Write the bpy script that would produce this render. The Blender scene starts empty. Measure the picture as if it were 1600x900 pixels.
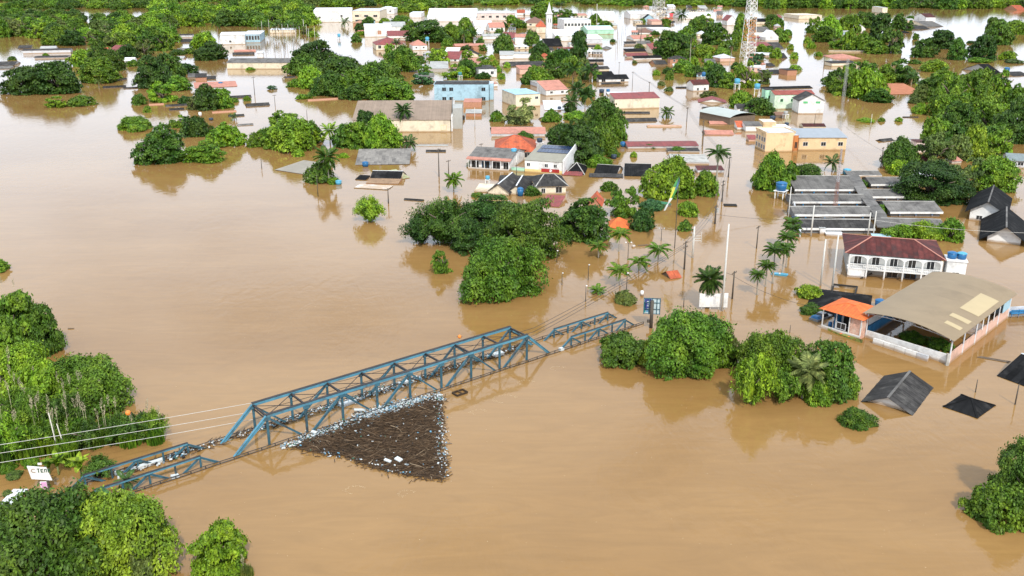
import bpy, math, random
import numpy as np
from mathutils import Vector, Matrix
R = math.radians
random.seed(7); rng = np.random.default_rng(7)
scene = bpy.context.scene
COL = scene.collection
# ------------------------------------------------------------------ camera
CAM_H = 58.0; FPX = 1450.0; HORIZON = -60.0        # photo pixels: focal length, horizon row (above the frame)
PITCH = math.atan((450-HORIZON)/FPX); CP, SP = math.cos(PITCH), math.sin(PITCH)
cam = bpy.data.cameras.new('camera'); camo = bpy.data.objects.new('camera', cam); COL.objects.link(camo)
cam.sensor_width = 36; cam.lens = 36*FPX/1600; cam.clip_start = .5; cam.clip_end = 20000
camo.location = (0, 0, CAM_H); camo.rotation_euler = (R(90)-PITCH, 0, 0)
scene.camera = camo
scene.render.resolution_x = 1024; scene.render.resolution_y = 576
# ------------------------------------------------------------------ sky, sun, exposure
SUN_EL, SUN_AZ = R(45), R(166)                      # azimuth clockwise from +Y: behind the camera, to the right
w = bpy.data.worlds.new('World'); scene.world = w; w.use_nodes = True
nt = w.node_tree; nt.nodes.clear()
def WN(t): return nt.nodes.new(t)
wo = WN('ShaderNodeOutputWorld'); bg = WN('ShaderNodeBackground'); sky = WN('ShaderNodeTexSky')
sky.sky_type = 'NISHITA'; sky.sun_disc = False; sky.sun_elevation = SUN_EL; sky.sun_rotation = SUN_AZ
sky.air_density = 1.0; sky.dust_density = 1.5; sky.ozone_density = 1.0
bg.inputs['Strength'].default_value = .12
tc = WN('ShaderNodeTexCoord'); mp = WN('ShaderNodeMapping'); mp.inputs['Scale'].default_value = (1, 1, 3.2)
no = WN('ShaderNodeTexNoise'); no.inputs['Scale'].default_value = 1.9; no.inputs['Detail'].default_value = 7; no.inputs['Roughness'].default_value = .58
cr = WN('ShaderNodeValToRGB'); cr.color_ramp.elements[0].position = .27; cr.color_ramp.elements[1].position = .5
mx = WN('ShaderNodeMix'); mx.data_type = 'RGBA'; mx.inputs[7].default_value = (14.4, 16.4, 19.0, 1)
L = nt.links.new
L(tc.outputs['Generated'], mp.inputs['Vector']); L(mp.outputs[0], no.inputs['Vector']); 
sx = WN('ShaderNodeSeparateXYZ'); hz = WN('ShaderNodeMapRange'); hz.inputs[1].default_value = 0; hz.inputs[2].default_value = 1; hz.inputs[3].default_value = .1; hz.inputs[4].default_value = -.13   # cloud banks close up towards the horizon
L(tc.outputs['Generated'], sx.inputs[0]); L(sx.outputs['Z'], hz.inputs[0]); ca = WN('ShaderNodeMath'); L(no.outputs[0], ca.inputs[0]); L(hz.outputs[0], ca.inputs[1]); L(ca.outputs[0], cr.inputs[0])
L(cr.outputs[0], mx.inputs[0]); L(sky.outputs[0], mx.inputs[6]); L(mx.outputs[2], bg.inputs[0]); L(bg.outputs[0], wo.inputs[0])
sl = bpy.data.lights.new('sun', 'SUN'); sl.energy = 4.6; sl.angle = R(2); sl.color = (1, .95, .87)
slo = bpy.data.objects.new('sun', sl); COL.objects.link(slo)
sd = Vector((math.cos(SUN_EL)*math.sin(SUN_AZ), math.cos(SUN_EL)*math.cos(SUN_AZ), math.sin(SUN_EL)))
slo.rotation_euler = sd.to_track_quat('Z', 'Y').to_euler(); slo.location = (0, 0, 300)
vs = scene.view_settings; vs.view_transform = 'Standard'; vs.look = 'None'; vs.gamma = 1; vs.exposure = -.38; vs.use_curve_mapping = False
# ------------------------------------------------------------------ photo pixel -> place
def ray(u, v):
    x = (u-800)/FPX; y = (450-v)/FPX
    return Vector((x, CP+y*SP, -SP+y*CP))
EYE = Vector((0, 0, CAM_H))
def G(u, v, z=0.0):                                 # the point at height z seen at pixel (u, v)
    d = ray(u, v); return EYE+d*((z-CAM_H)/d.z)
def HT(p, v):                                       # height above (p.x, p.y) that shows on pixel row v
    k = (450-v)/FPX
    return CAM_H+p.y*(k*CP-SP)/(CP+k*SP)
def ROW(p):
    c = p.y*CP+(CAM_H-p.z)*SP; return 450-FPX*((p.z-CAM_H)*CP+p.y*SP)/c
def PXM(p): return FPX/(p.y*CP+(CAM_H-p.z)*SP)      # pixels per metre there
# ------------------------------------------------------------------ objects
def tag(o, label=None, cat=None, group=None, kind=None):
    if label: o['label'] = label
    if cat: o['category'] = cat
    if group: o['group'] = group
    if kind: o['kind'] = kind
    return o
def empty(name, loc=(0, 0, 0), rz=0.0, label=None, cat=None, group=None):
    o = bpy.data.objects.new(name, None); COL.objects.link(o); o.empty_display_size = .3
    o.location = loc; o.rotation_euler = (0, 0, rz); return tag(o, label, cat, group)
def put(name, mesh, parent=None, loc=(0, 0, 0), rot=(0, 0, 0), scale=(1, 1, 1)):
    o = bpy.data.objects.new(name, mesh); COL.objects.link(o)
    o.location = loc; o.rotation_euler = rot; o.scale = scale
    if parent is not None: o.parent = parent
    return o
class MB:                                           # collects shapes into one mesh
    def __init__(s): s.v = []; s.f = []; s.m = []; s.mi = 0
    def poly(s, pts):
        i = len(s.v); s.v += [tuple(p) for p in pts]; s.f.append(tuple(range(i, i+len(pts)))); s.m.append(s.mi); return s
    def hexa(s, c):                                 # 8 corners, bottom ring then top ring
        i = len(s.v); s.v += [tuple(p) for p in c]
        for f in ((3, 2, 1, 0), (4, 5, 6, 7), (0, 1, 5, 4), (1, 2, 6, 5), (2, 3, 7, 6), (3, 0, 4, 7)):
            s.f.append(tuple(i+k for k in f)); s.m.append(s.mi)
        return s
    def box(s, x0, x1, y0, y1, z0, z1):
        return s.hexa([(x0, y0, z0), (x1, y0, z0), (x1, y1, z0), (x0, y1, z0), (x0, y0, z1), (x1, y0, z1), (x1, y1, z1), (x0, y1, z1)])
    def beam(s, p, q, w, h=None, up=(0, 0, 1)):
        h = h or w; p = Vector(p); q = Vector(q); d = (q-p).normalized(); up = Vector(up)
        if abs(d.dot(up)) > .99: up = Vector((0, 1, 0))
        a = d.cross(up).normalized()*(w/2); b = a.cross(d).normalized()*(h/2)
        return s.hexa([p-a-b, p+a-b, q+a-b, q-a-b, p-a+b, p+a+b, q+a+b, q-a+b])
    def tube(s, pts, r, seg=7, cap=True):
        pts = [Vector(p) for p in pts]; rs = r if isinstance(r, (list, tuple)) else [r]*len(pts)
        i0 = len(s.v)
        for k, p in enumerate(pts):
            d = (pts[min(k+1, len(pts)-1)]-pts[max(k-1, 0)]).normalized()
            a = d.cross(Vector((0, 0, 1)) if abs(d.z) < .95 else Vector((1, 0, 0))).normalized(); b = d.cross(a)
            for j in range(seg):
                t = 2*math.pi*j/seg; s.v.append(tuple(p+(a*math.cos(t)+b*math.sin(t))*rs[k]))
        for k in range(len(pts)-1):
            for j in range(seg):
                a = i0+k*seg+j; b = i0+k*seg+(j+1) % seg; s.f.append((a, b, b+seg, a+seg)); s.m.append(s.mi)
        if cap:
            s.f.append(tuple(i0+j for j in reversed(range(seg)))); s.m.append(s.mi)
            s.f.append(tuple(i0+(len(pts)-1)*seg+j for j in range(seg))); s.m.append(s.mi)
        return s
    def ball(s, c, r, n=6, m=8, sz=1.0):
        i0 = len(s.v); c = Vector(c)
        for k in range(n+1):
            t = math.pi*k/n
            for j in range(m):
                a = 2*math.pi*j/m; s.v.append((c.x+r*math.sin(t)*math.cos(a), c.y+r*math.sin(t)*math.sin(a), c.z+sz*r*math.cos(t)))
        for k in range(n):
            for j in range(m):
                a = i0+k*m+j; b = i0+k*m+(j+1) % m; s.f.append((a+m, b+m, b, a)); s.m.append(s.mi)
        return s
    def mesh(s, name, mats, smooth=False):
        me = bpy.data.meshes.new(name); me.from_pydata(s.v, [], s.f)
        for m in (mats if isinstance(mats, (list, tuple)) else [mats]): me.materials.append(m)
        if any(s.m): me.polygons.foreach_set('material_index', s.m)
        if smooth: me.polygons.foreach_set('use_smooth', [True]*len(s.f))
        me.update(); return me
    def obj(s, name, mats, parent=None, smooth=False, **k): return put(name, s.mesh(name, mats, smooth), parent, **k)
# ------------------------------------------------------------------ materials
MATS = {}
def mat(name, col, rough=.75, var=.22, scale=.9, bump=.15, col2=None, amt=.5, stretch=(1, 1, 1), metal=0, spec=.4, isl=0, mud=0):
    if name in MATS: return MATS[name]
    m = bpy.data.materials.new(name); m.use_nodes = True; n = m.node_tree.nodes; l = m.node_tree.links.new
    b = n['Principled BSDF']; b.inputs['Roughness'].default_value = rough; b.inputs['Metallic'].default_value = metal
    b.inputs['Specular IOR Level'].default_value = spec
    t = n.new('ShaderNodeTexCoord'); mpn = n.new('ShaderNodeMapping'); mpn.inputs['Scale'].default_value = stretch
    oi = n.new('ShaderNodeObjectInfo'); ad = n.new('ShaderNodeVectorMath'); ad.operation = 'ADD'
    sc = n.new('ShaderNodeVectorMath'); sc.operation = 'SCALE'; sc.inputs['Scale'].default_value = 37.0
    l(oi.outputs['Random'], sc.inputs[0]); l(t.outputs['Object'], mpn.inputs[0]); l(mpn.outputs[0], ad.inputs[0]); l(sc.outputs[0], ad.inputs[1])
    a = n.new('ShaderNodeTexNoise'); a.inputs['Scale'].default_value = scale; a.inputs['Detail'].default_value = 8; a.inputs['Roughness'].default_value = .65
    l(ad.outputs[0], a.inputs['Vector'])
    r = n.new('ShaderNodeValToRGB'); e = r.color_ramp.elements
    e[0].position = .3; e[1].position = .72
    lo = tuple(max(0, c*(1-var)) for c in col); hi = tuple(min(.95, c*(1+var)) for c in col)
    e[0].color = (*lo, 1); e[1].color = (*hi, 1); l(a.outputs[0], r.inputs[0]); out = r.outputs[0]
    if col2:
        a2 = n.new('ShaderNodeTexNoise'); a2.inputs['Scale'].default_value = scale*.45; a2.inputs['Detail'].default_value = 6
        a2.inputs['Roughness'].default_value = .7; l(ad.outputs[0], a2.inputs['Vector'])
        r2 = n.new('ShaderNodeValToRGB'); r2.color_ramp.elements[0].position = .62-.25*amt; r2.color_ramp.elements[1].position = .78-.2*amt
        l(a2.outputs[0], r2.inputs[0]); mm = n.new('ShaderNodeMix'); mm.data_type = 'RGBA'; mm.inputs[7].default_value = (*col2, 1)
        l(r2.outputs[0], mm.inputs[0]); l(out, mm.inputs[6]); out = mm.outputs[2]
    if isl:                                         # each sheet or tile a little different
        ge = n.new('ShaderNodeNewGeometry'); q = n.new('ShaderNodeMapRange'); q.inputs[3].default_value = 1-isl; q.inputs[4].default_value = 1+isl; l(ge.outputs['Random Per Island'], q.inputs[0])
        q2 = n.new('ShaderNodeMapRange'); q2.inputs[3].default_value = 1-isl*1.3; q2.inputs[4].default_value = 1+isl*1.3; l(oi.outputs['Random'], q2.inputs[0])
        mu = n.new('ShaderNodeMath'); mu.operation = 'MULTIPLY'; l(q.outputs[0], mu.inputs[0]); l(q2.outputs[0], mu.inputs[1])
        hv = n.new('ShaderNodeHueSaturation'); l(out, hv.inputs['Color']); l(mu.outputs[0], hv.inputs['Value']); out = hv.outputs[0]
    if mud:                                         # tide mark left by the falling flood
        sp = n.new('ShaderNodeSeparateXYZ'); l(t.outputs['Object'], sp.inputs[0]); ns = n.new('ShaderNodeMath'); ns.operation = 'MULTIPLY_ADD'; ns.inputs[1].default_value = -.6; l(a.outputs[0], ns.inputs[0]); l(sp.outputs['Z'], ns.inputs[2])
        mr = n.new('ShaderNodeMapRange'); mr.inputs[1].default_value = -.1; mr.inputs[2].default_value = .25; mr.inputs[3].default_value = mud; mr.inputs[4].default_value = 0; l(ns.outputs[0], mr.inputs[0])
        md = n.new('ShaderNodeMix'); md.data_type = 'RGBA'; md.inputs[7].default_value = (.33, .2, .09, 1); l(mr.outputs[0], md.inputs[0]); l(out, md.inputs[6]); out = md.outputs[2]
    l(out, b.inputs['Base Color'])
    if bump:
        a3 = n.new('ShaderNodeTexNoise'); a3.inputs['Scale'].default_value = scale*9; a3.inputs['Detail'].default_value = 4; l(ad.outputs[0], a3.inputs['Vector'])
        bp = n.new('ShaderNodeBump'); bp.inputs['Strength'].default_value = bump; bp.inputs['Distance'].default_value = .05
        l(a3.outputs[0], bp.inputs['Height']); l(bp.outputs[0], b.inputs['Normal'])
    MATS[name] = m; return m
def paint(name, col): return mat(name, col, .7, .1, .7, .1, tuple(c*.6 for c in col), .5, mud=.75)
WHITE = paint('white_paint', (.8, .79, .76)); CREAM = paint('cream_paint', (.75, .66, .5)); PEACH = paint('peach_paint', (.76, .55, .32))
ORANGEW = paint('orange_paint', (.55, .2, .06)); PINK = paint('pink_paint', (.68, .44, .34)); MINT = paint('mint_paint', (.42, .72, .52))
SKYB = paint('sky_blue_paint', (.36, .54, .63)); YELLOW = paint('yellow_paint', (.8, .6, .25)); GREYW = paint('grey_paint', (.42, .42, .4))
BLUEP = paint('blue_paint', (.03, .2, .42)); GREENP = paint('green_paint', (.12, .5, .2)); LILAC = paint('pale_grey_paint', (.6, .61, .63))
BRICK = mat('bare_brick', (.46, .23, .14), .85, .25, 2.5, .3)
CONC = mat('concrete', (.46, .44, .4), .85, .2, .8, .2, (.26, .25, .22), .6)
POLE = mat('pole_concrete', (.6, .58, .53), .8, .12, .8, .1); DPOLE = mat('dark_pole', (.09, .075, .06), .8, .2, 1.5, .1)
BLACKR = mat('black_roof_sheet', (.013, .013, .0135), .8, .45, .5, .3, (.045, .043, .042), .35, spec=.08, isl=.16)
DARKR = mat('dark_roof_sheet', (.042, .039, .037), .8, .4, .6, .3, (.1, .094, .086), .45, spec=.15, isl=.16)
GREYR = mat('grey_fibre_cement_roof', (.17, .16, .148), .85, .25, .5, .3, (.075, .07, .066), .6, spec=.15, isl=.1)
TANR = mat('tan_sheet_roof', (.3, .22, .16), .7, .12, .3, .1, (.23, .17, .12), .5, isl=.09)
PALER = mat('pale_grey_sheet_roof', (.4, .4, .38), .6, .12, .4, .1, (.27, .26, .24), .5)
REDR = mat('dark_red_sheet_roof', (.098, .025, .021), .6, .4, .6, .2, (.05, .022, .02), .65, spec=.15, isl=.18)
MAROON = mat('maroon_sheet_roof', (.23, .05, .045), .6, .25, .6, .2, (.12, .04, .035), .45, isl=.12)
TILER = mat('orange_tile_roof', (.46, .1, .04), .8, .3, .9, .3, (.2, .06, .035), .5, isl=.14)
TILEB = mat('bright_orange_tile_roof', (.64, .145, .035), .8, .16, .8, .2, (.46, .1, .03), .4, isl=.1)
SALMON = mat('salmon_tile_roof', (.5, .22, .16), .8, .2, .7, .2, (.32, .15, .11), .4)
WHITER = mat('white_sheet_roof', (.75, .76, .77), .5, .07, .4, .05); MINTR = mat('mint_sheet_roof', (.5, .72, .65), .5, .08, .4, .05)
MEMB = mat('khaki_membrane_roof', (.275, .2, .115), .6, .08, .25, .03, (.225, .163, .093), .5); MEMBL = mat('pale_translucent_panel', (.48, .37, .2), .5, .05, .3, .03)
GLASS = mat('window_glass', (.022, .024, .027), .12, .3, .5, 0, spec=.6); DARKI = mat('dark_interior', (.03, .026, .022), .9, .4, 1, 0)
STEELB = mat('bridge_blue_paint', (.048, .135, .18), .6, .3, 1.4, .1, (.055, .05, .045), .5)
STEELL = mat('bridge_pale_blue_paint', (.085, .25, .34), .6, .25, .9, .1, (.07, .08, .08), .35)  # paler blue for the top chords and end posts
RUST = mat('bridge_dark_plate', (.035, .033, .034), .7, .4, 1.2, .15, (.075, .05, .038), .4)
TANKB = mat('blue_tank_plastic', (.02, .13, .3), .4, .12, 1, 0); TANKL = mat('light_blue_tank_plastic', (.09, .36, .52), .4, .1, 1, 0); TANKD = mat('dark_tank', (.03, .05, .08), .5, .2, 1, 0)
SOLAR = mat('solar_cell', (.018, .035, .09), .2, .2, .6, 0, spec=.6); ALU = mat('aluminium', (.6, .62, .64), .35, .08, 1, 0)
WIRE = mat('dark_cable', (.05, .047, .045), .6, .1, 1, 0); WIREL = mat('pale_cable', (.62, .6, .55), .5, .1, 1, 0)
ORB = mat('orange_marker', (.8, .24, .04), .5, .08, 1, 0); WOODD = mat('old_wood', (.16, .12, .085), .85, .3, 2, .2)
REDP = paint('red_paint', (.4, .03, .025)); BARK = mat('bark', (.16, .125, .095), .9, .3, 4, .3); PALMT = mat('palm_trunk', (.36, .32, .26), .9, .25, 4, .3)
# foliage: tone comes from the object's own colour, each leaf varies
def leafmat(name, rough=.55, trans=.16):
    m = bpy.data.materials.new(name); m.use_nodes = True; n = m.node_tree.nodes; l = m.node_tree.links.new
    b = n['Principled BSDF']; b.inputs['Roughness'].default_value = rough; b.inputs['Specular IOR Level'].default_value = .28
    oi = n.new('ShaderNodeObjectInfo'); ge = n.new('ShaderNodeNewGeometry'); h = n.new('ShaderNodeHueSaturation')
    t = n.new('ShaderNodeTexCoord'); no = n.new('ShaderNodeTexNoise'); no.inputs['Scale'].default_value = 2.3; no.inputs['Detail'].default_value = 3
    l(t.outputs['Object'], no.inputs['Vector'])
    v1 = n.new('ShaderNodeMapRange'); v1.inputs[3].default_value = .5; v1.inputs[4].default_value = 1.55; l(ge.outputs['Random Per Island'], v1.inputs[0])
    v2 = n.new('ShaderNodeMapRange'); v2.inputs[1].default_value = .3; v2.inputs[2].default_value = .7; v2.inputs[3].default_value = .6; v2.inputs[4].default_value = 1.4; l(no.outputs[0], v2.inputs[0])
    mu = n.new('ShaderNodeMath'); mu.operation = 'MULTIPLY'; l(v1.outputs[0], mu.inputs[0]); l(v2.outputs[0], mu.inputs[1])
    hh = n.new('ShaderNodeMapRange'); hh.inputs[1].default_value = .25; hh.inputs[2].default_value = .75; hh.inputs[3].default_value = .525; hh.inputs[4].default_value = .472; l(no.outputs[0], hh.inputs[0])
    l(oi.outputs['Color'], h.inputs['Color']); l(mu.outputs[0], h.inputs['Value']); l(hh.outputs[0], h.inputs['Hue'])
    tr = n.new('ShaderNodeBsdfTranslucent'); ms = n.new('ShaderNodeMixShader'); ms.inputs[0].default_value = trans
    l(h.outputs[0], b.inputs['Base Color']); l(h.outputs[0], tr.inputs[0]); l(b.outputs[0], ms.inputs[1]); l(tr.outputs[0], ms.inputs[2])
    l(ms.outputs[0], n['Material Output'].inputs[0]); return m
LEAF = leafmat('foliage'); GRASSM = leafmat('blade_foliage', .6, .3)
TONE = dict(dark=(.046, .105, .013), deep=(.072, .152, .014), mid=(.12, .228, .015), light=(.185, .325, .017), lime=(.24, .39, .025),
            yellow=(.25, .36, .025), olive=(.125, .175, .035), rust=(.22, .18, .04), blue=(.065, .16, .055), palm=(.075, .16, .03), pale=(.2, .26, .08))
# ------------------------------------------------------------------ flood water, one sheet to the horizon
def water_material():
    m = bpy.data.materials.new('muddy_flood_water'); m.use_nodes = True; n = m.node_tree.nodes; l = m.node_tree.links.new
    b = n['Principled BSDF']; b.inputs['Roughness'].default_value = .05; b.inputs['IOR'].default_value = 1.36; b.inputs['Specular IOR Level'].default_value = .5
    t = n.new('ShaderNodeTexCoord')
    mp = n.new('ShaderNodeMapping'); mp.inputs['Rotation'].default_value = (0, 0, R(-38)); mp.inputs['Scale'].default_value = (.012, .03, .03)
    l(t.outputs['Object'], mp.inputs[0])
    a = n.new('ShaderNodeTexNoise'); a.inputs['Scale'].default_value = 1; a.inputs['Detail'].default_value = 6; a.inputs['Distortion'].default_value = 1.2; l(mp.outputs[0], a.inputs['Vector'])
    r = n.new('ShaderNodeValToRGB'); r.color_ramp.elements[0].position = .3; r.color_ramp.elements[1].position = .7
    r.color_ramp.elements[0].color = (.268, .145, .045, 1); r.color_ramp.elements[1].color = (.325, .186, .067, 1)
    l(a.outputs[0], r.inputs[0])
    q0 = n.new('ShaderNodeMapping'); q0.inputs['Rotation'].default_value = (0, 0, R(-30)); q0.inputs['Scale'].default_value = (.07, .34, .34); l(t.outputs['Object'], q0.inputs[0])
    s0 = n.new('ShaderNodeTexNoise'); s0.inputs['Scale'].default_value = 1; s0.inputs['Detail'].default_value = 7; s0.inputs['Roughness'].default_value = .62; s0.inputs['Distortion'].default_value = 2.2; l(q0.outputs[0], s0.inputs['Vector'])
    mr = n.new('ShaderNodeMapRange'); mr.inputs[1].default_value = .3; mr.inputs[2].default_value = .7; mr.inputs[3].default_value = .92; mr.inputs[4].default_value = 1.07; l(s0.outputs[0], mr.inputs[0])
    hv = n.new('ShaderNodeHueSaturation'); l(r.outputs[0], hv.inputs['Color']); l(mr.outputs[0], hv.inputs['Value']); l(hv.outputs[0], b.inputs['Base Color'])
    def noise(scale, det, rot=0, st=(1, 1, 1), dist=0):
        q = n.new('ShaderNodeMapping'); q.inputs['Rotation'].default_value = (0, 0, R(rot)); q.inputs['Scale'].default_value = st; l(t.outputs['Object'], q.inputs[0])
        x = n.new('ShaderNodeTexNoise'); x.inputs['Scale'].default_value = scale; x.inputs['Detail'].default_value = det; x.inputs['Distortion'].default_value = dist
        l(q.outputs[0], x.inputs['Vector']); return x
    w1 = noise(.35, 3, 30, (1, .5, 1), 1.5); w2 = noise(1.7, 3, -20, (1, .6, 1), .6)
    bp1 = n.new('ShaderNodeBump'); bp1.inputs['Strength'].default_value = .26; bp1.inputs['Distance'].default_value = .12; l(w1.outputs[0], bp1.inputs['Height'])
    bp2 = n.new('ShaderNodeBump'); bp2.inputs['Strength'].default_value = .34; bp2.inputs['Distance'].default_value = .035; l(w2.outputs[0], bp2.inputs['Height'])
    l(bp1.outputs[0], bp2.inputs['Normal']); l(bp2.outputs[0], b.inputs['Normal'])
    return m
MB().poly([(-9000, -600, 0), (9000, -600, 0), (9000, 12000, 0), (-9000, 12000, 0)]).obj('water', water_material())['kind'] = 'structure'
# ------------------------------------------------------------------ the flooded truss bridge
BA = G(421, 695); BB = G(823, 562.5); BD = (BB-BA).normalized(); BN = Vector((-BD.y, BD.x, 0)); BANG = math.atan2(BD.y, BD.x)
PAN = (BB-BA).length/8; TW = 4.15; TZ = 4.12
def BP(s, o=0, z=0): return BA+BD*s+BN*o+Vector((0, 0, z))
def memb(parent, name, p, q, w=.26, h=.3, m=STEELB):
    b = MB(); p = Vector(p); q = Vector(q)
    d = (q-p).normalized(); up = Vector((0, 1, 0)); a = d.cross(up).normalized()
    for k in (-1, 1): b.beam(p+a*k*h*.42, q+a*k*h*.42, w, h*.16, up=a)      # flanges
    b.beam(p, q, .07, h*.84, up=a)                                          # web
    return b.obj(name, m, parent)
def main_span():
    t = empty('truss_bridge', BP(0), BANG, 'long blue through-truss bridge span with its deck under water', 'bridge')
    for y in (0, TW):
        c = MB().beam((0, y, TZ-.04), (8*PAN, y, TZ-.04), .34, .42).obj('top_chord', STEELL, t)
        MB().box(-.15, 8*PAN+.15, y-.23, y+.23, TZ+.172, TZ+.21).obj('cover_plate', RUST, c)
        MB().beam((-PAN, y, -.75), (9*PAN, y, -.75), .3, .34).obj('bottom_chord', STEELB, t)
        for a, b in ((0, -1), (8, 9)): memb(t, 'end_post', (a*PAN, y, TZ-.1), (b*PAN, y, -.75), .34, .4, STEELL)
        for k in range(9):
            memb(t, 'vertical', (k*PAN, y, -.75), (k*PAN, y, TZ-.24), .24, .26)
            if k % 2 == 0:
                if k > 0: memb(t, 'diagonal', (k*PAN, y, TZ-.24), ((k-1)*PAN, y, -.75), .24, .3)
                if k < 8: memb(t, 'diagonal', (k*PAN, y, TZ-.24), ((k+1)*PAN, y, -.75), .2, .24)
            g = MB().box(k*PAN-.42, k*PAN+.42, y-.025-.2, y+.025-.2, TZ-.62, TZ-.18).obj('gusset_plate', STEELB, t)
    for k in range(9):
        MB().beam((k*PAN, .2, TZ-.1), (k*PAN, TW-.2, TZ-.1), .22, .22).obj('top_strut', RUST, t)
        if k < 8:
            MB().beam((k*PAN+.1, .2, TZ-.14), ((k+1)*PAN-.1, TW-.2, TZ-.14), .07).obj('wind_brace', RUST, t)
            MB().beam((k*PAN+.1, TW-.2, TZ-.22), ((k+1)*PAN-.1, .2, TZ-.22), .07).obj('wind_brace', RUST, t)
    for k in (0, 8):
        MB().beam((k*PAN, .2, TZ-.62), (k*PAN, TW-.2, TZ-.62), .12, .16).obj('portal_beam', RUST, t)
    MB().box(-PAN, 9*PAN, .2, TW-.2, -.7, -.5).obj('deck', WOODD, t)
def pony(label, peaks, s0, s1, z=1.45):
    t = empty('pony_truss_bridge', BP(s0), BANG, label, 'bridge'); p = 3.05
    for y in (0, TW):
        c = MB().beam((peaks[0]-s0, y, z), (peaks[-1]-s0, y, z), .26, .24).obj('top_chord', STEELL, t)
        MB().box(peaks[0]-s0-.1, peaks[-1]-s0+.1, y-.17, y+.17, z+.122, z+.15).obj('cover_plate', RUST, c)
        n = int(round((peaks[-1]-peaks[0])/p))
        for k in range(n+1):
            s = peaks[0]-s0+k*p
            memb(t, 'vertical', (s, y, -.8), (s, y, z-.13), .2, .2)
            if k % 2 == 0:
                for g in (-1, 1):
                    e = (k == 0 and g < 0) or (k == n and g > 0)
                    memb(t, 'end_post' if e else 'diagonal', (s, y, z-.1), (s+g*p*1.05, y, -.75), .24 if e else .18, .24)
    MB().box(0, s1-s0, .2, TW-.2, -.72, -.52).obj('deck', WOODD, t)
main_span()
pony('low blue pony-truss span at the left bank end of the bridge', (-21.1, -15.0, -8.9), -24.2, -5.6)
pony('low blue pony-truss span at the town end of the bridge', (51.75, 57.85, 63.95), 48.2, 67.4)
def railing(o, s0, s1, label):
    t = empty('bridge_railing', BP(s0, o), BANG, label, 'railing'); b = MB(); n = int((s1-s0)/1.78)
    post = MB().beam((0, 0, -.9), (0, 0, .42), .09).mesh('railing_post', RUST)
    for k in range(n+1): put('railing_post', post, t, (k*(s1-s0)/n, 0, random.uniform(-.06, .05)), (random.uniform(-.06, .06), random.uniform(-.06, .06), 0))
    for z in (.4, .08):
        pts = [(k*(s1-s0)/n, random.uniform(-.03, .03), z+random.uniform(-.04, .03)) for k in range(n+1)]
        MB().tube(pts, .055, 5).obj('rail', RUST, t)
railing(-.75, -19.5, 67.6, 'low dark railing at the waterline along the near side of the bridge')
railing(TW+.75, -21.5, 66, 'low dark railing at the waterline along the far side of the bridge')
# ------------------------------------------------------------------ driftwood and rubbish jammed against the bridge
RAFT = [(452, 699), (500, 711), (540, 715), (560, 724), (598, 737), (636, 744), (668, 749), (695, 750), (698, 725), (690, 700), (692, 672), (692, 640), (694, 621),
        (672, 622), (640, 632), (606, 642), (560, 654), (530, 666), (500, 678), (470, 690)]
RW = np.array([G(u, v)[:2] for u, v in RAFT])
def inside(p, poly):
    c = False; j = len(poly)-1
    for i in range(len(poly)):
        if (poly[i][1] > p[1]) != (poly[j][1] > p[1]) and p[0] < (poly[j][0]-poly[i][0])*(p[1]-poly[i][1])/(poly[j][1]-poly[i][1])+poly[i][0]: c = not c
        j = i
    return c
def edge_dist(p, poly, i0=0, i1=None):
    best = 1e9; n = len(poly)
    for i in range(i0, n if i1 is None else i1):
        a = poly[i]; b = poly[(i+1) % n]; ab = b-a; t = max(0, min(1, np.dot(p-a, ab)/np.dot(ab, ab))); best = min(best, np.linalg.norm(p-a-ab*t))
    return best
WOODS = [mat('drift_wood_%s' % k, c, .9, .3, 2, .2) for k, c in (('dark', (.045, .027, .014)), ('brown', (.095, .056, .028)), ('grey', (.135, .088, .05)), ('pale', (.3, .22, .14)))]
TRASH = [mat('rubbish_white', (.6, .63, .62), .4, .1, 2, 0), mat('rubbish_grey', (.24, .28, .3), .5, .2, 2, 0), mat('rubbish_blue', (.12, .3, .42), .4, .2, 2, 0),
         mat('rubbish_green', (.06, .16, .1), .5, .3, 2, 0), mat('rubbish_black', (.02, .02, .022), .5, .3, 2, 0)]
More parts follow.
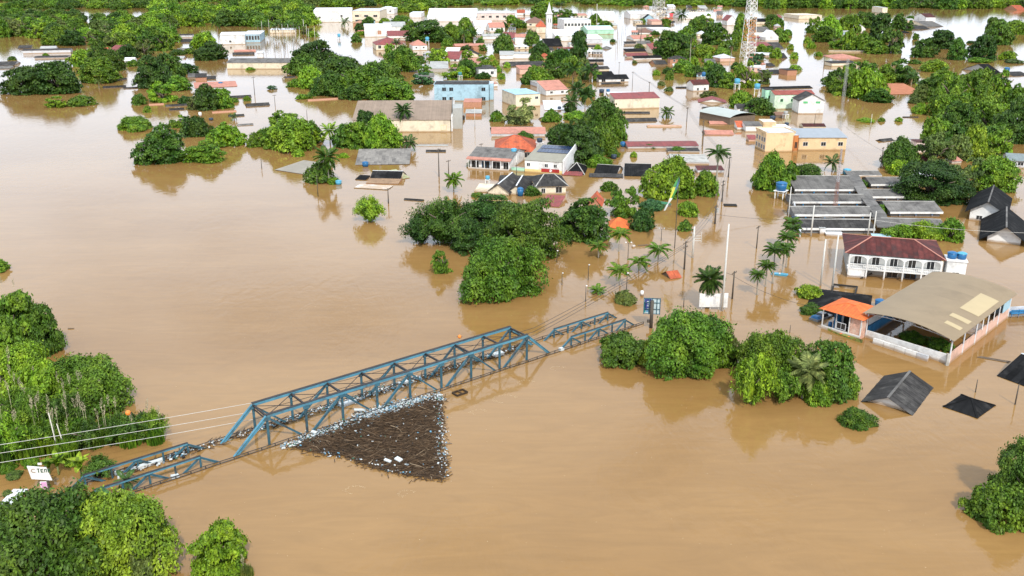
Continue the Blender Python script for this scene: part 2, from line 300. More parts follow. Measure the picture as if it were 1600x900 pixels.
def raft():
    c0 = RW.mean(0); lo, hi = RW.min(0), RW.max(0)
    base = MB(); n = 46
    gx = np.linspace(lo[0]-.4, hi[0]+.4, n); gy = np.linspace(lo[1]-.4, hi[1]+.4, n)
    for i in range(n-1):                                        # soaked mat of fine litter under the sticks
        for j in range(n-1):
            cx, cy = (gx[i]+gx[i+1])/2, (gy[j]+gy[j+1])/2
            if inside((cx, cy), RW) and edge_dist(np.array((cx, cy)), RW) > .25:
                q = [(gx[i], gy[j]), (gx[i+1], gy[j]), (gx[i+1], gy[j+1]), (gx[i], gy[j+1])]
                base.poly([(x-c0[0], y-c0[1], .05+.14*(.5+.5*math.sin(x*2.1)*math.cos(y*1.7))) for x, y in q])
    st = MB(); cnt = 0
    tow = math.atan2(BD.y, BD.x)
    while cnt < 11500:
        p = np.array([random.uniform(lo[0], hi[0]), random.uniform(lo[1], hi[1])])
        if not inside(p, RW): continue
        ed = edge_dist(p, RW)
        u = random.random(); ln = random.uniform(.25, .9) if u < .88 else random.uniform(.9, 2.8); r = random.uniform(.013, .028) if u < .88 else random.uniform(.022, .06)
        if ed < .6: ln *= .6
        a = tow-.75+.5*math.sin(p[0]*.35)+random.gauss(0, .6)
        z = .12+random.random()*.34*min(1, ed/2)+r
        dx, dy = math.cos(a)*ln/2, math.sin(a)*ln/2; tz = random.gauss(0, .06)*ln
        st.mi = random.choices((0, 1, 2, 3), (.46, .4, .11, .03))[0]
        x, y = p[0]-c0[0], p[1]-c0[1]
        st.tube([(x-dx, y-dy, max(.05, z-tz)), (x+random.gauss(0, .06)*ln, y+random.gauss(0, .06)*ln, z+.05), (x+dx, y+dy, max(.05, z+tz))], [r, r*.9, r*.5], 4, False)
        cnt += 1
    for _ in range(260):                                        # loose sticks straggling past the edge
        i = random.randrange(0, 13); f = random.random(); p = RW[i]*(1-f)+RW[i+1]*f+np.array((random.gauss(0, .3), random.gauss(0, .3))); a = random.uniform(0, 6.3); ln = random.uniform(.2, .9); x, y = p-c0
        st.mi = random.choice((0, 0, 1, 2)); st.tube([(x, y, .04), (x+math.cos(a)*ln, y+math.sin(a)*ln, .08)], random.uniform(.02, .05), 4, False)
    t = empty('debris_raft', (c0[0], c0[1], 0), 0, 'brown triangular raft of driftwood jammed against the bridge', 'debris')
    base.obj('litter_mat', WOODS[0], t)['kind'] = 'stuff'; st.obj('driftwood', WOODS, t)['kind'] = 'stuff'
    tr = MB()
    def bit(x, y, z, s):
        tr.mi = random.choices(range(5), (.42, .26, .12, .08, .12))[0]
        a = random.uniform(0, 6.3); l = s*random.uniform(.7, 1.6)
        if random.random() < .5: tr.tube([(x, y, z), (x+math.cos(a)*l, y+math.sin(a)*l, z+random.gauss(0, .05))], s*.35, 6)
        else:
            c, q = math.cos(a)*l, math.sin(a)*l; h = s*.5
            tr.hexa([(x, y, z), (x+c, y+q, z), (x+c-q*.7, y+q+c*.7, z), (x-q*.7, y+c*.7, z), (x, y, z+h), (x+c, y+q, z+h*random.uniform(.4, 1.3)), (x+c-q*.7, y+q+c*.7, z+h), (x-q*.7, y+c*.7, z+h)])
    def strip(pts, wdt, num, s=.22):
        q = [np.array(G(u, v)[:2]) for u, v in pts]; seg = [np.linalg.norm(q[i+1]-q[i]) for i in range(len(q)-1)]
        for _ in range(num):
            i = random.choices(range(len(seg)), seg)[0]; f = random.random(); p = q[i]+(q[i+1]-q[i])*f; d = (q[i+1]-q[i])/seg[i]
            p = p+np.array((-d[1], d[0]))*random.gauss(0, wdt); bit(p[0]-c0[0], p[1]-c0[1], random.uniform(.02, .35), s*random.uniform(.5, 1.35))
    strip([(470, 690), (505, 678), (540, 664), (575, 652), (606, 642), (640, 632), (690, 620)], .75, 1900, .15)
    strip([(560, 655), (606, 641), (660, 628)], .9, 500, .17)
    strip([(688, 625), (686, 650), (689, 672), (690, 700), (694, 735), (694, 748)], .4, 260, .14)
    strip([(440, 700), (470, 693)], .35, 90, .2)
    strip([(500, 709), (560, 721), (600, 735), (640, 743)], .25, 60, .15)
    for _ in range(120):
        p = np.array([random.uniform(lo[0], hi[0]), random.uniform(lo[1], hi[1])])
        if inside(p, RW): bit(p[0]-c0[0], p[1]-c0[1], .4, .2)
    tr.obj('floating_rubbish', TRASH, t)['kind'] = 'stuff'
    for nm, u, v, sx, sy, m in (('white_board', 606, 726, .9, .35, TRASH[0]), ('foam_slab', 623, 724, .9, .6, TRASH[0]), ('white_box', 491, 681, .7, .4, TRASH[0]), ('plastic_sheet', 561, 646, 1.3, .35, TRASH[0])):
        g = G(u, v); MB().box(-sx/2, sx/2, -sy/2, sy/2, 0, .16).obj(nm, m, t, loc=(g.x-c0[0], g.y-c0[1], .5), rot=(.1, .15, random.uniform(-.8, .8)))
    # rubbish along the far railing
    t2 = empty('debris_strip', BP(12, TW+.4), 0, 'strip of rubbish and branches caught along the far bridge railing', 'debris'); o = BP(12, TW+.4)
    tr = MB(); 
    def far(s0, s1, num, wd, s):
        for _ in range(num):
            p = BP(random.uniform(s0, s1), TW+.3+random.gauss(0, wd)); bit2(p, s)
    def bit2(p, s):
        nonlocal tr
        bit(p.x-o.x, p.y-o.y, random.uniform(.02, .4), s*random.uniform(.5, 1.3))
    far(10, 26, 430, .5, .19); far(26, 44, 130, .35, .17); far(0, 10, 150, .3, .2); far(-9, 0, 60, .25, .17); far(-18, -9, 70, .4, .3)
    tr.obj('floating_rubbish', TRASH, t2)['kind'] = 'stuff'
    st = MB()
    for _ in range(520):
        s = random.choice((random.uniform(2, 30), random.uniform(28, 46), random.uniform(-18, 4))); p = BP(s, TW+.35+random.gauss(0, .45))-o; a = BANG+random.gauss(0, .5); l = random.uniform(.3, 1.4)
        st.mi = random.choice((0, 0, 1, 1, 2)); st.tube([(p.x, p.y, .1), (p.x+l*math.cos(a), p.y+l*math.sin(a), .1+random.random()*.35)], .045, 4, False)
    st.obj('driftwood', WOODS, t2)['kind'] = 'stuff'
    for s, oo, l_, w_, z_ in ((13.5, TW-.3, 2.6, .7, .5), (23, TW-.2, .7, .5, .9), (-13.5, TW+.1, 3.2, .5, .6), (40, TW-.2, 1.9, .9, .7)):
        p = BP(s, oo)-o; MB().box(-l_/2, l_/2, -w_/2, w_/2, -.2, .18).obj('white_float', TRASH[0], t2, loc=(p.x, p.y, z_-.3), rot=(.1, .05, BANG+.1))
raft()
MB().box(-.45, .45, -.3, .3, -.05, .3).obj('white_box', TRASH[0], None, loc=BP(-12.2, -.3, 0), rot=(0, .1, BANG)); tag(bpy.data.objects['white_box.001'] if 'white_box.001' in bpy.data.objects else bpy.data.objects['white_box'], 'small white box afloat by the left pony truss', 'box')
tag(MB().box(-.35, .35, -.3, .3, -.05, .42).obj('foam_block', TRASH[0], None, loc=BP(49.2, -.5, 0), rot=(0, .1, BANG)), 'small white foam block against the railing right of the main span', 'foam block')
t = empty('broken_crate', BP(27.6, -3.1), BANG, 'dark broken wooden frame beside the tip of the debris raft', 'crate')
for a, b in (((-.9, -.6), (.9, -.6)), ((.9, -.6), (.9, .6)), ((.9, .6), (-.9, .6)), ((-.9, .6), (-.9, -.6))): MB().beam((*a, .12), (*b, .12), .16, .3).obj('plank', WOODS[0], t)
MB().beam((0, -.6, .2), (0, .6, .2), .12, .2).obj('plank', WOODS[1], t)

def foam():                                             # thin foam curls and drifting specks below the bridge
    pr = random.Random(4); b = MB(); o = G(760, 620)
    def fleck(p, s):
        a = pr.uniform(0, 6.3); c, q = math.cos(a)*s, math.sin(a)*s*.6; b.poly([(p.x-o.x-c, p.y-o.y-q, .012), (p.x-o.x+q*.6, p.y-o.y-c*.5, .012), (p.x-o.x+c, p.y-o.y+q, .012), (p.x-o.x-q*.6, p.y-o.y+c*.5, .012)])
    for u, v, rad, n in ((826, 597, 1.1, 90), (795, 622, 1.6, 120), (752, 643, 1.0, 70), (740, 604, .9, 50), (560, 764, 1.1, 70), (640, 770, .9, 50), (875, 575, 1.0, 60)):
        c = G(u, v)
        for i in range(n): t_ = pr.uniform(0, 4.4); r_ = rad*(.35+.65*t_/4.4)+pr.gauss(0, .08); fleck(c+Vector((r_*1.7*math.cos(t_), r_*math.sin(t_), 0)), pr.uniform(.03, .085))
    for i in range(420): fleck(G(pr.uniform(120, 1500), pr.uniform(300, 890)), pr.uniform(.03, .09))
    tag(b.obj('foam_flecks', mat('foam', (.62, .47, .28), .8, .1, 3, 0), None, loc=o), 'pale foam curls and specks drifting on the brown water', 'foam', kind='stuff')
foam()
# ------------------------------------------------------------------ vegetation
def quads_mesh(name, Q, m):                         # Q: (n,4,3)
    Q = np.asarray(Q, dtype=np.float32); n = len(Q); me = bpy.data.meshes.new(name)
    me.vertices.add(n*4); me.vertices.foreach_set('co', Q.reshape(-1)); me.loops.add(n*4); me.loops.foreach_set('vertex_index', np.arange(n*4, dtype=np.int32))
    me.polygons.add(n); me.polygons.foreach_set('loop_start', np.arange(0, n*4, 4, dtype=np.int32)); me.polygons.foreach_set('loop_total', np.full(n, 4, dtype=np.int32))
    me.update(calc_edges=True); me.materials.append(m); return me
def nrm(a): return a/np.maximum(np.linalg.norm(a, axis=-1, keepdims=True), 1e-6)
def lobes(kind, rg):
    L_ = []
    if kind == 'round':
        k = 64
        for i in range(k):
            zf = (i+.5)/k; ph = math.asin(min(1, zf*1.0)); th = i*2.39996+rg.uniform(-.3, .3); rr = rg.uniform(.6, .93)
            r = rg.uniform(.11, .25); L_.append((rr*math.cos(ph)*math.cos(th), rr*math.cos(ph)*math.sin(th), .1+.64*math.sin(ph)*rg.uniform(.86, 1.08), r, r, r*.75))
        L_.append((0, 0, .35, .62, .62, .44))
    elif kind == 'broad':
        for i in range(26):
            th = i*2.39996+rg.uniform(-.4, .4); q = math.sqrt((i+.5)/26); zc = .2+.68*(1-q*q)*rg.uniform(.75, 1.1)+rg.uniform(-.06, .08); r = rg.uniform(.22, .36)
            L_.append((.76*q*math.cos(th), .76*q*math.sin(th), zc, r, r, rg.uniform(.1, .16)))
        for i in range(9):
            th = i*.7+rg.uniform(-.3, .3); L_.append((.6*math.cos(th), .6*math.sin(th), rg.uniform(.08, .3), .28, .28, .14))
    elif kind == 'airy':
        for i in range(30):
            th = rg.uniform(0, 6.28); q = rg.uniform(.05, 1)**.5; zc = rg.uniform(.12, .95)*(1-.45*q*q); r = rg.uniform(.12, .24)
            L_.append((.8*q*math.cos(th), .8*q*math.sin(th), zc, r, r, r*.6))
    elif kind == 'bush':
        for i in range(18):
            th = i*2.39996+rg.uniform(-.4, .4); q = math.sqrt((i+.5)/18); r = rg.uniform(.24, .4)
            L_.append((.7*q*math.cos(th), .7*q*math.sin(th), .12+.55*(1-q*q)*rg.uniform(.7, 1.15), r, r, r*.7))
    elif kind == 'tall':
        for i in range(34):
            zc = .06+.86*(i+.5)/34; th = i*2.39996+rg.uniform(-.4, .4); q = .62*(1-zc*zc)**.6*rg.uniform(.6, 1.15); r = rg.uniform(.2, .32)
            L_.append((q*math.cos(th), q*math.sin(th), zc, r, r, r*.42))
    nsk = 12 if kind != 'airy' else 7                # low boughs that trail into the flood water
    for i in range(nsk):
        th = i*6.283/nsk+rg.uniform(-.2, .2); q = rg.uniform(.55, .76)*(.75 if kind in ('tall', 'airy') else 1); r = rg.uniform(.17, .25); L_.append((q*math.cos(th), q*math.sin(th), rg.uniform(.0, .05), r, r, rg.uniform(.09, .15)))
    return np.array(L_)
def crown_quads(kind, n, leaf, seed):
    rg = np.random.default_rng(seed); pr = random.Random(seed)
    if kind == 'feather':                           # arching bamboo-like plumes
        P = []; Nn = []; ns = 70; per = n//ns
        for s_ in range(ns):
            th = rg.uniform(0, 6.28); out = rg.uniform(.15, 1.0); hz = rg.uniform(.55, 1.0)*(1-.3*out); b0 = rg.uniform(0, .25)
            t = rg.uniform(.18, 1, per)
            rad = b0+(out-b0)*t**1.5; z = hz*(1-(1-t)**1.8)-.42*out*np.maximum(0, t-.55)**1.3
            wd = rg.normal(0, .05, (per, 3)); wd[:, 2] -= np.abs(rg.normal(0, .05, per))
            P.append(np.stack([rad*math.cos(th), rad*math.sin(th), z], 1)+wd); Nn.append(np.tile((math.cos(th)*.6, math.sin(th)*.6, .7), (per, 1)))
        P = np.concatenate(P); N0 = np.concatenate(Nn); ok = P[:, 2] > .0; P = P[ok]; N0 = N0[ok]; asp = .35
    else:
        Lb = lobes(kind, np.random.default_rng(seed+50)); m = n*5
        wgt = Lb[:, 3]*Lb[:, 4]; idx = rg.choice(len(Lb), m, p=wgt/wgt.sum())
        D = nrm(rg.normal(size=(m, 3))); D[:, 2] = np.where(D[:, 2] < -.35, -D[:, 2], D[:, 2])
        rad = np.where(rg.random(m) < .1, rg.uniform(1.05, 1.4, m), rg.uniform(.78, 1.08, m))[:, None]
        P = Lb[idx, :3]+D*Lb[idx, 3:6]*rad
        ok = P[:, 2] > .005
        dd = ((P[:, None, :]-Lb[None, :, :3])/Lb[None, :, 3:6]); dd = np.sqrt((dd**2).sum(-1)); dd[np.arange(m), idx] = 9
        ok &= dd.min(1) > (.72 if kind != 'airy' else .5)
        P = P[ok][:n]; N0 = nrm(D[ok][:n]/Lb[idx][ok][:n, 3:6]*Lb[idx][ok][:n, 3:4]); asp = .62
    ph = rg.uniform(0, 6.28, 5); th_ = np.arctan2(P[:, 1], P[:, 0]); fr = 1+.13*np.sin(2*th_+ph[0])+.1*np.sin(3*th_+ph[1])+.07*np.sin(5*th_+ph[2])     # lopsided, never a perfect dome
    P = P*np.stack([fr, fr, 1+.12*np.sin(th_+ph[3])*np.hypot(P[:, 0], P[:, 1])+.07*np.sin(4*P[:, 0]+ph[4])], 1)
    k = len(P); N_ = nrm(N0*.8+np.array((0, 0, .5))+rg.normal(0, .45, (k, 3)))
    T_ = nrm(np.cross(N_, rg.normal(size=(k, 3)))); T_[:, 2] -= .3; T_ = nrm(T_); B_ = np.cross(N_, T_)
    s = (leaf*rg.uniform(.6, 1.4, k))[:, None]
    return np.stack([P-T_*s, P+B_*s*asp-N_*s*.1, P+T_*s, P-B_*s*asp-N_*s*.1], 1)
CR = {}
LOD = {'x': (30000, .027), 'h': (11000, .047), 'm': (4600, .07), 'l': (1500, .115)}
def crown_mesh(kind, lod, var):
    key = (kind, lod, var)
    if key not in CR:
        n, lf = LOD[lod]
        if kind == 'airy': n = int(n*.6)
        if kind == 'feather': lf *= 1.15
        if kind == 'bush': n = int(n*.8)
        CR[key] = quads_mesh('%s_crown' % kind, crown_quads(kind, n, lf, hash(kind) % 97*0+len(kind)*31+var*7+ord(lod)), LEAF)
    return CR[key]
def trunk_mesh(var):
    key = ('trunk', var)
    if key not in CR:
        pr = random.Random(var); b = MB()
        b.tube([(0, 0, -.12), (pr.uniform(-.03, .03), pr.uniform(-.03, .03), .3), (pr.uniform(-.06, .06), pr.uniform(-.06, .06), .62)], [.075, .058, .035], 7)
        for k in range(7):
            a = k*.9+pr.uniform(-.3, .3); z = pr.uniform(.12, .4); r = pr.uniform(.45, .75)
            b.tube([(0, 0, z), (r*.5*math.cos(a), r*.5*math.sin(a), z+.22), (r*math.cos(a), r*math.sin(a), min(.85, z+.38))], [.035, .024, .01], 5)
        CR[key] = b.mesh('trunk', BARK, True)
    return CR[key]
NT = [0]
def tone(t, jit=.12):
    c = TONE[t]; r = random.Random(NT[0]*13+5); k = .86*(1+r.uniform(-jit, jit)*1.6)
    return (c[0]*k*(1+r.uniform(-jit, jit)), c[1]*k, c[2]*k*(1+r.uniform(-jit, jit)), 1)
TREENAME = dict(round='broadleaf_tree', broad='spreading_tree', airy='open_crowned_tree', bush='bush', feather='bamboo_clump', tall='tall_tree')
def T(u, vt, vb, wpx, kind, tn, label, group=None, name=None, cat=None, lod=None, sy=1.0):
    NT[0] += 1; g = G(u, vb); r = wpx/PXM(g)/2; g.y += r*.55*sy
    r = wpx/PXM(g)/2*1.04; h = max(HT(g, vt), r*.35)
    pr = random.Random(NT[0]); lod = lod or ('x' if wpx >= 95 else 'h' if wpx >= 52 else 'm' if wpx > 24 else 'l')
    nm = name or TREENAME[kind]; o = empty(nm, (g.x, g.y, 0), pr.uniform(0, 6.28), label, cat or ('bush' if kind == 'bush' else 'bamboo' if kind == 'feather' else 'tree'), group)
    c = put('foliage' if kind == 'bush' else 'crown', crown_mesh(kind, lod, NT[0] % (4 if lod != 'x' else 3)), o, scale=(r, r*sy, h)); c.color = tone(tn)
    put('stem' if kind == 'bush' else 'trunk', trunk_mesh(NT[0] % 4), o, scale=(r if h < 2.2*r else r*.8, r*sy, h*.9))
    return o
# palms ------------------------------------------------------------
def frond_mesh(var, far=False):
    key = ('frond', var, far)
    if key not in CR:
        drop = (.15, .5, .95)[var]; n = 11 if far else 26; Q = []
        def mid(t): return np.array((t*(1-.12*drop*t), 0, .28*t-(.28+.55*drop)*t*t))
        for k in range(10):
            a, b = mid(k/10), mid((k+1)/10); w_ = .012*(1-k/11)
            Q.append([a+(0, -w_, 0), b+(0, -w_, 0), b+(0, w_, 0), a+(0, w_, 0)])
        rg = np.random.default_rng(var)
        for k in range(n):
            t = .12+.88*(k+.5)/n; p = mid(t); l = (.08+.3*math.sin(math.pi*min(1, t*.86+.08)))*rg.uniform(.85, 1.1); wv = (.085 if far else .042)
            for s in (-1, 1):
                d = np.array((.62, s*.85, -.42-.4*drop*t+rg.uniform(-.12, .12))); d = d/np.linalg.norm(d); tip = p+d*l; mdl = p+d*l*.45
                ax = np.array((1, 0, -.2))*wv
                Q.append([p, mdl-ax, tip, mdl+ax])
        CR[key] = quads_mesh('frond', Q, GRASSM)
    return CR[key]
def palm_trunk(hr):
    key = ('ptrunk', round(hr))
    if key not in CR:
        b = MB(); n = 9; b.tube([(0.02*math.sin(k*.9), 0, -.06+1.06*k/n) for k in range(n+1)], [1.25-.5*k/n+(.1 if k % 2 else 0) for k in range(n+1)], 8); CR[key] = b.mesh('trunk', PALMT, True)
    return CR[key]
def palm(u, vb, vc, rpx, label, kind='coco', tn='palm', group=None, lean=0.0, nf=None, tr=.16):
    """base pixel, row of the crown's heart, frond length in pixels"""
    NT[0] += 1; g = G(u, vb); h = max(.4, HT(g, vc)); fl = rpx/PXM(g+Vector((0, 0, h))); pr = random.Random(NT[0])
    o = empty('palm_tree', (g.x, g.y, 0), pr.uniform(0, 6.28), label, 'palm', group); far = rpx < 13
    b = MB(); n = 8; lean = lean or pr.uniform(0, .09)*h; lx, ly = lean*math.cos(1.0), lean*math.sin(1.0)
    b.tube([(lx*(k/n)**2, ly*(k/n)**2, -.4+(h+.4)*k/n) for k in range(n+1)], [tr*(1.3-.55*k/n)+(.02 if k % 2 else 0) for k in range(n+1)], 7); b.obj('trunk', PALMT, o, True)
    nf = int((nf or (9 if far else 17))*1.35); cc = tone(tn)
    if kind == 'royal': MB().tube([(lx, ly, h-.1), (lx, ly, h+.35*min(1, fl*.4))], [tr*.9, tr*.5], 7).obj('crownshaft', mat('crownshaft_green', (.1, .2, .05), .5, .1, 1, 0), o, True)
    for k in range(nf):
        f = k/nf; el = R(68-115*f+pr.uniform(-9, 9)) if kind != 'royal' else R(58-75*f+pr.uniform(-9, 9)); az = k*2.39996+pr.uniform(-.25, .25)
        v_ = 0 if f < .3 else 1 if f < .7 else 2
        if kind == 'royal' and v_ == 0: v_ = 1
        q = put('frond', frond_mesh(v_, far), o, (lx, ly, h+.15), (0, -el*.75, az), (fl*pr.uniform(.9, 1.1),)*3); q.color = cc if not (k >= nf-2 and pr.random() < .5) else (.22, .16, .07, 1)
    return o
def banana_leaf():
    if 'bl' not in CR:
        Q = []
        for k in range(10):
            t0, t1 = k/10, (k+1)/10
            def p(t, s): w_ = .15*math.sin(math.pi*min(1, t*.93+.07))**.6; return (t*.85, s*w_, .75*t-.75*t*t+.03*abs(s)+(.02*math.sin(t*40) if s else 0))
            for s in (-1, 1): Q.append([p(t0, 0), p(t1, 0), p(t1, s), p(t0, s)])
        CR['bl'] = quads_mesh('banana_leaf', Q, GRASSM)
    return CR['bl']
def banana(u, vb, vt, label, tn='light', nf=9, group=None):
    NT[0] += 1; g = G(u, vb); h = max(.8, HT(g, vt)); pr = random.Random(NT[0]); o = empty('banana_plant', (g.x, g.y, 0), 0, label, 'banana plant', group)
    MB().tube([(0, 0, -.3), (0, 0, h*.45)], [.13, .08], 7).obj('stem', mat('banana_stem', (.2, .24, .08), .6, .2, 3, .1), o, True); cc = tone(tn)
    for k in range(nf):
        q = put('leaf', banana_leaf(), o, (0, 0, h*.38), (0, -R(pr.uniform(15, 62)), k*2.4+pr.uniform(-.3, .3)), (h*.85,)*3); q.color = cc
def cane_mesh(var):
    key = ('cane', var)
    if key not in CR:
        rg = np.random.default_rng(var); Q = []
        for k in range(480):
            a = rg.uniform(0, 6.28); b0 = rg.uniform(0, .75)**1.0; th0 = rg.uniform(0, 6.28); ox, oy = b0*math.cos(th0), b0*math.sin(th0); h = rg.uniform(.55, 1.0); out = rg.uniform(.1, .42); w_ = rg.uniform(.028, .05)
            def p(t, s): return (ox+out*t**1.6*math.cos(a)-s*w_*(1-t*.85)*math.sin(a), oy+out*t**1.6*math.sin(a)+s*w_*(1-t*.85)*math.cos(a), h*(t-.42*t**3))
            for i in range(4): Q.append([p(i/4, -1), p((i+1)/4, -1), p((i+1)/4, 1), p(i/4, 1)])
        CR[key] = quads_mesh('blades', Q, GRASSM)
    return CR[key]
PLUME = leafmat('cane_plume', .8, .3)
def cane(u, vb, vt, wpx, label, tn='mid', plumes=3, group=None):
    NT[0] += 1; g = G(u, vb); r = wpx/PXM(g)/2; g.y += r*.5; h = HT(g, vt); pr = random.Random(NT[0])
    o = empty('cane_clump', (g.x, g.y, 0), pr.uniform(0, 6), label, 'cane grass', group); q = put('blades', cane_mesh(NT[0] % 3), o, scale=(r, r, h)); q.color = tone(tn)
    for k in range(plumes):
        rg = np.random.default_rng(NT[0]*9+k); Q = []; x, y = pr.uniform(-.6, .6)*r, pr.uniform(-.8, .3)*r; hh = h*pr.uniform(.85, 1.12)
        for i in range(46):
            t = i/46; a = rg.uniform(0, 6.28); w_ = .22*math.sin(math.pi*(t*.8+.12)); p = np.array((x+.25*t*t, y, hh-.5+1.5*t)); d = np.array((math.cos(a)*w_, math.sin(a)*w_, .12)); Q.append([p, p+d*.6+(0, 0, .05), p+d, p+d*.6-(0, 0, .05)])
        Q.append([(x, y, 0), (x+.04, y, 0), (x+.04, y, hh), (x, y, hh)])
        pl = put('plume', quads_mesh('plume', Q, PLUME), o); pl.color = (.42, .37, .24, 1)
# ---- near bank, left and bottom
T(42, 757, 935, 200, 'round', 'deep', 'big dark green mango tree filling the bottom left corner', cat='tree')
T(172, 752, 902, 158, 'round', 'yellow', 'yellow-green mango tree below the left end of the bridge')
T(225, 830, 905, 55, 'round', 'olive', 'small olive tree at the right foot of the yellow-green mango')
T(338, 816, 902, 90, 'broad', 'light', 'bright broad-leaved tree standing alone at the bottom edge')
palm(185, 835, 800, 42, 'coconut palm with drooping fronds behind the yellow-green mango', tn='blue', nf=13)
cane(385, 905, 872, 26, 'small reed tuft beside the lone bottom tree', 'olive', 1)
cane(252, 905, 872, 16, 'pale dry reed tuft right of the yellow-green mango', 'pale', 1)
T(18, 452, 560, 92, 'broad', 'mid', 'bushy tree at the left edge above the cane bank')
T(62, 478, 556, 60, 'broad', 'deep', 'dark leafy tree leaning over the river at the left bank')
T(20, 540, 640, 110, 'broad', 'light', 'light leafy thicket at the left edge between cane clumps')
T(122, 549, 650, 136, 'round', 'mid', 'wide rounded tree bulging over the river on the left bank')
T(60, 565, 655, 80, 'broad', 'light', 'light green shrub tree left of the rounded riverside tree')
T(-4, 407, 425, 30, 'broad', 'mid', 'tip of a branch poking in at the left edge')
for i, (u, vb, vt, w_, tn, pl, lab) in enumerate([
    (8, 640, 560, 70, 'mid', 3, 'cane clump with plumes at the left edge beneath the bushy tree'), (45, 655, 590, 70, 'light', 4, 'plumed cane clump below the light green shrub tree'),
    (95, 668, 596, 80, 'mid', 5, 'tall plumed cane clump below the wide rounded riverside tree'), (15, 715, 640, 85, 'deep', 3, 'cane clump on the left edge just above the power cables'),
    (70, 712, 640, 80, 'light', 3, 'cane clump crossed by power cables left of the white trunks'), (120, 700, 632, 72, 'mid', 4, 'cane clump with plumes behind the orange cable ball'),
    (178, 694, 634, 64, 'deep', 2, 'cane clump standing in water under the orange cable ball'), (222, 690, 636, 62, 'deep', 1, 'outermost cane clump reaching over the river by the bridge'),
    (25, 505, 440, 40, 'mid', 3, 'thin cane clump with plumes in front of the left edge tree')]): cane(u, vb, vt, w_, lab, tn, pl)
for u, vb, vt, du in ((92, 712, 645, 5), (104, 710, 662, 9)):
    g = G(u, vb); h = HT(g, vt); tag(MB().tube([(0, 0, -.3), (-du*.03, 0, h*.5), (-du*.06, 0, h)], [.11, .08, .05], 6).obj('bare_trunk', mat('white_bark', (.62, .58, .5), .8, .15, 2, .1), None, True, loc=g), 'thin %s whitish bare trunk among the left bank cane' % ('tall' if du == 5 else 'short'), 'trunk')
banana(92, 742, 708, 'light banana plant right of the white billboard', 'light', 9); banana(78, 740, 716, 'small banana plant close behind the white billboard', 'mid', 8)
T(150, 712, 752, 62, 'feather', 'deep', 'dark feathery shrub at the left end of the bridge'); banana(128, 748, 712, 'yellowish banana plant left of the dark feathery shrub', 'lime', 8)
T(45, 716, 730, 30, 'bush', 'mid', 'low bush spilling out before the cane above the billboard'); T(112, 716, 728, 26, 'bush', 'light', 'light low bush right of the banana plants'); T(8, 722, 738, 30, 'bush', 'mid', 'low bush at the left edge under the cables'); T(20, 736, 748, 26, 'bush', 'olive', 'low half-drowned bush left of the white billboard'); T(10, 764, 776, 14, 'bush', 'olive', 'tiny drowned plant by the white wall at the left edge')
palm(198, 762, 752, 20, 'small palm tuft under the left bridge end', nf=9)
for u, vt, vb, w_, k_, tn, lab in ((2, 500, 610, 90, 'broad', 'mid', 'leafy tree cut by the left edge of the picture'), (35, 596, 690, 96, 'feather', 'mid', 'bamboo-like thicket amid the left bank cane'), (92, 606, 690, 80, 'feather', 'deep', 'dark bamboo thicket under the wide rounded riverside tree'),
    (5, 640, 725, 80, 'feather', 'light', 'light bamboo thicket at the left edge by the cables'), (60, 650, 715, 80, 'feather', 'mid', 'bamboo thicket just left of the whitish trunks'), (128, 650, 708, 66, 'feather', 'deep', 'dark bamboo thicket right of the whitish trunks'), (200, 640, 697, 90, 'feather', 'deep', 'low dark bamboo thicket out in the river by the cables'), (235, 636, 690, 52, 'feather', 'mid', 'outermost bamboo tuft on the river by the cables')): T(u, vt, vb, w_, k_, tn, lab)
for i, (u, vb, vt, w_, tn, pl) in enumerate(((5, 668, 590, 50, 'light', 3), (30, 690, 610, 56, 'mid', 3), (58, 690, 622, 50, 'light', 3), (85, 694, 620, 50, 'mid', 3), (110, 684, 622, 46, 'light', 2), (35, 722, 655, 54, 'mid', 2), (100, 722, 668, 46, 'light', 1), (145, 702, 646, 44, 'mid', 2), (165, 690, 630, 40, 'deep', 2), (200, 700, 650, 44, 'mid', 1), (240, 696, 648, 36, 'mid', 1), (0, 735, 670, 40, 'deep', 1))):
    cane(u, vb, vt, w_, 'cane clump at the front of the left bank thicket, %s from left' % ('second', 'third', 'fifth', 'sixth', 'eighth', 'fourth', 'seventh', 'ninth', 'tenth', 'eleventh', 'twelfth', 'first')[i], tn, pl, 'front cane clumps of the left bank')
# ---- bottom right
T(1606, 692, 800, 100, 'broad', 'deep', 'tall dark tree at the right edge with open upper branches'); T(1572, 750, 826, 92, 'round', 'mid', 'rounded green tree at the foot of the right edge tree')
T(1592, 722, 790, 56, 'broad', 'mid', 'small leafy tree between the two right edge trees')
T(1345, 636, 670, 54, 'bush', 'deep', 'lone round bush in the water left of the grey gable house')
# ---- clusters along the lower right bank
T(1085, 475, 583, 138, 'round', 'mid', 'big domed mango tree at the town end of the bridge'); T(1030, 515, 574, 52, 'round', 'yellow', 'yellowish tree against the left side of the domed mango')
T(1133, 518, 570, 50, 'round', 'olive', 'dark olive tree against the right side of the domed mango'); T(973, 516, 570, 78, 'round', 'deep', 'dark round tree in front of the town end pony truss')
T(1070, 540, 586, 70, 'round', 'deep', 'dark lower tree at the foot of the domed mango')
T(1208, 505, 606, 100, 'round', 'mid', 'tall rounded mango left of the orange-roofed house'); T(1178, 542, 640, 78, 'feather', 'light', 'light feathery bamboo clump at the water edge of the lower trees')
T(1228, 570, 634, 70, 'feather', 'mid', 'mid green bamboo clump in front of the rounded mango'); T(1302, 538, 624, 86, 'broad', 'deep', 'dark leafy tree at the right end of the lower tree group')
T(1325, 575, 622, 44, 'bush', 'mid', 'low rounded bush at the far right of the lower tree group'); T(1262, 545, 600, 60, 'broad', 'olive', 'olive tree behind the coconut palm of the lower group')
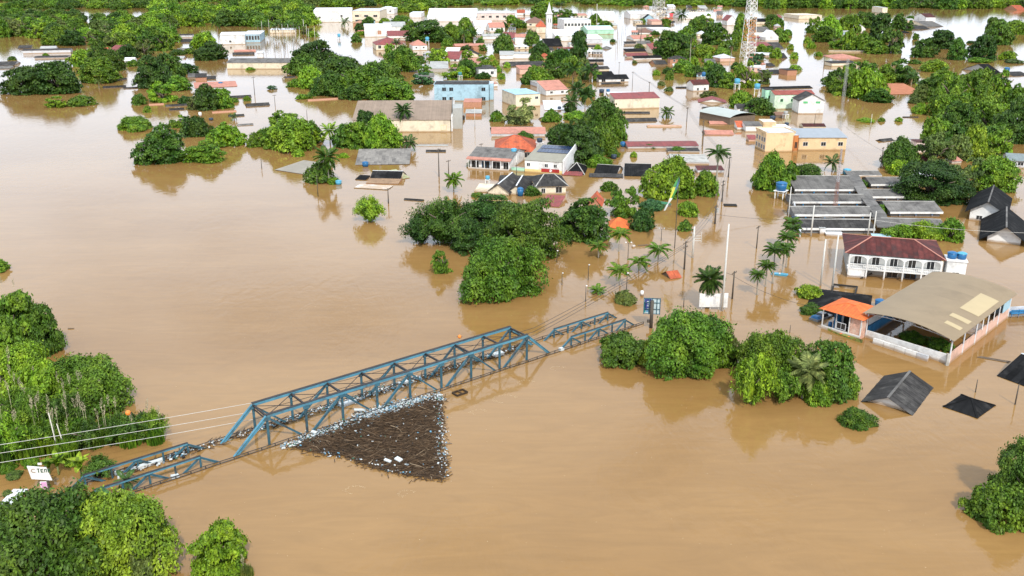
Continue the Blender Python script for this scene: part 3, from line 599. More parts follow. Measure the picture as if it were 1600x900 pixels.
palm(1254, 622, 580, 34, 'coconut palm with pale hanging fronds in the lower tree group', nf=18, tn='pale')
T(1280, 590, 634, 40, 'bush', 'mid', 'small bush at the foot of the pale coconut palm')
T(1267, 442, 467, 40, 'round', 'lime', 'bright round bush standing alone left of the sports hall'); T(1272, 472, 492, 36, 'bush', 'deep', 'dark bush beside the pickup at the orange-roofed house')
# ---- the big dark group in the middle
T(690, 300, 388, 118, 'feather', 'deep', 'dark drooping bamboo on the left of the central tree group'); T(655, 330, 385, 66, 'feather', 'dark', 'low dark bamboo at the left tip of the central group')
T(765, 306, 372, 110, 'broad', 'dark', 'dark spreading tree at the back of the central group'); T(815, 308, 412, 112, 'broad', 'deep', 'broad dark tree on the right of the central group')
T(780, 364, 468, 122, 'round', 'mid', 'bright leafy tree at the front of the central group'); T(735, 345, 395, 70, 'broad', 'dark', 'shaded tree in the hollow of the central group')
T(910, 314, 376, 86, 'broad', 'deep', 'dark spreading tree alone right of the central group'); T(692, 390, 428, 36, 'airy', 'mid', 'sparse sapling left of the bright central tree')
T(575, 302, 349, 58, 'feather', 'light', 'light bamboo tuft alone on the open river'); T(976, 286, 340, 56, 'airy', 'mid', 'open-crowned tree above the orange kiosk roof')
T(1050, 240, 310, 84, 'round', 'light', 'big light green tree behind the hanging flag'); T(1106, 264, 306, 46, 'round', 'mid', 'smaller tree at the foot of the tall royal palm')
T(1005, 322, 360, 40, 'round', 'dark', 'clipped dark ball tree in the flooded square'); T(952, 281, 299, 24, 'round', 'deep', 'small dark ball tree by the orange gable roof')
T(1077, 311, 338, 36, 'round', 'light', 'small bright street tree right of the hanging flag'); T(1071, 342, 361, 24, 'bush', 'mid', 'small shrub below the bright street tree')
T(978, 452, 476, 34, 'bush', 'olive', 'scruffy bush on a pole base by the town end of the bridge'); T(1020, 312, 328, 40, 'bush', 'blue', 'low dark hedge left of the hanging flag')
palm(1118, 306, 240, 20, 'tall royal palm with white trunk by the main street', 'royal', tr=.22); palm(1105, 480, 438, 24, 'full dark palm in front of the white billboard', 'coco', 'dark', nf=30, tr=.3)
for u, vb, vc, r, lab in ((935, 402, 386, 15, 'small bright palm left in the flooded square'), (967, 393, 366, 19, 'palm right of the lone spreading tree'), (1028, 409, 390, 20, 'palm with arching fronds near the lamp posts'),
    (998, 424, 410, 19, 'palm beside the orange buoy'), (969, 446, 424, 20, 'palm next to the utility pole of the square'), (934, 458, 456, 15, 'drowned palm with only its head above water')):
    palm(u, vb, vc, r, lab, 'royal', 'mid', nf=13, tr=.11)
for u, vb, vc, r, lab in ((1183, 461, 430, 14, 'shortest royal palm at the near end of the row'), (1196, 448, 416, 15, 'second royal palm of the row from its near end'), (1207, 443, 392, 19, 'third royal palm of the row from its near end'),
    (1222, 428, 388, 18, 'fourth royal palm of the row from its near end'), (1228, 418, 372, 17, 'fifth royal palm of the row from its near end'), (1233, 400, 358, 16, 'sixth royal palm of the row from its near end'), (1231, 390, 348, 15, 'farthest royal palm of the row by the school')):
    palm(u, vb, vc, r, lab, 'royal', 'deep', 'royal palms in a row along the main street', nf=19, tr=.14)
# ---- school, right side
T(1208, 236, 298, 58, 'round', 'mid', 'dense rounded tree left of the school roofs'); T(1232, 250, 296, 42, 'airy', 'mid', 'looser tree between the dense one and the school roof'); T(1262, 254, 280, 54, 'bush', 'deep', 'hedge bush behind the nearest-left school roof')
palm(1300, 268, 254, 16, 'short palm behind the school roofs', nf=12); T(1410, 213, 264, 58, 'round', 'deep', 'round mango tree behind the right school wing'); T(1407, 246, 274, 32, 'round', 'light', 'small light tree at the foot of the round mango by the school')
for u, vt, vb, w_, tn, lab in ((1378, 318, 334, 26, 'mid', 'small bush poking up between the school wings on the left'), (1411, 325, 337, 22, 'light', 'small bush poking up between the school wings on the right'), (1330, 308, 320, 18, 'deep', 'tuft growing in the school courtyard'),
    (1410, 346, 374, 50, 'mid', 'left end bush of the hedge behind the red roof'), (1450, 344, 376, 56, 'light', 'middle bush of the hedge behind the red roof'), (1488, 336, 377, 44, 'mid', 'tall right end bush of the hedge behind the red roof'), (1350, 280, 292, 16, 'deep', 'little bush beside the back school wing')): T(u, vt, vb, w_, 'bush', tn, lab)
T(1468, 254, 318, 108, 'broad', 'dark', 'big dark layered tree right of the school'); T(1510, 246, 300, 70, 'airy', 'olive', 'grey-green open tree behind the black-roofed houses'); T(1560, 244, 300, 66, 'broad', 'mid', 'broad tree behind the two black-roofed houses'); T(1538, 228, 280, 50, 'airy', 'yellow', 'yellowish palm-like tree in the right tree belt')
T(1465, 205, 262, 70, 'airy', 'olive', 'open tree with pale limbs right of the round mango'); T(1525, 190, 248, 42, 'round', 'lime', 'bright creeper-covered tree in the right tree belt')
for i, (u, vt, vb, w_, k, tn, lab) in enumerate([
    (1470, 178, 228, 50, 'round', 'mid', 'rounded tree at the left tip of the right tree belt'), (1500, 160, 215, 56, 'broad', 'deep', 'dark tree in the heart of the right tree belt'), (1550, 150, 210, 70, 'airy', 'mid', 'large open tree high in the right tree belt'),
    (1585, 160, 225, 60, 'broad', 'dark', 'dark tree at the right edge of the belt'), (1490, 110, 175, 60, 'airy', 'mid', 'tall open tree with a white trunk in the belt'), (1530, 100, 170, 72, 'airy', 'mid', 'light open tree at the top of the right belt'),
    (1455, 120, 160, 46, 'broad', 'deep', 'dark tree right of the orange flooded yard'), (1565, 200, 250, 50, 'airy', 'light', 'light open tree above the boathouse roof'), (1500, 210, 250, 44, 'broad', 'olive', 'olive tree below the bright creeper-covered tree'),
    (1590, 130, 175, 40, 'round', 'mid', 'small round tree under the blue drum at the right edge'), (1440, 158, 178, 26, 'bush', 'light', 'small bush left of the right tree belt'), (1406, 182, 190, 14, 'bush', 'light', 'tiny drowned bush in the pool beyond the school'), (1378, 183, 190, 12, 'bush', 'mid', 'tiniest drowned bush in the pool beyond the school'), (1356, 184, 191, 26, 'bush', 'lime', 'flat lime bush in the pool beyond the school')]): T(u, vt, vb, w_, k, tn, lab)
# ---- left half, middle distance
LT = [
 (245, 203, 256, 78, 'broad', 'deep', 'dark tree alone on the open water at the left'), (313, 222, 254, 62, 'broad', 'mid', 'low tree right of the lone dark left tree'), (206, 181, 204, 60, 'bush', 'mid', 'flat floating bush at the upper left'),
 (350, 190, 229, 50, 'round', 'light', 'round bright tree left of the riverside group'), (302, 176, 214, 44, 'round', 'dark', 'dark ball tree beside the white post'), (284, 180, 200, 26, 'airy', 'light', 'pale leafy tree left of the dark ball tree'), (270, 186, 200, 18, 'bush', 'mid', 'small grey-green bush left of the pale leafy tree'),
 (318, 135, 172, 48, 'broad', 'dark', 'dark tree below the red roof at the left'), (346, 137, 170, 34, 'broad', 'mid', 'tree on the right flank of the dark tree below the red roof'), (300, 150, 172, 30, 'airy', 'olive', 'sparse olive tree left of the tree below the red roof'), (215, 144, 164, 25, 'round', 'deep', 'small dark tree at the end of a drowned roof'),
 (230, 164, 176, 12, 'bush', 'mid', 'tiny bush below the small dark tree'), (250, 126, 160, 56, 'airy', 'light', 'lighter tree at the foot of the left dark group'), (275, 118, 142, 40, 'broad', 'mid', 'small tree right of the left dark group'), (285, 97, 116, 42, 'bush', 'dark', 'dark bush right of the left dark group'),
 (235, 88, 138, 56, 'broad', 'dark', 'large dark tree on the left of the left dark group'), (262, 82, 130, 50, 'broad', 'deep', 'large dark tree on the right of the left dark group'), (288, 148, 162, 22, 'bush', 'dark', 'dark bush by the tilted drowned roofs'),
 (30, 103, 148, 66, 'broad', 'dark', 'left half of the dark tree island at the left edge'), (82, 97, 147, 72, 'broad', 'dark', 'right half of the dark tree island at the left edge'), (58, 104, 145, 50, 'broad', 'deep', 'middle tree of the dark tree island at the left edge'),
 (86, 149, 168, 40, 'airy', 'light', 'sparse low bush below the dark tree island'), (123, 147, 166, 40, 'bush', 'mid', 'low dark bush right of the sparse one'), (150, 90, 130, 60, 'broad', 'mid', 'tree at the front of the upper left grove'), (128, 72, 104, 46, 'round', 'light', 'bright tree on the left of the upper left grove'), (160, 68, 112, 52, 'broad', 'deep', 'dark tree at the back of the upper left grove'),
 (178, 112, 124, 16, 'bush', 'mid', 'little bush right of the upper left grove'), (18, 87, 94, 12, 'bush', 'deep', 'tiny round bush at the far left'), (317, 45, 76, 38, 'round', 'light', 'bright green ball tree above a dark one'), (324, 68, 94, 52, 'broad', 'dark', 'dark tree under the bright green ball tree'), (275, 76, 86, 28, 'bush', 'deep', 'low dark bush left of the stacked ball trees'), (296, 74, 84, 22, 'bush', 'mid', 'low bush beside the stacked ball trees'),
 # riverside group left of the warehouse
 (452, 174, 235, 88, 'round', 'light', 'big round bright tree of the riverside group'), (420, 196, 228, 44, 'round', 'mid', 'smaller tree on the left of the riverside group'), (482, 184, 224, 42, 'round', 'deep', 'dark tree behind the big round riverside tree'), (400, 206, 230, 30, 'bush', 'mid', 'left end bush of the riverside group'), (440, 172, 200, 56, 'airy', 'mid', 'open tree behind the big round riverside tree'),
 (538, 194, 230, 44, 'broad', 'deep', 'dark tree in the middle of the riverside group'), (560, 188, 232, 52, 'broad', 'mid', 'leafy tree left of the bright riverside tree'), (594, 176, 234, 62, 'round', 'light', 'bright tree in front of the warehouse'), (572, 172, 210, 36, 'broad', 'dark', 'dark tree tip behind the bright one by the warehouse'), (600, 216, 236, 36, 'bush', 'mid', 'bush below the bright tree by the warehouse'),
 (498, 250, 286, 46, 'bush', 'deep', 'leafy bush around the half-drowned palm'), (520, 276, 288, 20, 'bush', 'mid', 'small bush beside the blue drum in the water'), (535, 238, 247, 18, 'bush', 'light', 'tiny bush left of the weathered roof'), (466, 230, 245, 18, 'bush', 'lime', 'tiny bright bush below the riverside group'),
 # dark grove above the warehouse
 (488, 61, 112, 74, 'broad', 'dark', 'dark layered tree crowning the central grove'), (472, 80, 118, 50, 'round', 'deep', 'tree at the left end of the central grove'), (482, 98, 138, 42, 'round', 'light', 'bright ball tree on the left front of the central grove'), (462, 122, 136, 30, 'bush', 'mid', 'low bush at the left foot of the central grove'),
 (530, 80, 130, 80, 'round', 'deep', 'big rounded tree in the middle of the central grove'), (515, 110, 150, 60, 'round', 'deep', 'front tree in the middle of the central grove'), (560, 98, 150, 76, 'round', 'mid', 'broad front tree of the central grove'), (592, 88, 140, 70, 'round', 'deep', 'tall tree on the right of the central grove'),
 (600, 116, 157, 76, 'round', 'mid', 'low broad tree at the right front of the central grove'), (556, 130, 156, 46, 'round', 'deep', 'small dark tree at the front edge of the central grove'), (630, 130, 158, 40, 'broad', 'mid', 'tree beside the warehouse ridge'), (472, 146, 155, 24, 'bush', 'mid', 'small bush in the water before the central grove'), (490, 138, 150, 22, 'bush', 'deep', 'dark small bush in the water before the central grove'),
 (628, 70, 112, 56, 'round', 'mid', 'tree in front of the red-roofed cream house'), (645, 80, 104, 34, 'airy', 'deep', 'slim trees right of the central grove'), (662, 112, 132, 42, 'airy', 'blue', 'grey-green bushy tree left of the blue building'), (683, 72, 98, 42, 'airy', 'yellow', 'yellowish tree by the light blue tank tower'),
 (712, 100, 124, 44, 'airy', 'light', 'light tree just behind the blue building'), (730, 86, 120, 36, 'round', 'deep', 'rounded tree right behind the blue building'), (787, 50, 84, 36, 'round', 'deep', 'round dark tree beside the side street'),
 (665, 30, 66, 66, 'broad', 'deep', 'dark tree in front of the white hall on the left'), (705, 34, 62, 34, 'round', 'mid', 'tree in front of the white hall in the middle'), (728, 30, 66, 34, 'tall', 'mid', 'conical tree at the right corner of the white hall'), (690, 50, 66, 40, 'broad', 'dark', 'low dark trees before the white hall'),
 (556, 52, 66, 20, 'bush', 'deep', 'dark bush on the plaza edge'), (487, 47, 58, 18, 'bush', 'light', 'small light bush on the flooded plaza'), (625, 22, 36, 30, 'round', 'mid', 'small tree behind the cream buildings'), (390, 104, 110, 14, 'bush', 'light', 'little bush before the long cream wall'),
 (425, 133, 140, 16, 'airy', 'blue', 'wispy floating bush in the left channel'), (365, 152, 160, 16, 'bush', 'mid', 'bush under a tilted drowned roof'), (385, 148, 158, 12, 'bush', 'mid', 'tiny bush beside the tilted drowned roof'),
 # centre
 (810, 154, 194, 60, 'airy', 'pale', 'silvery open tree beside the cream house'), (885, 186, 236, 60, 'round', 'dark', 'dark tree on the left of the centre thicket'), (942, 150, 205, 66, 'round', 'deep', 'tall dark tree at the top of the centre thicket'), (905, 196, 256, 76, 'broad', 'dark', 'large dark tree at the front of the centre thicket'), (938, 192, 242, 60, 'round', 'mid', 'tree at the right front of the centre thicket'),
 (928, 200, 240, 36, 'airy', 'rust', 'reddish young-leaved tree in the centre thicket'), (962, 178, 222, 38, 'round', 'mid', 'tree at the right edge of the centre thicket'), (820, 203, 218, 26, 'bush', 'deep', 'dark bush on the flooded yard behind the orange roof'), (938, 240, 262, 42, 'bush', 'mid', 'low bush below the centre thicket'), (960, 232, 246, 20, 'bush', 'deep', 'small dark bush right of the centre thicket'), (990, 236, 246, 12, 'bush', 'light', 'tiny bush right of the small dark one'),
 (840, 100, 132, 42, 'round', 'mid', 'round tree left of the palms in the centre'), (826, 112, 132, 26, 'broad', 'deep', 'dark tree behind the silvery open one'), (832, 44, 72, 26, 'round', 'deep', 'dark ball tree left of the church tower'), (845, 63, 92, 30, 'round', 'dark', 'dark tree under the church tower'), (905, 52, 96, 36, 'tall', 'dark', 'tall dark tree right of the black gable roof'), (875, 74, 108, 46, 'round', 'deep', 'tree below the black gable roof'), (893, 84, 116, 42, 'round', 'mid', 'lighter tree in the grove below the church'), (838, 80, 98, 20, 'round', 'deep', 'small dark tree beside the orange shed'), (870, 98, 122, 34, 'broad', 'deep', 'dark tree at the front of the church grove'),
 (847, 2, 28, 36, 'round', 'mid', 'bright tree left behind the church spire'), (885, 12, 36, 36, 'airy', 'mid', 'loose trees right behind the church tower'), (870, 30, 40, 16, 'round', 'deep', 'small dark tree by the church tower'), (930, 20, 38, 22, 'round', 'mid', 'tree behind the white two-storey block'), (813, 30, 44, 24, 'broad', 'mid', 'tree at the left of the church square'),
 # trees between the two main streets
 (1052, 46, 92, 60, 'broad', 'deep', 'dark broad tree on the left of the block grove'), (1072, 40, 74, 40, 'round', 'mid', 'tree at the back left of the block grove'), (1100, 66, 90, 38, 'round', 'light', 'low bright tree in the block grove'), (1090, 24, 50, 36, 'round', 'deep', 'dark tree behind the block grove'), (1118, 34, 70, 42, 'broad', 'deep', 'dark tree in the middle of the block grove'),
 (1140, 46, 80, 40, 'airy', 'mid', 'feathery tree on the right of the block grove'), (1157, 24, 66, 26, 'tall', 'mid', 'slim trees beside the white lattice tower'), (1130, 72, 90, 30, 'bush', 'mid', 'low bush at the right front of the block grove'), (1070, 90, 114, 36, 'round', 'mid', 'tree at the left foot of the bare palm'), (1092, 102, 120, 30, 'round', 'deep', 'dark bush at the right foot of the bare palm'), (1062, 98, 114, 20, 'bush', 'deep', 'small dark bush left of the bare palm'),
 (1122, 96, 136, 42, 'round', 'dark', 'dark tree behind the small white house'), (1140, 112, 138, 30, 'broad', 'mid', 'tree behind the first blue tank tower'), (1168, 92, 138, 40, 'airy', 'light', 'tall light trees between the two blue tank towers'), (1196, 106, 132, 26, 'airy', 'olive', 'sparse tree right of the second blue tank tower'), (1158, 139, 170, 36, 'round', 'light', 'bright tree above the curved shed roof'), (1188, 152, 180, 46, 'broad', 'deep', 'dark bush tree right of the curved shed roof'),
 (1026, 108, 118, 12, 'bush', 'lime', 'tiny round islet of grass on the main street'), (1034, 126, 134, 14, 'bush', 'olive', 'small street shrub nearest the small white house'), (1046, 134, 143, 14, 'bush', 'olive', 'second street shrub below the first'), (992, 94, 99, 10, 'bush', 'olive', 'low weeds on the main street corner'), (1243, 100, 110, 18, 'bush', 'light', 'creeper on the small brick hut'),
 (1280, 80, 88, 13, 'bush', 'light', 'small round bush in the right street'), (1015, 224, 232, 26, 'bush', 'deep', 'dark weeds on the long red roof'), (1060, 228, 238, 26, 'bush', 'mid', 'weeds on the dark roof beside the long red roof'),
 # right street and blocks
 (1217, 25, 42, 20, 'round', 'mid', 'farthest tree on the left side of the right street'), (1219, 42, 58, 18, 'round', 'mid', 'second tree on the left side of the right street'), (1226, 52, 66, 18, 'round', 'mid', 'third tree on the left side of the right street'), (1236, 68, 78, 12, 'bush', 'lime', 'small lime bush on the left side of the right street'), (1242, 80, 92, 14, 'bush', 'lime', 'last lime bush on the left side of the right street'),
 (1262, 56, 68, 12, 'bush', 'light', 'far bush of the median hedge in the right street'), (1268, 62, 76, 13, 'bush', 'light', 'near bush of the median hedge in the right street'),
 (1272, 24, 52, 30, 'airy', 'mid', 'loose tree at the left of the right grove'), (1300, 22, 60, 40, 'round', 'light', 'bright tree at the back of the right grove'), (1292, 40, 66, 40, 'broad', 'deep', 'dark tree at the left front of the right grove'), (1330, 20, 52, 36, 'round', 'mid', 'tree in the back middle of the right grove'), (1328, 46, 78, 24, 'tall', 'light', 'slim bright tree in the right grove'), (1350, 48, 80, 36, 'round', 'mid', 'tree below the white gable in the right grove'),
 (1355, 18, 44, 36, 'broad', 'deep', 'dark tree behind the white gable'), (1378, 22, 66, 44, 'tall', 'dark', 'big dark tree right of the white gable'), (1398, 40, 84, 40, 'airy', 'deep', 'tall trees at the right end of the right grove'), (1312, 52, 76, 30, 'airy', 'light', 'light tree in the front of the right grove'), (1372, 62, 84, 40, 'broad', 'mid', 'low trees at the front right of the right grove'),
 (1322, 104, 150, 50, 'airy', 'mid', 'slim-stemmed trees left of the orange flooded yard'), (1360, 100, 156, 50, 'round', 'light', 'bright ball tree left of the orange flooded yard'), (1378, 140, 160, 46, 'broad', 'deep', 'low dark tree below the bright ball tree'), (1345, 92, 124, 50, 'airy', 'mid', 'open trees behind the bright ball tree'), (1400, 92, 128, 50, 'airy', 'deep', 'open tree with a pale trunk above the flooded yard'), (1425, 108, 130, 24, 'broad', 'deep', 'dark shrub above the orange flooded yard'), (1310, 105, 136, 36, 'round', 'deep', 'dark tree at the left corner of the flooded yard block'),
 (1446, 60, 90, 38, 'broad', 'deep', 'layered tree on the upper right water'), (1432, 92, 100, 24, 'bush', 'deep', 'low bush below the layered tree'), (1478, 46, 76, 50, 'broad', 'dark', 'dark tree right of the layered tree'), (1498, 62, 94, 28, 'broad', 'deep', 'lower tree of the dark pair'), (1465, 90, 112, 44, 'round', 'light', 'bright tree at the top of the right tree belt'), (1432, 52, 62, 12, 'tall', 'deep', 'slim dark tree left of the layered tree'),
 (1540, 54, 94, 40, 'broad', 'dark', 'dark tree at the left of the far right island'), (1565, 34, 70, 44, 'broad', 'deep', 'tree on the back of the far right island'), (1590, 28, 54, 44, 'round', 'mid', 'tree at the right edge of the far right island'), (1550, 28, 60, 26, 'tall', 'deep', 'tall tree on the far right island'), (1578, 78, 94, 24, 'round', 'light', 'small bright tree at the front of the far right island'), (1519, 63, 68, 14, 'bush', 'dark', 'tiny bush left of the far right island'), (1535, 88, 98, 40, 'bush', 'mid', 'low bushes at the foot of the far right island'), (1588, 92, 99, 30, 'bush', 'olive', 'low weeds at the right foot of the far right island'),
 (1425, 24, 30, 16, 'bush', 'deep', 'creeper bush behind the blue and white shed'), (1428, 38, 44, 26, 'bush', 'deep', 'bushes in front of the blue and white shed'),
]
LT += [(768, 84, 93, 11, 'bush', 'lime', 'hedge bush highest up the side street'), (774, 92, 103, 12, 'bush', 'light', 'second hedge bush down the side street'), (779, 102, 113, 12, 'bush', 'light', 'third hedge bush down the side street'), (784, 113, 124, 13, 'bush', 'light', 'lowest hedge bush of the side street'), (776, 170, 190, 24, 'bush', 'mid', 'bush on the corner left of the silvery open tree'), (735, 250, 260, 14, 'bush', 'mid', 'bush at the left end of the terrace house'),
 (792, 96, 106, 12, 'bush', 'lime', 'small bush before the dark long roof'), (745, 300, 308, 20, 'bush', 'mid', 'low bush under the pale yellow awning'), (832, 290, 306, 24, 'round', 'deep', 'small tree right of the tall blue tank'), (608, 66, 84, 22, 'airy', 'light', 'light tree before the maroon hip roof'), (655, 88, 106, 26, 'airy', 'mid', 'slim tree below the pale cottage'), (700, 58, 72, 26, 'bush', 'mid', 'low bush below the white hall trees'), (750, 60, 70, 16, 'bush', 'deep', 'dark bush left of the round dark street tree'), (800, 22, 36, 20, 'round', 'mid', 'tree beside the long pinkish terrace'),
 (905, 26, 40, 18, 'round', 'deep', 'dark tree behind the arcade block'), (945, 30, 44, 20, 'round', 'mid', 'tree right of the arcade block'), (958, 60, 66, 10, 'bush', 'deep', 'little bush at the market hall corner'), (1004, 28, 36, 12, 'round', 'mid', 'bush left of the black gable house'), (1040, 28, 38, 18, 'round', 'mid', 'bushes right of the steel tower foot'), (1105, 20, 40, 26, 'airy', 'light', 'light tall tree behind the long white roof'), (1192, 68, 82, 18, 'round', 'mid', 'round bush at the lattice tower foot'), (1180, 84, 104, 26, 'airy', 'blue', 'silvery tree under the lattice tower'), (1208, 22, 38, 26, 'broad', 'deep', 'dark tree at the upper end of the right street'), (1232, 44, 56, 14, 'round', 'mid', 'inner tree on the left side of the right street'),
 (1310, 120, 146, 30, 'broad', 'mid', 'leafy tree at the left foot of the slim-stemmed trees'), (1385, 100, 130, 34, 'broad', 'mid', 'leafy tree behind the flooded yard'), (1440, 130, 160, 30, 'broad', 'olive', 'olive tree at the right side of the flooded yard'), (1432, 150, 162, 24, 'bush', 'olive', 'scrub in front of the flooded yard'), (1480, 140, 184, 44, 'round', 'mid', 'green tree left of centre in the right belt'), (1575, 108, 150, 40, 'airy', 'light', 'light feathery tree near the black roof house'), (1420, 30, 48, 20, 'airy', 'deep', 'thin trees beside the small pale house'), (1405, 22, 46, 22, 'broad', 'deep', 'dark tree left of the small pale house'),
 (455, 28, 46, 30, 'round', 'mid', 'tree at the right end of the plaza forest'), (478, 40, 54, 20, 'airy', 'olive', 'thin olive tree on the plaza corner'), (575, 24, 40, 20, 'round', 'deep', 'dark tree before the cream block'), (600, 26, 40, 18, 'round', 'mid', 'tree right of the cream block'), (636, 38, 52, 18, 'round', 'deep', 'dark tree left of the dark trees before the white hall'), (205, 92, 104, 24, 'bush', 'mid', 'low bush left of the left dark group'), (196, 66, 92, 34, 'round', 'dark', 'dark round tree left above the left dark group'), (222, 60, 88, 34, 'airy', 'olive', 'pale-stemmed olive tree above the left dark group'), (70, 82, 88, 10, 'bush', 'light', 'tiny shrub in the far left cluster')]
for a in LT: T(*a)
for k, (u, vb, vc) in enumerate(((404, 52, 38), (412, 56, 40), (420, 54, 38), (430, 58, 42), (441, 55, 40), (452, 50, 38), (462, 54, 40), (436, 48, 36))): palm(u, vb, vc, 8, 'plaza waterfront palm, %s planted of the row by the forest' % ('leftmost', 'second', 'third', 'fifth', 'sixth', 'seventh', 'rightmost', 'fourth and farthest')[k], nf=10, group='plaza waterfront palms')
palm(514, 286, 246, 22, 'half-drowned palm left of the weathered roof', tn='deep', nf=20); palm(632, 205, 172, 17, 'tall coconut palm in front of the warehouse wall', nf=18); palm(640, 236, 222, 16, 'short coconut palm below the warehouse', nf=14); palm(709, 300, 280, 16, 'coconut palm alone left of the grey-roofed terrace house', nf=18, tn='mid')
palm(516, 225, 204, 17, 'yellowish coconut palm in the riverside group', nf=14, tn='lime'); palm(895, 130, 108, 16, 'coconut palm by the light blue tank', nf=15); palm(921, 128, 110, 15, 'coconut palm beside the black shop roofs', nf=15); palm(900, 168, 140, 18, 'coconut palm on the left of the centre trio', nf=16); palm(914, 170, 148, 18, 'coconut palm on the right of the centre trio', nf=16); palm(893, 176, 160, 16, 'lowest coconut palm of the centre trio', nf=14)
palm(1041, 184, 175, 13, 'drowned palm below the cream wall with the maroon strip', nf=14, tn='deep'); palm(1077, 112, 58, 9, 'bare tall palm in the block grove', nf=9); palm(1064, 40, 22, 12, 'palm beside the small red roof', nf=12, tn='dark'); palm(1138, 122, 72, 10, 'tall white-trunked palm near the pink hut', nf=9); palm(155, 138, 127, 8, 'dry palm at the foot of the upper left grove', tn='olive', nf=8)
palm(1424, 132, 120, 12, 'bushy palm above the orange flooded yard', nf=14); palm(1438, 152, 143, 14, 'yellowing palm in the orange flooded yard', tn='yellow', nf=12); palm(872, 96, 84, 11, 'palm in the grove below the church', nf=12); palm(539, 42, 34, 9, 'plaza palm before the white hall on the right', nf=12); palm(523, 30, 27, 6, 'plaza palm before the white hall on the left', nf=10)
palm(1556, 240, 222, 14, 'palm right of the creeper-covered tree', tn='lime', nf=13); palm(268, 60, 28, 12, 'palm with a white trunk in the top left forest', tn='deep', nf=11); palm(341, 58, 34, 12, 'dark palm left of the white and blue building', tn='deep', nf=12); palm(725, 68, 52, 9, 'left palm in front of the conical tree', nf=10); palm(740, 66, 52, 9, 'right palm in front of the conical tree', nf=10); palm(620, 78, 66, 8, 'palm before the red-roofed cream house', nf=10); palm(366, 188, 182, 8, 'palm top above the round bright tree', nf=10)
banana(505, 230, 212, 'banana plant in the riverside group', 'light'); banana(480, 232, 218, 'small banana plant left in the riverside group', 'mid')
# ---- forest belts along the top: single trees share a label within their belt
ORD = ['first', 'second', 'third', 'fourth', 'fifth', 'sixth', 'seventh', 'eighth', 'ninth', 'tenth', 'eleventh', 'twelfth', 'thirteenth', 'fourteenth', 'fifteenth', 'sixteenth', 'seventeenth', 'eighteenth', 'nineteenth', 'twentieth']
ORD += ['twenty-'+o for o in ORD[:9]]+['thirtieth']+['thirty-'+o for o in ORD[:9]]+['fortieth']
TW_ = dict(dark='dark', deep='deep-green', mid='green', light='bright', lime='lime', olive='olive')
def belt(label, group, area, num, wr, tones, hpx, kinds=('round', 'broad', 'airy', 'round'), seed=1):
    pr = random.Random(seed); pts = []
    u0, u1, v0, v1 = area
    for _ in range(num*30):
        u, v = pr.uniform(u0, u1), pr.uniform(v0, v1)
        if all(((u-a)/1.5)**2+((v-b)*2.2)**2 > (wr[0]*.33)**2 for a, b in pts): pts.append((u, v))
        if len(pts) >= num: break
    order = {p: i for i, p in enumerate(sorted(pts))}
    for u, v in sorted(pts, key=lambda p: p[1]):
        sc = (v+70)/(v1+70); w_ = pr.uniform(*wr)*sc*1.12; tn = pr.choice(tones)
        T(u, v-pr.uniform(*hpx)*sc, v, w_, pr.choice(kinds), tn, '%s tree, %s from left in the %s' % (TW_.get(tn, 'green'), ORD[order[(u, v)]], label), group)
M3 = ('deep', 'mid', 'mid', 'light', 'dark', 'olive')
belt('forest belt filling the top left corner', 'top left forest belt trees', (-15, 120, 30, 60), 36, (28, 42), ('deep', 'mid', 'light', 'olive', 'dark'), (22, 32), seed=2)
belt('grove left of the white flooded lane', 'upper left grove trees', (80, 130, 50, 75), 7, (26, 36), M3, (20, 30), seed=3)
belt('grove right of the white flooded lane', 'upper left forest trees', (150, 262, 36, 82), 34, (30, 44), ('mid', 'light', 'deep', 'mid', 'olive', 'dark'), (24, 34), seed=4)
belt('bright forest above the modern building', 'bright forest trees', (245, 400, 14, 42), 36, (28, 42), ('light', 'mid', 'lime', 'deep', 'light'), (20, 28), seed=5)
belt('forest left of the white plaza hall', 'plaza forest trees', (392, 480, 14, 42), 26, (26, 40), ('light', 'mid', 'lime', 'mid', 'deep'), (20, 28), seed=6)
belt('wood behind the white hall', 'plaza back wood trees', (470, 600, 4, 12), 14, (22, 32), M3, (12, 18), seed=7)
belt('wood behind the cream blocks', 'town back wood trees', (600, 700, 6, 20), 12, (20, 30), ('light', 'mid', 'mid'), (12, 18), seed=8)
belt('far right bank belt along the top', 'top right bank trees', (1195, 1420, 6, 14), 36, (20, 30), ('deep', 'deep', 'mid', 'light'), (16, 22), seed=9)
belt('top right corner belt', 'top right corner trees', (1440, 1610, 6, 15), 24, (22, 32), ('deep', 'mid', 'light'), (16, 22), seed=10)
belt('bank belt behind the main street end', 'main street back trees', (960, 1165, 4, 11), 18, (20, 28), ('light', 'mid', 'deep', 'mid'), (9, 14), seed=11)
belt('far bank row above the church', 'church back bank trees', (770, 960, 0, 5), 12, (20, 28), M3, (8, 12), seed=12)
belt('lower part of the right tree belt', 'right belt infill trees', (1480, 1595, 190, 240), 9, (40, 52), ('mid', 'deep', 'light', 'olive'), (34, 46), seed=13)
belt('tangle atop the right tree belt', 'right belt upper infill trees', (1470, 1570, 130, 185), 10, (38, 50), ('mid', 'deep', 'light', 'mid'), (34, 46), seed=14)
belt('far bank row in the top left', 'top left far bank trees', (-15, 260, 9, 15), 26, (20, 30), ('deep', 'mid', 'light', 'deep'), (11, 16), seed=21)
belt('far bank row in the top middle', 'top middle far bank trees', (690, 960, 4, 9), 22, (18, 26), ('light', 'mid', 'light', 'deep'), (6, 10), seed=22)
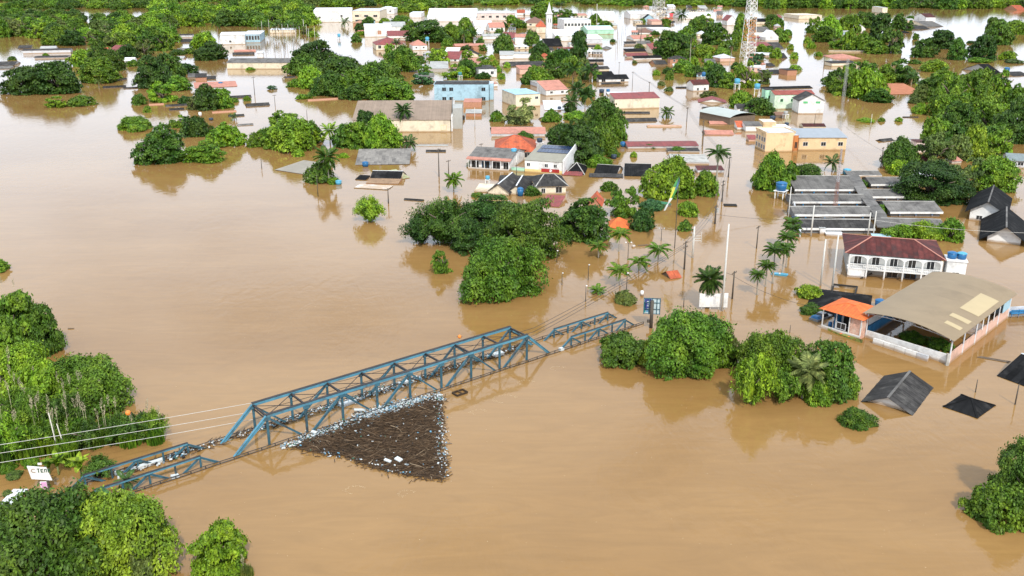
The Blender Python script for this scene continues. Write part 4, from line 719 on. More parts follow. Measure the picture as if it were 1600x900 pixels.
# ---- the far wood beyond, too far to tell the trees apart
def far_wood():
    rg = np.random.default_rng(3); base = [crown_quads(k, 170, .2, s) for s, k in enumerate(('round', 'broad', 'round', 'bush'))]; Q = []
    for i in range(1500):
        u = rg.uniform(-150, 1750); v = rg.choice((rg.uniform(-24, -2), rg.uniform(-3, 3)))
        g = G(u, v); r = rg.uniform(7, 13); h = rg.uniform(9, 19); q = base[i % 4]*np.array((r, r, h)); Q.append(q+np.array((g.x, g.y, 0)))
    o = put('far_wood', quads_mesh('far_wood', np.concatenate(Q), LEAF)); o.color = (.1, .2, .03, 1)
    tag(o, 'distant wood along the horizon beyond the town', 'wood', kind='stuff')
far_wood()
# ------------------------------------------------------------------ buildings
def slope(parent, O, e, s, Wd, Ln, hl, hr, m, name='roof', sheet=1.1, separate=False, rib=.28, amp=.028):
    """corrugated sheets on one roof slope: O eave corner, e along the eave, s up the slope, hl/hr how far the hips cut in at the top"""
    O = Vector(O); e = Vector(e).normalized(); s = Vector(s).normalized(); nn = e.cross(s).normalized()
    if nn.z < 0: nn = -nn
    def ymax(x):
        y = Ln
        if hl > 1e-3: y = min(y, Ln*x/hl)
        if hr > 1e-3: y = min(y, Ln*(Wd-x)/hr)
        return max(0.0, y)
    n = max(1, int(round(Wd/sheet))); sw = Wd/n; kk = max(2, int(round(sw/rib))); kk += kk % 2; root = None; mb = MB(); cache = {}
    for i in range(n):
        b = MB() if separate else mb; x0 = i*sw; off = (i % 2)*.012
        xs = [x0+sw*j/kk for j in range(kk+1)]; base = O+e*x0 if separate else Vector((0, 0, 0))
        for j in range(kk):
            xa, xb = xs[j], xs[j+1]; za, zb = (amp if j % 2 else 0), (0 if j % 2 else amp)
            if ymax(xa) < .02 and ymax(xb) < .02: continue
            p = lambda x, y, z: O+e*x+s*y+nn*(z+off)-base
            b.poly([p(xa, 0, za), p(xb, 0, zb), p(xb, ymax(xb), zb), p(xa, ymax(xa), za)])
            b.poly([p(xa, 0, za-.035), p(xa, ymax(xa), za-.035), p(xb, ymax(xb), zb-.035), p(xb, 0, zb-.035)])
            b.poly([p(xa, 0, za-.035), p(xb, 0, zb-.035), p(xb, 0, zb), p(xa, 0, za)])
        if separate and b.f:
            key = (i % 2, round(ymax(x0), 2), round(ymax(x0+sw), 2))
            if key not in cache: cache[key] = b.mesh('roof_sheet', m)
            if root is None: root = b0 = put(name, cache[key], parent, base)
            else: put('roof_sheet', cache[key], root, base-b0.location)
    if not separate: root = mb.obj(name, m, parent)
    return root
def window(parent, face, x, z, w_, h, W, D, kind='window', fm=None, pm=None, frame=.09):
    t = {'f': (lambda a, o, c: (a, -o, c)), 'r': (lambda a, o, c: (W+o, a, c)), 'l': (lambda a, o, c: (-o, D-a, c))}[face]
    b = MB(); fr = frame
    def bx(a0, a1, c0, c1, o0, o1):
        P = [t(a0, o0, c0), t(a1, o0, c0), t(a1, o1, c0), t(a0, o1, c0), t(a0, o0, c1), t(a1, o0, c1), t(a1, o1, c1), t(a0, o1, c1)]; b.hexa(P)
    bx(x-w_/2-fr, x-w_/2, z-fr, z+h+fr, -.02, .06); bx(x+w_/2, x+w_/2+fr, z-fr, z+h+fr, -.02, .06)
    bx(x-w_/2, x+w_/2, z-fr, z, -.02, .08); bx(x-w_/2, x+w_/2, z+h, z+h+fr, -.02, .06); bx(x-.03, x+.03, z, z+h, -.02, .04)
    o = b.obj(kind, fm or WHITE, parent); b = MB(); bx(x-w_/2, x+w_/2, z, z+h, -.02, .018); b.obj('pane', pm or GLASS, o); return o
OCC = []
def house(name, label, p0, p1, ve, vr, roof='gable', wall=WHITE, roofm=DARKR, sl=.3, D=None, over=.45, wins=(), cat='house', group=None, vk=None, sep=False,
          gable=None, rise=None, cap=None, base=-.9, hip=None, sheet=1.1, parapet=None):
    a = G(*p0); c = G(*p1); dv = c-a; W = dv.length; ang = math.atan2(dv.y, dv.x); d = dv.normalized(); n = Vector((-d.y, d.x, 0))
    lim = R(9) if p0[1] < 70 else R(14) if p0[1] < 130 else R(20) if p0[1] < 240 else R(60)     # a pixel row spans many metres far away: keep far fronts near square to the view
    if abs(ang) > lim: ang = math.copysign(lim, ang); W *= 1.0; W = (G(p1[0], p0[1])-a).length; d = Vector((math.cos(ang), math.sin(ang), 0)); n = Vector((-d.y, d.x, 0)); c = a+d*W
    OCC.append((min(p0[0], p1[0])-3, max(p0[0], p1[0])+3, vr-3, max(p0[1], p1[1])+2))
    E = .12 if ve is None else max(.05, HT(a, ve)); m0 = a+d*(W/2)
    def solve(fn):
        lo, hi = .8, 90.0
        for _ in range(40):
            md = (lo+hi)/2
            if ROW(fn(md)) > vr_: lo = md
            else: hi = md
        return lo
    up = lambda z: Vector((0, 0, z))
    if vk is not None: vr_ = vk; D = solve(lambda q: a+n*q+up(E)); rise = max(.3, HT(m0+n*(D/2), vr)-E)
    if roof in ('gable', 'hip'):
        if D is None: vr_ = vr; D = 2*solve(lambda q: m0+n*q+up(E+sl*q))
        if rise is None: rise = sl*D/2
    elif roof == 'front':
        if rise is None: rise = max(.3, HT(m0, vr)-E)
        D = D or 9
    elif roof in ('shed', 'flat'):
        s_ = sl if roof == 'shed' else 0
        if D is None: vr_ = vr; D = solve(lambda q: m0+n*q+up(E+s_*q))
        rise = s_*D
    t = empty(name, a, ang, label, cat, group)
    b = MB(); g = MB(); g.mi = 0; z0 = base
    if roof in ('gable', 'hip'):
        b.box(0, W, 0, D, z0, E)
        if roof == 'gable':
            for x in (0, W):
                q = [(x, 0, E), (x, D, E), (x, D/2, E+rise-.03)]; b.poly(q if x else q[::-1])
        ang2 = math.atan2(rise, D/2); L_ = math.hypot(rise, D/2)+over/math.cos(ang2); ez = E-over*rise/(D/2)+.05; s1 = (0, math.cos(ang2), math.sin(ang2)); s2 = (0, -math.cos(ang2), math.sin(ang2))
        Wt = W+2*over; hp = (hip if hip is not None else D/2+over) if roof == 'hip' else 0; hp = min(hp, Wt/2-.01) if hp else 0
        slope(t, (-over, -over, ez), (1, 0, 0), s1, Wt, L_, hp, hp, roofm, sep and 'roof' or 'roof', sheet, sep); slope(t, (W+over, D+over, ez), (-1, 0, 0), s2, Wt, L_, hp, hp, roofm, 'roof', sheet, sep)
        if roof == 'hip':
            Dt = D+2*over; zr = ez+L_*math.sin(ang2); an3 = math.atan2(zr-ez, hp); L3 = math.hypot(zr-ez, hp)
            for x, e_, s_ in ((-over, (0, -1, 0), (1, 0)), (W+over, (0, 1, 0), (-1, 0))):
                O = (x, D+over, ez) if x < 0 else (x, -over, ez)
                slope(t, O, e_, (s_[0]*math.cos(an3), 0, math.sin(an3)), Dt, L3, Dt/2, Dt/2, roofm, 'roof', sheet, sep)
        if cap:
            zr = ez+L_*math.sin(ang2)+.03; cb = MB().beam((-over+hp, D/2, zr), (W+over-hp, D/2, zr), .32, .07)
            if roof == 'hip':
                for x0, x1 in ((-over, -over+hp), (W+over, W+over-hp)):
                    for y in (-over, D+over): cb.beam((x0, y, ez+.05), (x1, D/2, zr), .28, .07)
            cb.obj('ridge_cap', cap, t)
    elif roof == 'front':
        b.box(0, W, 0, D, z0, E)
        for y in (0, D):
            q = [(0, y, E), (W, y, E), (W/2, y, E+rise-.03)]
            if y == 0 and gable: g.poly([(0, -.012, E-.02), (W, -.012, E-.02), (W/2, -.012, E+rise-.03)])
            b.poly(q if y == 0 else q[::-1])
        an = math.atan2(rise, W/2); L_ = math.hypot(rise, W/2)+over/math.cos(an); ez = E-over*rise/(W/2)+.05
        slope(t, (-over, D+over, ez), (0, -1, 0), (math.cos(an), 0, math.sin(an)), D+2*over, L_, 0, 0, roofm, 'roof', sheet, sep)
        slope(t, (W+over, -over, ez), (0, 1, 0), (-math.cos(an), 0, math.sin(an)), D+2*over, L_, 0, 0, roofm, 'roof', sheet, sep)
        if cap: MB().beam((W/2, -over, ez+L_*math.sin(an)+.03), (W/2, D+over, ez+L_*math.sin(an)+.03), .34, .08).obj('ridge_cap', cap, t)
        if g.f: g.obj('gable_wall', gable, t)
    else:
        b.hexa([(0, 0, z0), (W, 0, z0), (W, D, z0), (0, D, z0), (0, 0, E), (W, 0, E), (W, D, E+rise), (0, D, E+rise)])
        an = math.atan2(rise, D)
        slope(t, (-over, -over, E+.06-over*math.tan(an)), (1, 0, 0), (0, math.cos(an), math.sin(an)), W+2*over, (D+2*over)/math.cos(an), 0, 0, roofm, 'roof', sheet, sep)
    if parapet:
        pm, ph = parapet; q = MB(); th = .22; top = E+rise*(roof == 'shed')+ph
        for x in (-th, W): q.box(x, x+th, -th, D+th, E-.3, top)
        q.box(0, W, D, D+th, E-.3, top); q.obj('parapet', pm, t)
    b.obj('wall', wall, t)
    for q in wins:
        if len(q) == 3:                              # (face, count, (w, h)) spread evenly
            f, k, (ww, hh) = q; span = W if f == 'f' else D
            for i in range(k): window(t, f, span*(i+.5)/k, max(.1, E*.5-hh*.3), min(ww, span/k*.7), min(hh, E*.6), W, D)
        else:
            f, xf, z, ww, hh = q[:5]; window(t, f, (W if f == 'f' else D)*xf, z, ww, hh, W, D, *(q[5:]))
    return t, W, D, E, rise
def ridge(label, p0, p1, hpx=5, m=DARKR, group=None, name='drowned_house', cat='house'):
    """the top of a drowned roof: two slopes that go down into the water"""
    a = G(*p0); c = G(*p1); dv = c-a; W = dv.length; px = PXM(a); h = max(.25, hpx/px*.55); D = max(1.2, 2*h/.3); an_ = math.atan2(dv.y, dv.x)
    if abs(an_) > R(24): an_ = math.copysign(R(24), an_); W = (G(p1[0], p0[1])-a).length
    t = empty(name, a, an_, label, cat, group)
    an = math.atan2(h+.25, D/2+.4); L_ = math.hypot(h+.25, D/2+.4)
    slope(t, (0, -.4, -.25), (1, 0, 0), (0, math.cos(an), math.sin(an)), W, L_, 0, 0, m, 'roof'); slope(t, (W, D+.4, -.25), (-1, 0, 0), (0, -math.cos(an), math.sin(an)), W, L_, 0, 0, m, 'roof')
    b = MB()
    for x in (.05, W-.05): b.poly([(x, -.3, -.25), (x, D+.3, -.25), (x, D/2, h-.06)])
    b.beam((-.05, D/2, h+.05), (W+.05, D/2, h+.05), .3, .06).obj('ridge_cap', m, t); return t
def tank(label, u, v, zb=None, wpx=14, hpx=None, m=TANKB, stand=False, group=None, vbase=None, legm=WHITE):
    """blue water tank; v is the row of its bottom, on the water, a roof (zb) or a stand whose feet show on row vbase"""
    g = G(u, vbase if stand else v, 0) if (stand or zb is None) else G(u, v, zb)
    r = wpx/PXM(g)/2; h = (hpx or wpx*.8)/PXM(g); z = 0
    t = empty('water_tank', g, random.uniform(0, 3), label, 'water tank', group)
    if stand:
        z = HT(g, v)
        for x in (-1, 1):
            for y in (-1, 1): MB().beam((x*r*.75, y*r*.75, -.6), (x*r*.75, y*r*.75, z), max(.2, r*.2)).obj('stand_leg', legm, t)
        MB().box(-r*1.05, r*1.05, -r*1.05, r*1.05, z, z+.14).obj('stand_slab', legm, t); z += .14
        if z > 2.2: MB().beam((-r*.75, -r*.75, z*.5), (r*.75, -r*.75, z*.5), .12).obj('stand_brace', legm, t)
    MB().tube([(0, 0, z-.02), (0, 0, z+h*.4), (0, 0, z+h*.8)], [r*.86, r*.95, r], 16).obj('body', m, t, True)
    MB().tube([(0, 0, z+h*.8), (0, 0, z+h*.84), (0, 0, z+h*.95), (0, 0, z+h)], [r*1.05, r*1.05, r*.6, r*.2], 16).obj('lid', m, t, True); return t
# ---- two-storey house with the red roof
def red_house():
    t, W, D, E, rise = house('two_storey_house', 'white two-storey house with balcony arches and dark red hip roof', (1322, 428), (1466, 440), 393, 372, 'hip', GREYW, REDR, vk=366, over=.7, sep=True, cap=SALMON, hip=5.2, sheet=.95)
    fl = E*.42; n = 5; wx = W*.98/n; y0 = -2.0
    MB().box(-.1, W, y0, -.01, fl-.22, fl).obj('balcony_slab', WHITE, t)
    for i in range(n+1):
        x = W*.01+i*wx; MB().box(x-.14, x+.14, y0, y0+.28, -.8, fl-.225).obj('column', WHITE, t); MB().box(x-.14, x+.14, y0, y0+.28, fl+.003, E-.05).obj('column', WHITE, t)
    for i in range(n):
        x0 = W*.01+i*wx+.14; x1 = x0+wx-.28; b = MB(); k = 10; zt = E-.05; sp = E-.75; rz = .55
        pts = [(x0+(x1-x0)*j/k, sp+rz*math.sqrt(max(0, 1-(2*j/k-1)**2))) for j in range(k+1)]
        for j in range(k):
            (xa, za), (xb, zb) = pts[j], pts[j+1]; b.hexa([(xa, y0+.04, za), (xb, y0+.04, zb), (xb, y0+.24, zb), (xa, y0+.24, za), (xa, y0+.04, zt), (xb, y0+.04, zt), (xb, y0+.24, zt), (xa, y0+.24, zt)])
        b.obj('arch', WHITE, t)
        r_ = MB().box(x0, x1, y0+.05, y0+.2, fl+.78, fl+.9).obj('balustrade', WHITE, t); q = MB(); m_ = 9
        for j in range(m_): q.tube([(x0+(x1-x0)*(j+.5)/m_, y0+.12, fl+.003), (x0+(x1-x0)*(j+.5)/m_, y0+.12, fl+.3), (x0+(x1-x0)*(j+.5)/m_, y0+.12, fl+.78)], [.05, .085, .045], 5)
        q.obj('baluster_row', WHITE, r_)
        window(t, 'f', (x0+x1)/2, fl+.15, 1.3, 1.9, W, D, 'door', WHITE, DARKI if i in (0, 3) else GLASS)
        if i > 1: window(t, 'f', (x0+x1)/2, .1, 1.9, fl*.62, W, D, 'window', BLUEP if i == 3 else WHITE, GLASS)
    MB().box(.05, wx-.1, y0+.06, y0+.2, -.8, fl-.25).obj('front_panel', WHITE, t)
    MB().box(.05, wx*1.02, y0-.0, y0+.05, .25, .45).obj('panel_trim', LILAC, t)
    ah, c = t.location.copy(), t
    tw = empty('tank_tower', (0, 0, 0), 0); bpy.data.objects.remove(tw)
    g = G(1466, 440); d = (G(1466, 440)-G(1322, 428)).normalized(); n_ = Vector((-d.y, d.x, 0))
    q = empty('stair_tower', g+d*.9+n_*(-1.0), math.atan2(d.y, d.x), 'white square stair tower on the right of the red-roofed house', 'tower')
    MB().box(0, 3.4, 0, 3.6, -.8, E-.1).obj('wall', WHITE, q); MB().box(-.15, 3.55, -.15, 3.75, E-.1, E+.1).obj('roof_slab', WHITE, q); window(q, 'f', 1.7, E*.42, 1.1, .45, 3.4, 3.6)
    for k, (x, lab) in enumerate(((.9, 'left blue water tank on the white stair tower'), (2.6, 'right blue water tank on the white stair tower'))):
        p = g+d*(.9+x)+n_*(.6+.1*k)+Vector((0, 0, E+.1)); o = empty('water_tank', p, 0, lab, 'water tank', 'tanks on the stair tower')
        MB().tube([(0, 0, 0), (0, 0, .55), (0, 0, 1.05)], [.78, .84, .88], 18).obj('body', TANKB, o, True); MB().tube([(0, 0, 1.05), (0, 0, 1.11), (0, 0, 1.3), (0, 0, 1.36)], [.93, .93, .5, .15], 18).obj('lid', TANKB if k == 0 else TANKL, o, True)
red_house()
# ---- the open sports hall with the curved membrane roof
def sports_hall():
    F0, F1, B1 = G(1352, 527), G(1482, 570), G(1574, 497); B0 = F0+(B1-F1); o = F0.copy()
    t = empty('sports_hall', o, 0, 'open sports hall with a big curved khaki membrane roof', 'sports hall'); E = HT(F1, 527); ex = (F1-F0); ey = (B1-F1); exn, eyn = ex.normalized(), ey.normalized()
    rise = .85; over = .6
    def P(a, b, z): return ex*a+ey*b+Vector((0, 0, z))
    def arch(a): return E+rise*(1-(2*a-1)**2)
    n = 14; bays = 6
    aw = -over/ex.length; a1 = 1-aw
    for j in range(bays):
        b0 = -.04+1.08*j/bays; b1 = -.04+1.08*(j+1)/bays; m = MB()
        for i in range(n):
            x0 = aw+(a1-aw)*i/n; x1 = aw+(a1-aw)*(i+1)/n
            m.poly([P(x0, b0, arch(x0)), P(x1, b0, arch(x1)), P(x1, b1, arch(x1)), P(x0, b1, arch(x0))]); m.poly([P(x0, b0, arch(x0)-.06), P(x0, b1, arch(x0)-.06), P(x1, b1, arch(x1)-.06), P(x1, b0, arch(x1)-.06)])
        m.obj('roof', MEMB, t, True)
    for (x0, x1, b0, b1) in ((.76, .985, .42, .78), (.76, .985, .25, .31), (.80, .985, .12, .17)):
        m = MB()
        for i in range(5):
            q0 = x0+(x1-x0)*i/5; q1 = x0+(x1-x0)*(i+1)/5; m.poly([P(q0, b0, arch(q0)+.03), P(q1, b0, arch(q1)+.03), P(q1, b1, arch(q1)+.03), P(q0, b1, arch(q0)+.03)])
        m.obj('roof_light_panel', MEMBL, t)
    for a in (0, 1):
        MB().beam(P(a, -.04, E-.12), P(a, 1.04, E-.12), .12, .16).obj('eave_beam', LILAC, t)
        for b in np.linspace(0, 1, 6): MB().beam(P(a, b, -.8), P(a, b, E-.14), .18).obj('column', LILAC, t)
    for b in np.linspace(0, 1, 6):
        m = MB(); k = 12; f = b*.999
        for i in range(k):
            x0, x1 = i/k, (i+1)/k; m.beam(P(x0, f, arch(x0)-.12), P(x1, f, arch(x1)-.12), .08); m.beam(P(x0, f, E-.45+.5*(arch(x0)-E)), P(x1, f, E-.45+.5*(arch(x1)-E)), .08)
            m.beam(P(x0, f, arch(x0)-.12), P(x1, f, E-.45+.5*(arch(x1)-E)), .05)
        m.obj('roof_truss', LILAC, t)
    def wallq(name, p, q, h0, h1, m, th=.25, z0=-.8):
        d = (q-p).normalized(); w_ = Vector((-d.y, d.x, 0))*th; u0, u1 = Vector((0, 0, z0)), None
        MB().hexa([p+u0, q+u0, q+w_+u0, p+w_+u0, p+Vector((0, 0, h0)), q+Vector((0, 0, h1)), q+w_+Vector((0, 0, h1)), p+w_+Vector((0, 0, h0))]).obj(name, m, t)
    wallq('front_wall', P(0, 0, 0), P(.97, 0, 0), 1.25, 1.55, WHITE); wallq('side_wall', P(1, 0, 0), P(1, 1, 0), 1.75, 1.9, PINK); wallq('inner_wall', P(.02, 0.02, 0), P(.02, 1, 0), 1.9, 1.9, BLUEP); wallq('back_wall', P(0, 1, 0), P(1, 1, 0), 2.2, 2.2, SKYB)
    MB().box(-.2, .2, -.2, .2, -.8, 1.9).obj('corner_pillar', CONC, t, loc=P(.99, -.015, 0))
    m = MB(); a, b = P(.14, -.055, 0), P(.80, -.055, 0)
    d = (b-a).normalized()
    for i in range(5):
        p = a.lerp(b, i/5)+d*.04; q = a.lerp(b, (i+1)/5)-d*.04; m = MB(); w_ = Vector((-d.y, d.x, 0))*.4; m.hexa([p+Vector((0, 0, -.5)), q+Vector((0, 0, -.5)), q+w_+Vector((0, 0, -.5)), p+w_+Vector((0, 0, -.5)), p+Vector((0, 0, .92)), q+Vector((0, 0, .95)), q+w_+Vector((0, 0, .95)), p+w_+Vector((0, 0, .92))]).obj('gate_panel', WHITE if i != 4 else LILAC, t)
    for j in range(1, 6):
        if j in (3, 4): MB().beam(P(1.003, (j-.5)/5, 1.8), P(1.003, (j-.5)/5, E-.2), .12).obj('mullion', WHITE, t)
    MB().hexa([P(1.0, .86, 1.95), P(1.0, .99, 1.95), P(1.0, .99, 1.95)+exn*.1, P(1.0, .86, 1.95)+exn*.1, P(1.0, .86, E-.3), P(1.0, .99, E-.3), P(1.0, .99, E-.3)+exn*.1, P(1.0, .86, E-.3)+exn*.1]).obj('blue_screen', SKYB, t)
    # plants that drifted inside
    for q, (u, v, vt, w_, lab) in enumerate(((1432, 536, 518, 46, 'leafy plants floating inside the sports hall on the left'), (1472, 548, 528, 44, 'leafy plants floating inside the sports hall on the right'))): T(u, vt, v, w_, 'bush', 'deep', lab)
    t2 = empty('blue_stall', G(1580, 497), .15, 'small blue stand floating behind the sports hall at the right edge', 'stand')
    for x in (0, 1.3, 2.6, 3.9): MB().beam((x, 0, -.4), (x, 0, 1.5), .12).obj('post', BLUEP, t2)
    MB().box(-.2, 4.2, -.1, .9, .75, .95).obj('bench', BLUEP, t2); MB().box(-.2, 4.2, -.06, .06, 1.25, 1.45).obj('rail', BLUEP, t2); MB().box(-.1, 4.1, .9, 1.0, .2, 1.7).obj('back_panel', LILAC, t2)
sports_hall()
# ---- orange-roofed house, pickup, canoes, black roof behind
def orange_house():
    a = G(1283, 513); c = G(1343, 531); d = (c-a).normalized(); n = Vector((-d.y, d.x, 0)); W = (c-a).length; D = W*.98; E = HT(a, 482)
    t = empty('veranda_house', a, math.atan2(d.y, d.x), 'house with bright orange tiled hip roof and open front veranda', 'house')
    L_ = math.hypot(W/2+.5, 1.35); an = math.atan2(1.35, W/2+.5); Wt = W+1.0; Dt = D+1.0; ez = E
    for O, e, s_ in (((-.5, -.5, ez), (1, 0, 0), (0, 1)), ((W+.5, -.5, ez), (0, 1, 0), (-1, 0)), ((W+.5, D+.5, ez), (-1, 0, 0), (0, -1)), ((-.5, D+.5, ez), (0, -1, 0), (1, 0))):
        slope(t, O, e, (s_[0]*math.cos(an), s_[1]*math.cos(an), math.sin(an)), Wt, L_*.82, Wt*.41, Wt*.41, TILEB, 'roof', 1.0, True, .2, .03)
    zt = ez+.82*1.35; MB().box(W/2-.18*W/2-.3, W/2+.18*W/2+.3, D/2-.18*D/2-.3, D/2+.18*D/2+.3, zt-.12, zt+.02).obj('roof_top', TILEB, t)
    MB().box(W*.3, W-.05, D*.38, D-.05, -.8, E-.05).obj('wall', WHITE, t); MB().box(W*.72, W-.04, .05, D*.378, -.8, E-.06).obj('brick_wall', mat('pink_stone_wall', (.6, .35, .26), .85, .3, 2.2, .4, (.72, .55, .45), .5), t)
    MB().box(0, W*.995, -.04, .12, -.8, .62).obj('low_wall', WHITE, t)
    for x in (.06, W*.36, W*.7, W-.06): MB().beam((x, .04, .62), (x, .04, E-.03), .16).obj('column', WHITE if x != W*.36 else LILAC, t)
    MB().beam((-.1, .02, E-.05), (W+.1, .02, E-.05), .14, .16).obj('eave_beam', WHITE, t); MB().box(W*.3, W*.31, .1, D*.38, -.8, E-.1).obj('side_screen', BLUEP, t)
    window(t, 'f', W*.5, .9, 1.5, 1.0, W, D, 'window', LILAC, GLASS); bpy.data.objects
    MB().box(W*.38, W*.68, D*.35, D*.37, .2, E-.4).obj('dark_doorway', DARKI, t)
    # salvaged goods on the veranda
    for k, (x, y, s_, m, nm) in enumerate(((.1, .5, .5, TANKB, 'barrel'), (.24, .6, .4, MAROON, 'chair'), (.48, .5, .6, LILAC, 'table'), (.62, .4, .35, DARKI, 'crate'))):
        p = a+d*(W*x)+n*(D*y*.4+.3); o = empty('veranda_'+nm, p, .3*k, {'barrel': 'blue barrel', 'chair': 'dark red chair', 'table': 'pale table', 'crate': 'dark crate'}[nm]+' on the veranda of the orange-roofed house', nm)
        if nm == 'barrel': MB().tube([(0, 0, -.2), (0, 0, .35), (0, 0, .9)], [.3, .34, .3], 10).obj('body', m, o, True)
        elif nm == 'crate': MB().box(-.35, .35, -.3, .3, -.2, .6).obj('body', m, o)
        else:
            MB().box(-s_, s_, -.35, .35, .55, .65).obj('top' if nm == 'table' else 'seat', m, o)
            for x_ in (-1, 1):
                for y_ in (-1, 1): MB().beam((x_*s_*.85, y_*.28, -.3), (x_*s_*.85, y_*.28, .55), .07).obj('leg', m, o)
            if nm == 'chair': MB().box(-s_, s_, .3, .38, .65, 1.25).obj('backrest', m, o)
    return a, d, n, W
OA, OD, ON, OW = orange_house()
def canoe(label, p, q, wd, m, m2=None):
    p = G(*p); q = G(*q); d = q-p; L_ = d.length; t = empty('canoe', p, math.atan2(d.y, d.x), label, 'canoe'); b = MB(); n = 16; rows = []
    for i in range(n+1):
        f = i/n; w_ = wd/2*max(.04, math.sin(math.pi*min(.985, max(.015, f)))**.55); sh = .28+.28*(2*f-1)**2; x = f*L_
        rows.append([(x, -w_, sh), (x, -w_*.75, -.12), (x, w_*.75, -.12), (x, w_, sh), (x, w_*.86, sh), (x, w_*.6, .06), (x, -w_*.6, .06), (x, -w_*.86, sh)])
    for i in range(n):
        for k in range(8): b.poly([rows[i][k], rows[i+1][k], rows[i+1][(k+1) % 8], rows[i][(k+1) % 8]])
    b.obj('hull', m, t); 
    for f in (.25, .45, .65, .82): MB().box(f*L_-.12, f*L_+.12, -wd*.4, wd*.4, .18, .24).obj('thwart', m2 or WOODD, t)
    return t
canoe('long yellow-green wooden canoe moored before the orange-roofed house', (1287, 513), (1347, 536), .75, mat('canoe_paint', (.28, .3, .07), .6, .3, 1.5, .1, (.05, .06, .03), .5), TILEB)
def pickup():
    p = G(1264, 499); t = empty('pickup_truck', p, math.atan2(OD.y, OD.x)-.1, 'half-drowned grey pickup with blue tarp beside the orange-roofed house', 'pickup')
    g = mat('pickup_grey_paint', (.2, .21, .22), .35, .1, 1, 0, spec=.6)
    b = MB(); b.box(0, 1.75, 0, 4.2, -.6, .38); b.obj('body', g, t); MB().hexa([(.12, 1.5, .383), (1.63, 1.5, .383), (1.63, 3.3, .383), (.12, 3.3, .383), (.25, 1.8, .95), (1.5, 1.8, .95), (1.5, 2.9, .95), (.25, 2.9, .95)]).obj('cab', GLASS, t)
    MB().box(.3, 1.45, 1.85, 2.85, .952, .99).obj('cab_roof', g, t); MB().hexa([(.1, .15, .383), (1.65, .15, .383), (1.65, 1.35, .383), (.1, 1.35, .383), (.3, .3, .75), (1.4, .3, .85), (1.4, 1.2, .8), (.3, 1.2, .7)]).obj('tarp', TANKB, t)
    for x in (-.03, 1.68):
        for y in (.85, 3.3): MB().tube([(x-.06, y, -.15), (x+.16, y, -.15)], .34, 12).obj('wheel', DARKI, t)
pickup()
house('flooded_house', 'low black hip-roofed house drowned behind the orange-roofed one', (1262, 488), (1352, 500), None, 463, 'hip', GREYW, BLACKR, sl=.22, over=.5, sep=False, cat='house', D=13, rise=1.5)
t = empty('pergola_frame', G(1299, 462), -.05, 'empty rectangular roof frame above water left of the sports hall', 'frame'); 
for p, q in (((0, 0), (3.8, -1.2)), ((3.8, -1.2), (5.8, 4.0)), ((5.8, 4.0), (1.8, 5.2)), ((1.8, 5.2), (0, 0))): MB().beam((*p, .42), (*q, .42), .3, .3).obj('beam', DARKI, t)
for p in ((0, 0), (3.8, -1.2), (5.8, 4.0), (1.8, 5.2)): MB().beam((*p, -.5), (*p, .27), .2).obj('post', POLE, t)
tank('blue water drum between the orange roof and the sports hall', 1374, 480, None, 15, 14)
# ---- black and grey gabled houses at the right
house('gabled_house', 'grey sheet gable house drowned to its eaves in the lower right', (1352, 626), (1424, 645), None, 602, 'front', WHITE, DARKR, D=9.4, over=.8, sep=True, gable=WHITE, cap=GREYR, rise=1.5)
house('hip_roof_house', 'small black hip roof just above water right of the grey gable house', (1478, 636), (1525, 652), None, 616, 'hip', GREYW, BLACKR, D=5.2, rise=1.1, over=.3, sep=True, hip=2.2, cap=BLACKR)
house('flooded_house', 'black roof corner at the right edge below the sports hall', (1562, 588), (1610, 606), None, 562, 'gable', WHITE, BLACKR, sl=.4, over=.3, sep=True, cap=ALU)
house('black_roofed_house', 'farther of two big black-roofed houses with white gables', (1514, 343), (1565, 349), 326, 316, 'front', WHITE, BLACKR, D=18, over=1.1, sep=True, gable=WHITE, cap=GREYR, rise=2.2, wins=(('f', .3, .3, 1.2, .9),))
house('black_roofed_house', 'nearer of two big black-roofed houses with white gables', (1542, 377), (1594, 383), 366, 354, 'front', WHITE, BLACKR, D=17, over=1.6, sep=True, gable=WHITE, cap=GREYR, rise=2.3)
house('boathouse', 'open shed with grey-green roof at the right edge', (1575, 262), (1612, 264), 250, 240, 'gable', LILAC, mat('grey_green_roof', (.2, .24, .24), .6, .2, .5, .1), sl=.25, wins=(('f', 3, (1.8, 1.0)),))
# ---- school: rows of grey roofs joined by a diagonal walkway
def wing(label, p0, p1, ve, vr, m=GREYR, posts=0, D=None, sl=.22):
    t, W, D_, E, r_ = house('school_wing', label, p0, p1, ve, vr, 'gable', mat('shaded_corridor_wall', (.2, .2, .2), .8, .2, .6, .1), m, sl=sl, over=.55, cat='school', group='school wings', cap=CONC, D=D)  # shade of the open corridor is put into the dark wall colour
    MB().box(-.5, W+.5, -.62, -.5, E-.5, E-.02).obj('fascia', WHITE, t)
    for i in range(posts): MB().box(W*(i+.5)/posts-.16, W*(i+.5)/posts+.16, -.35, -.02, -.4, E-.34).obj('pillar', BLUEP, t)
    return t
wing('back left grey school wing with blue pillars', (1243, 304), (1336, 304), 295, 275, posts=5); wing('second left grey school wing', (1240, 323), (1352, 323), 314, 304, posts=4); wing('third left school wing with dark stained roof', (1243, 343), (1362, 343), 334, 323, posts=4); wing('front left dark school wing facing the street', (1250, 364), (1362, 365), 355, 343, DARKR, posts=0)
wing('back right grey school wing', (1362, 294), (1432, 294), 287, 277, posts=4); wing('second right grey school wing', (1358, 313), (1428, 313), 306, 296, posts=4); wing('third right grey school wing with bushes before it', (1392, 338), (1468, 338), 330, 315, posts=3); wing('front right low school wing behind the hedge', (1388, 362), (1476, 364), 357, 342); wing('small far school wing at the top', (1326, 276), (1374, 276), 273, 267)
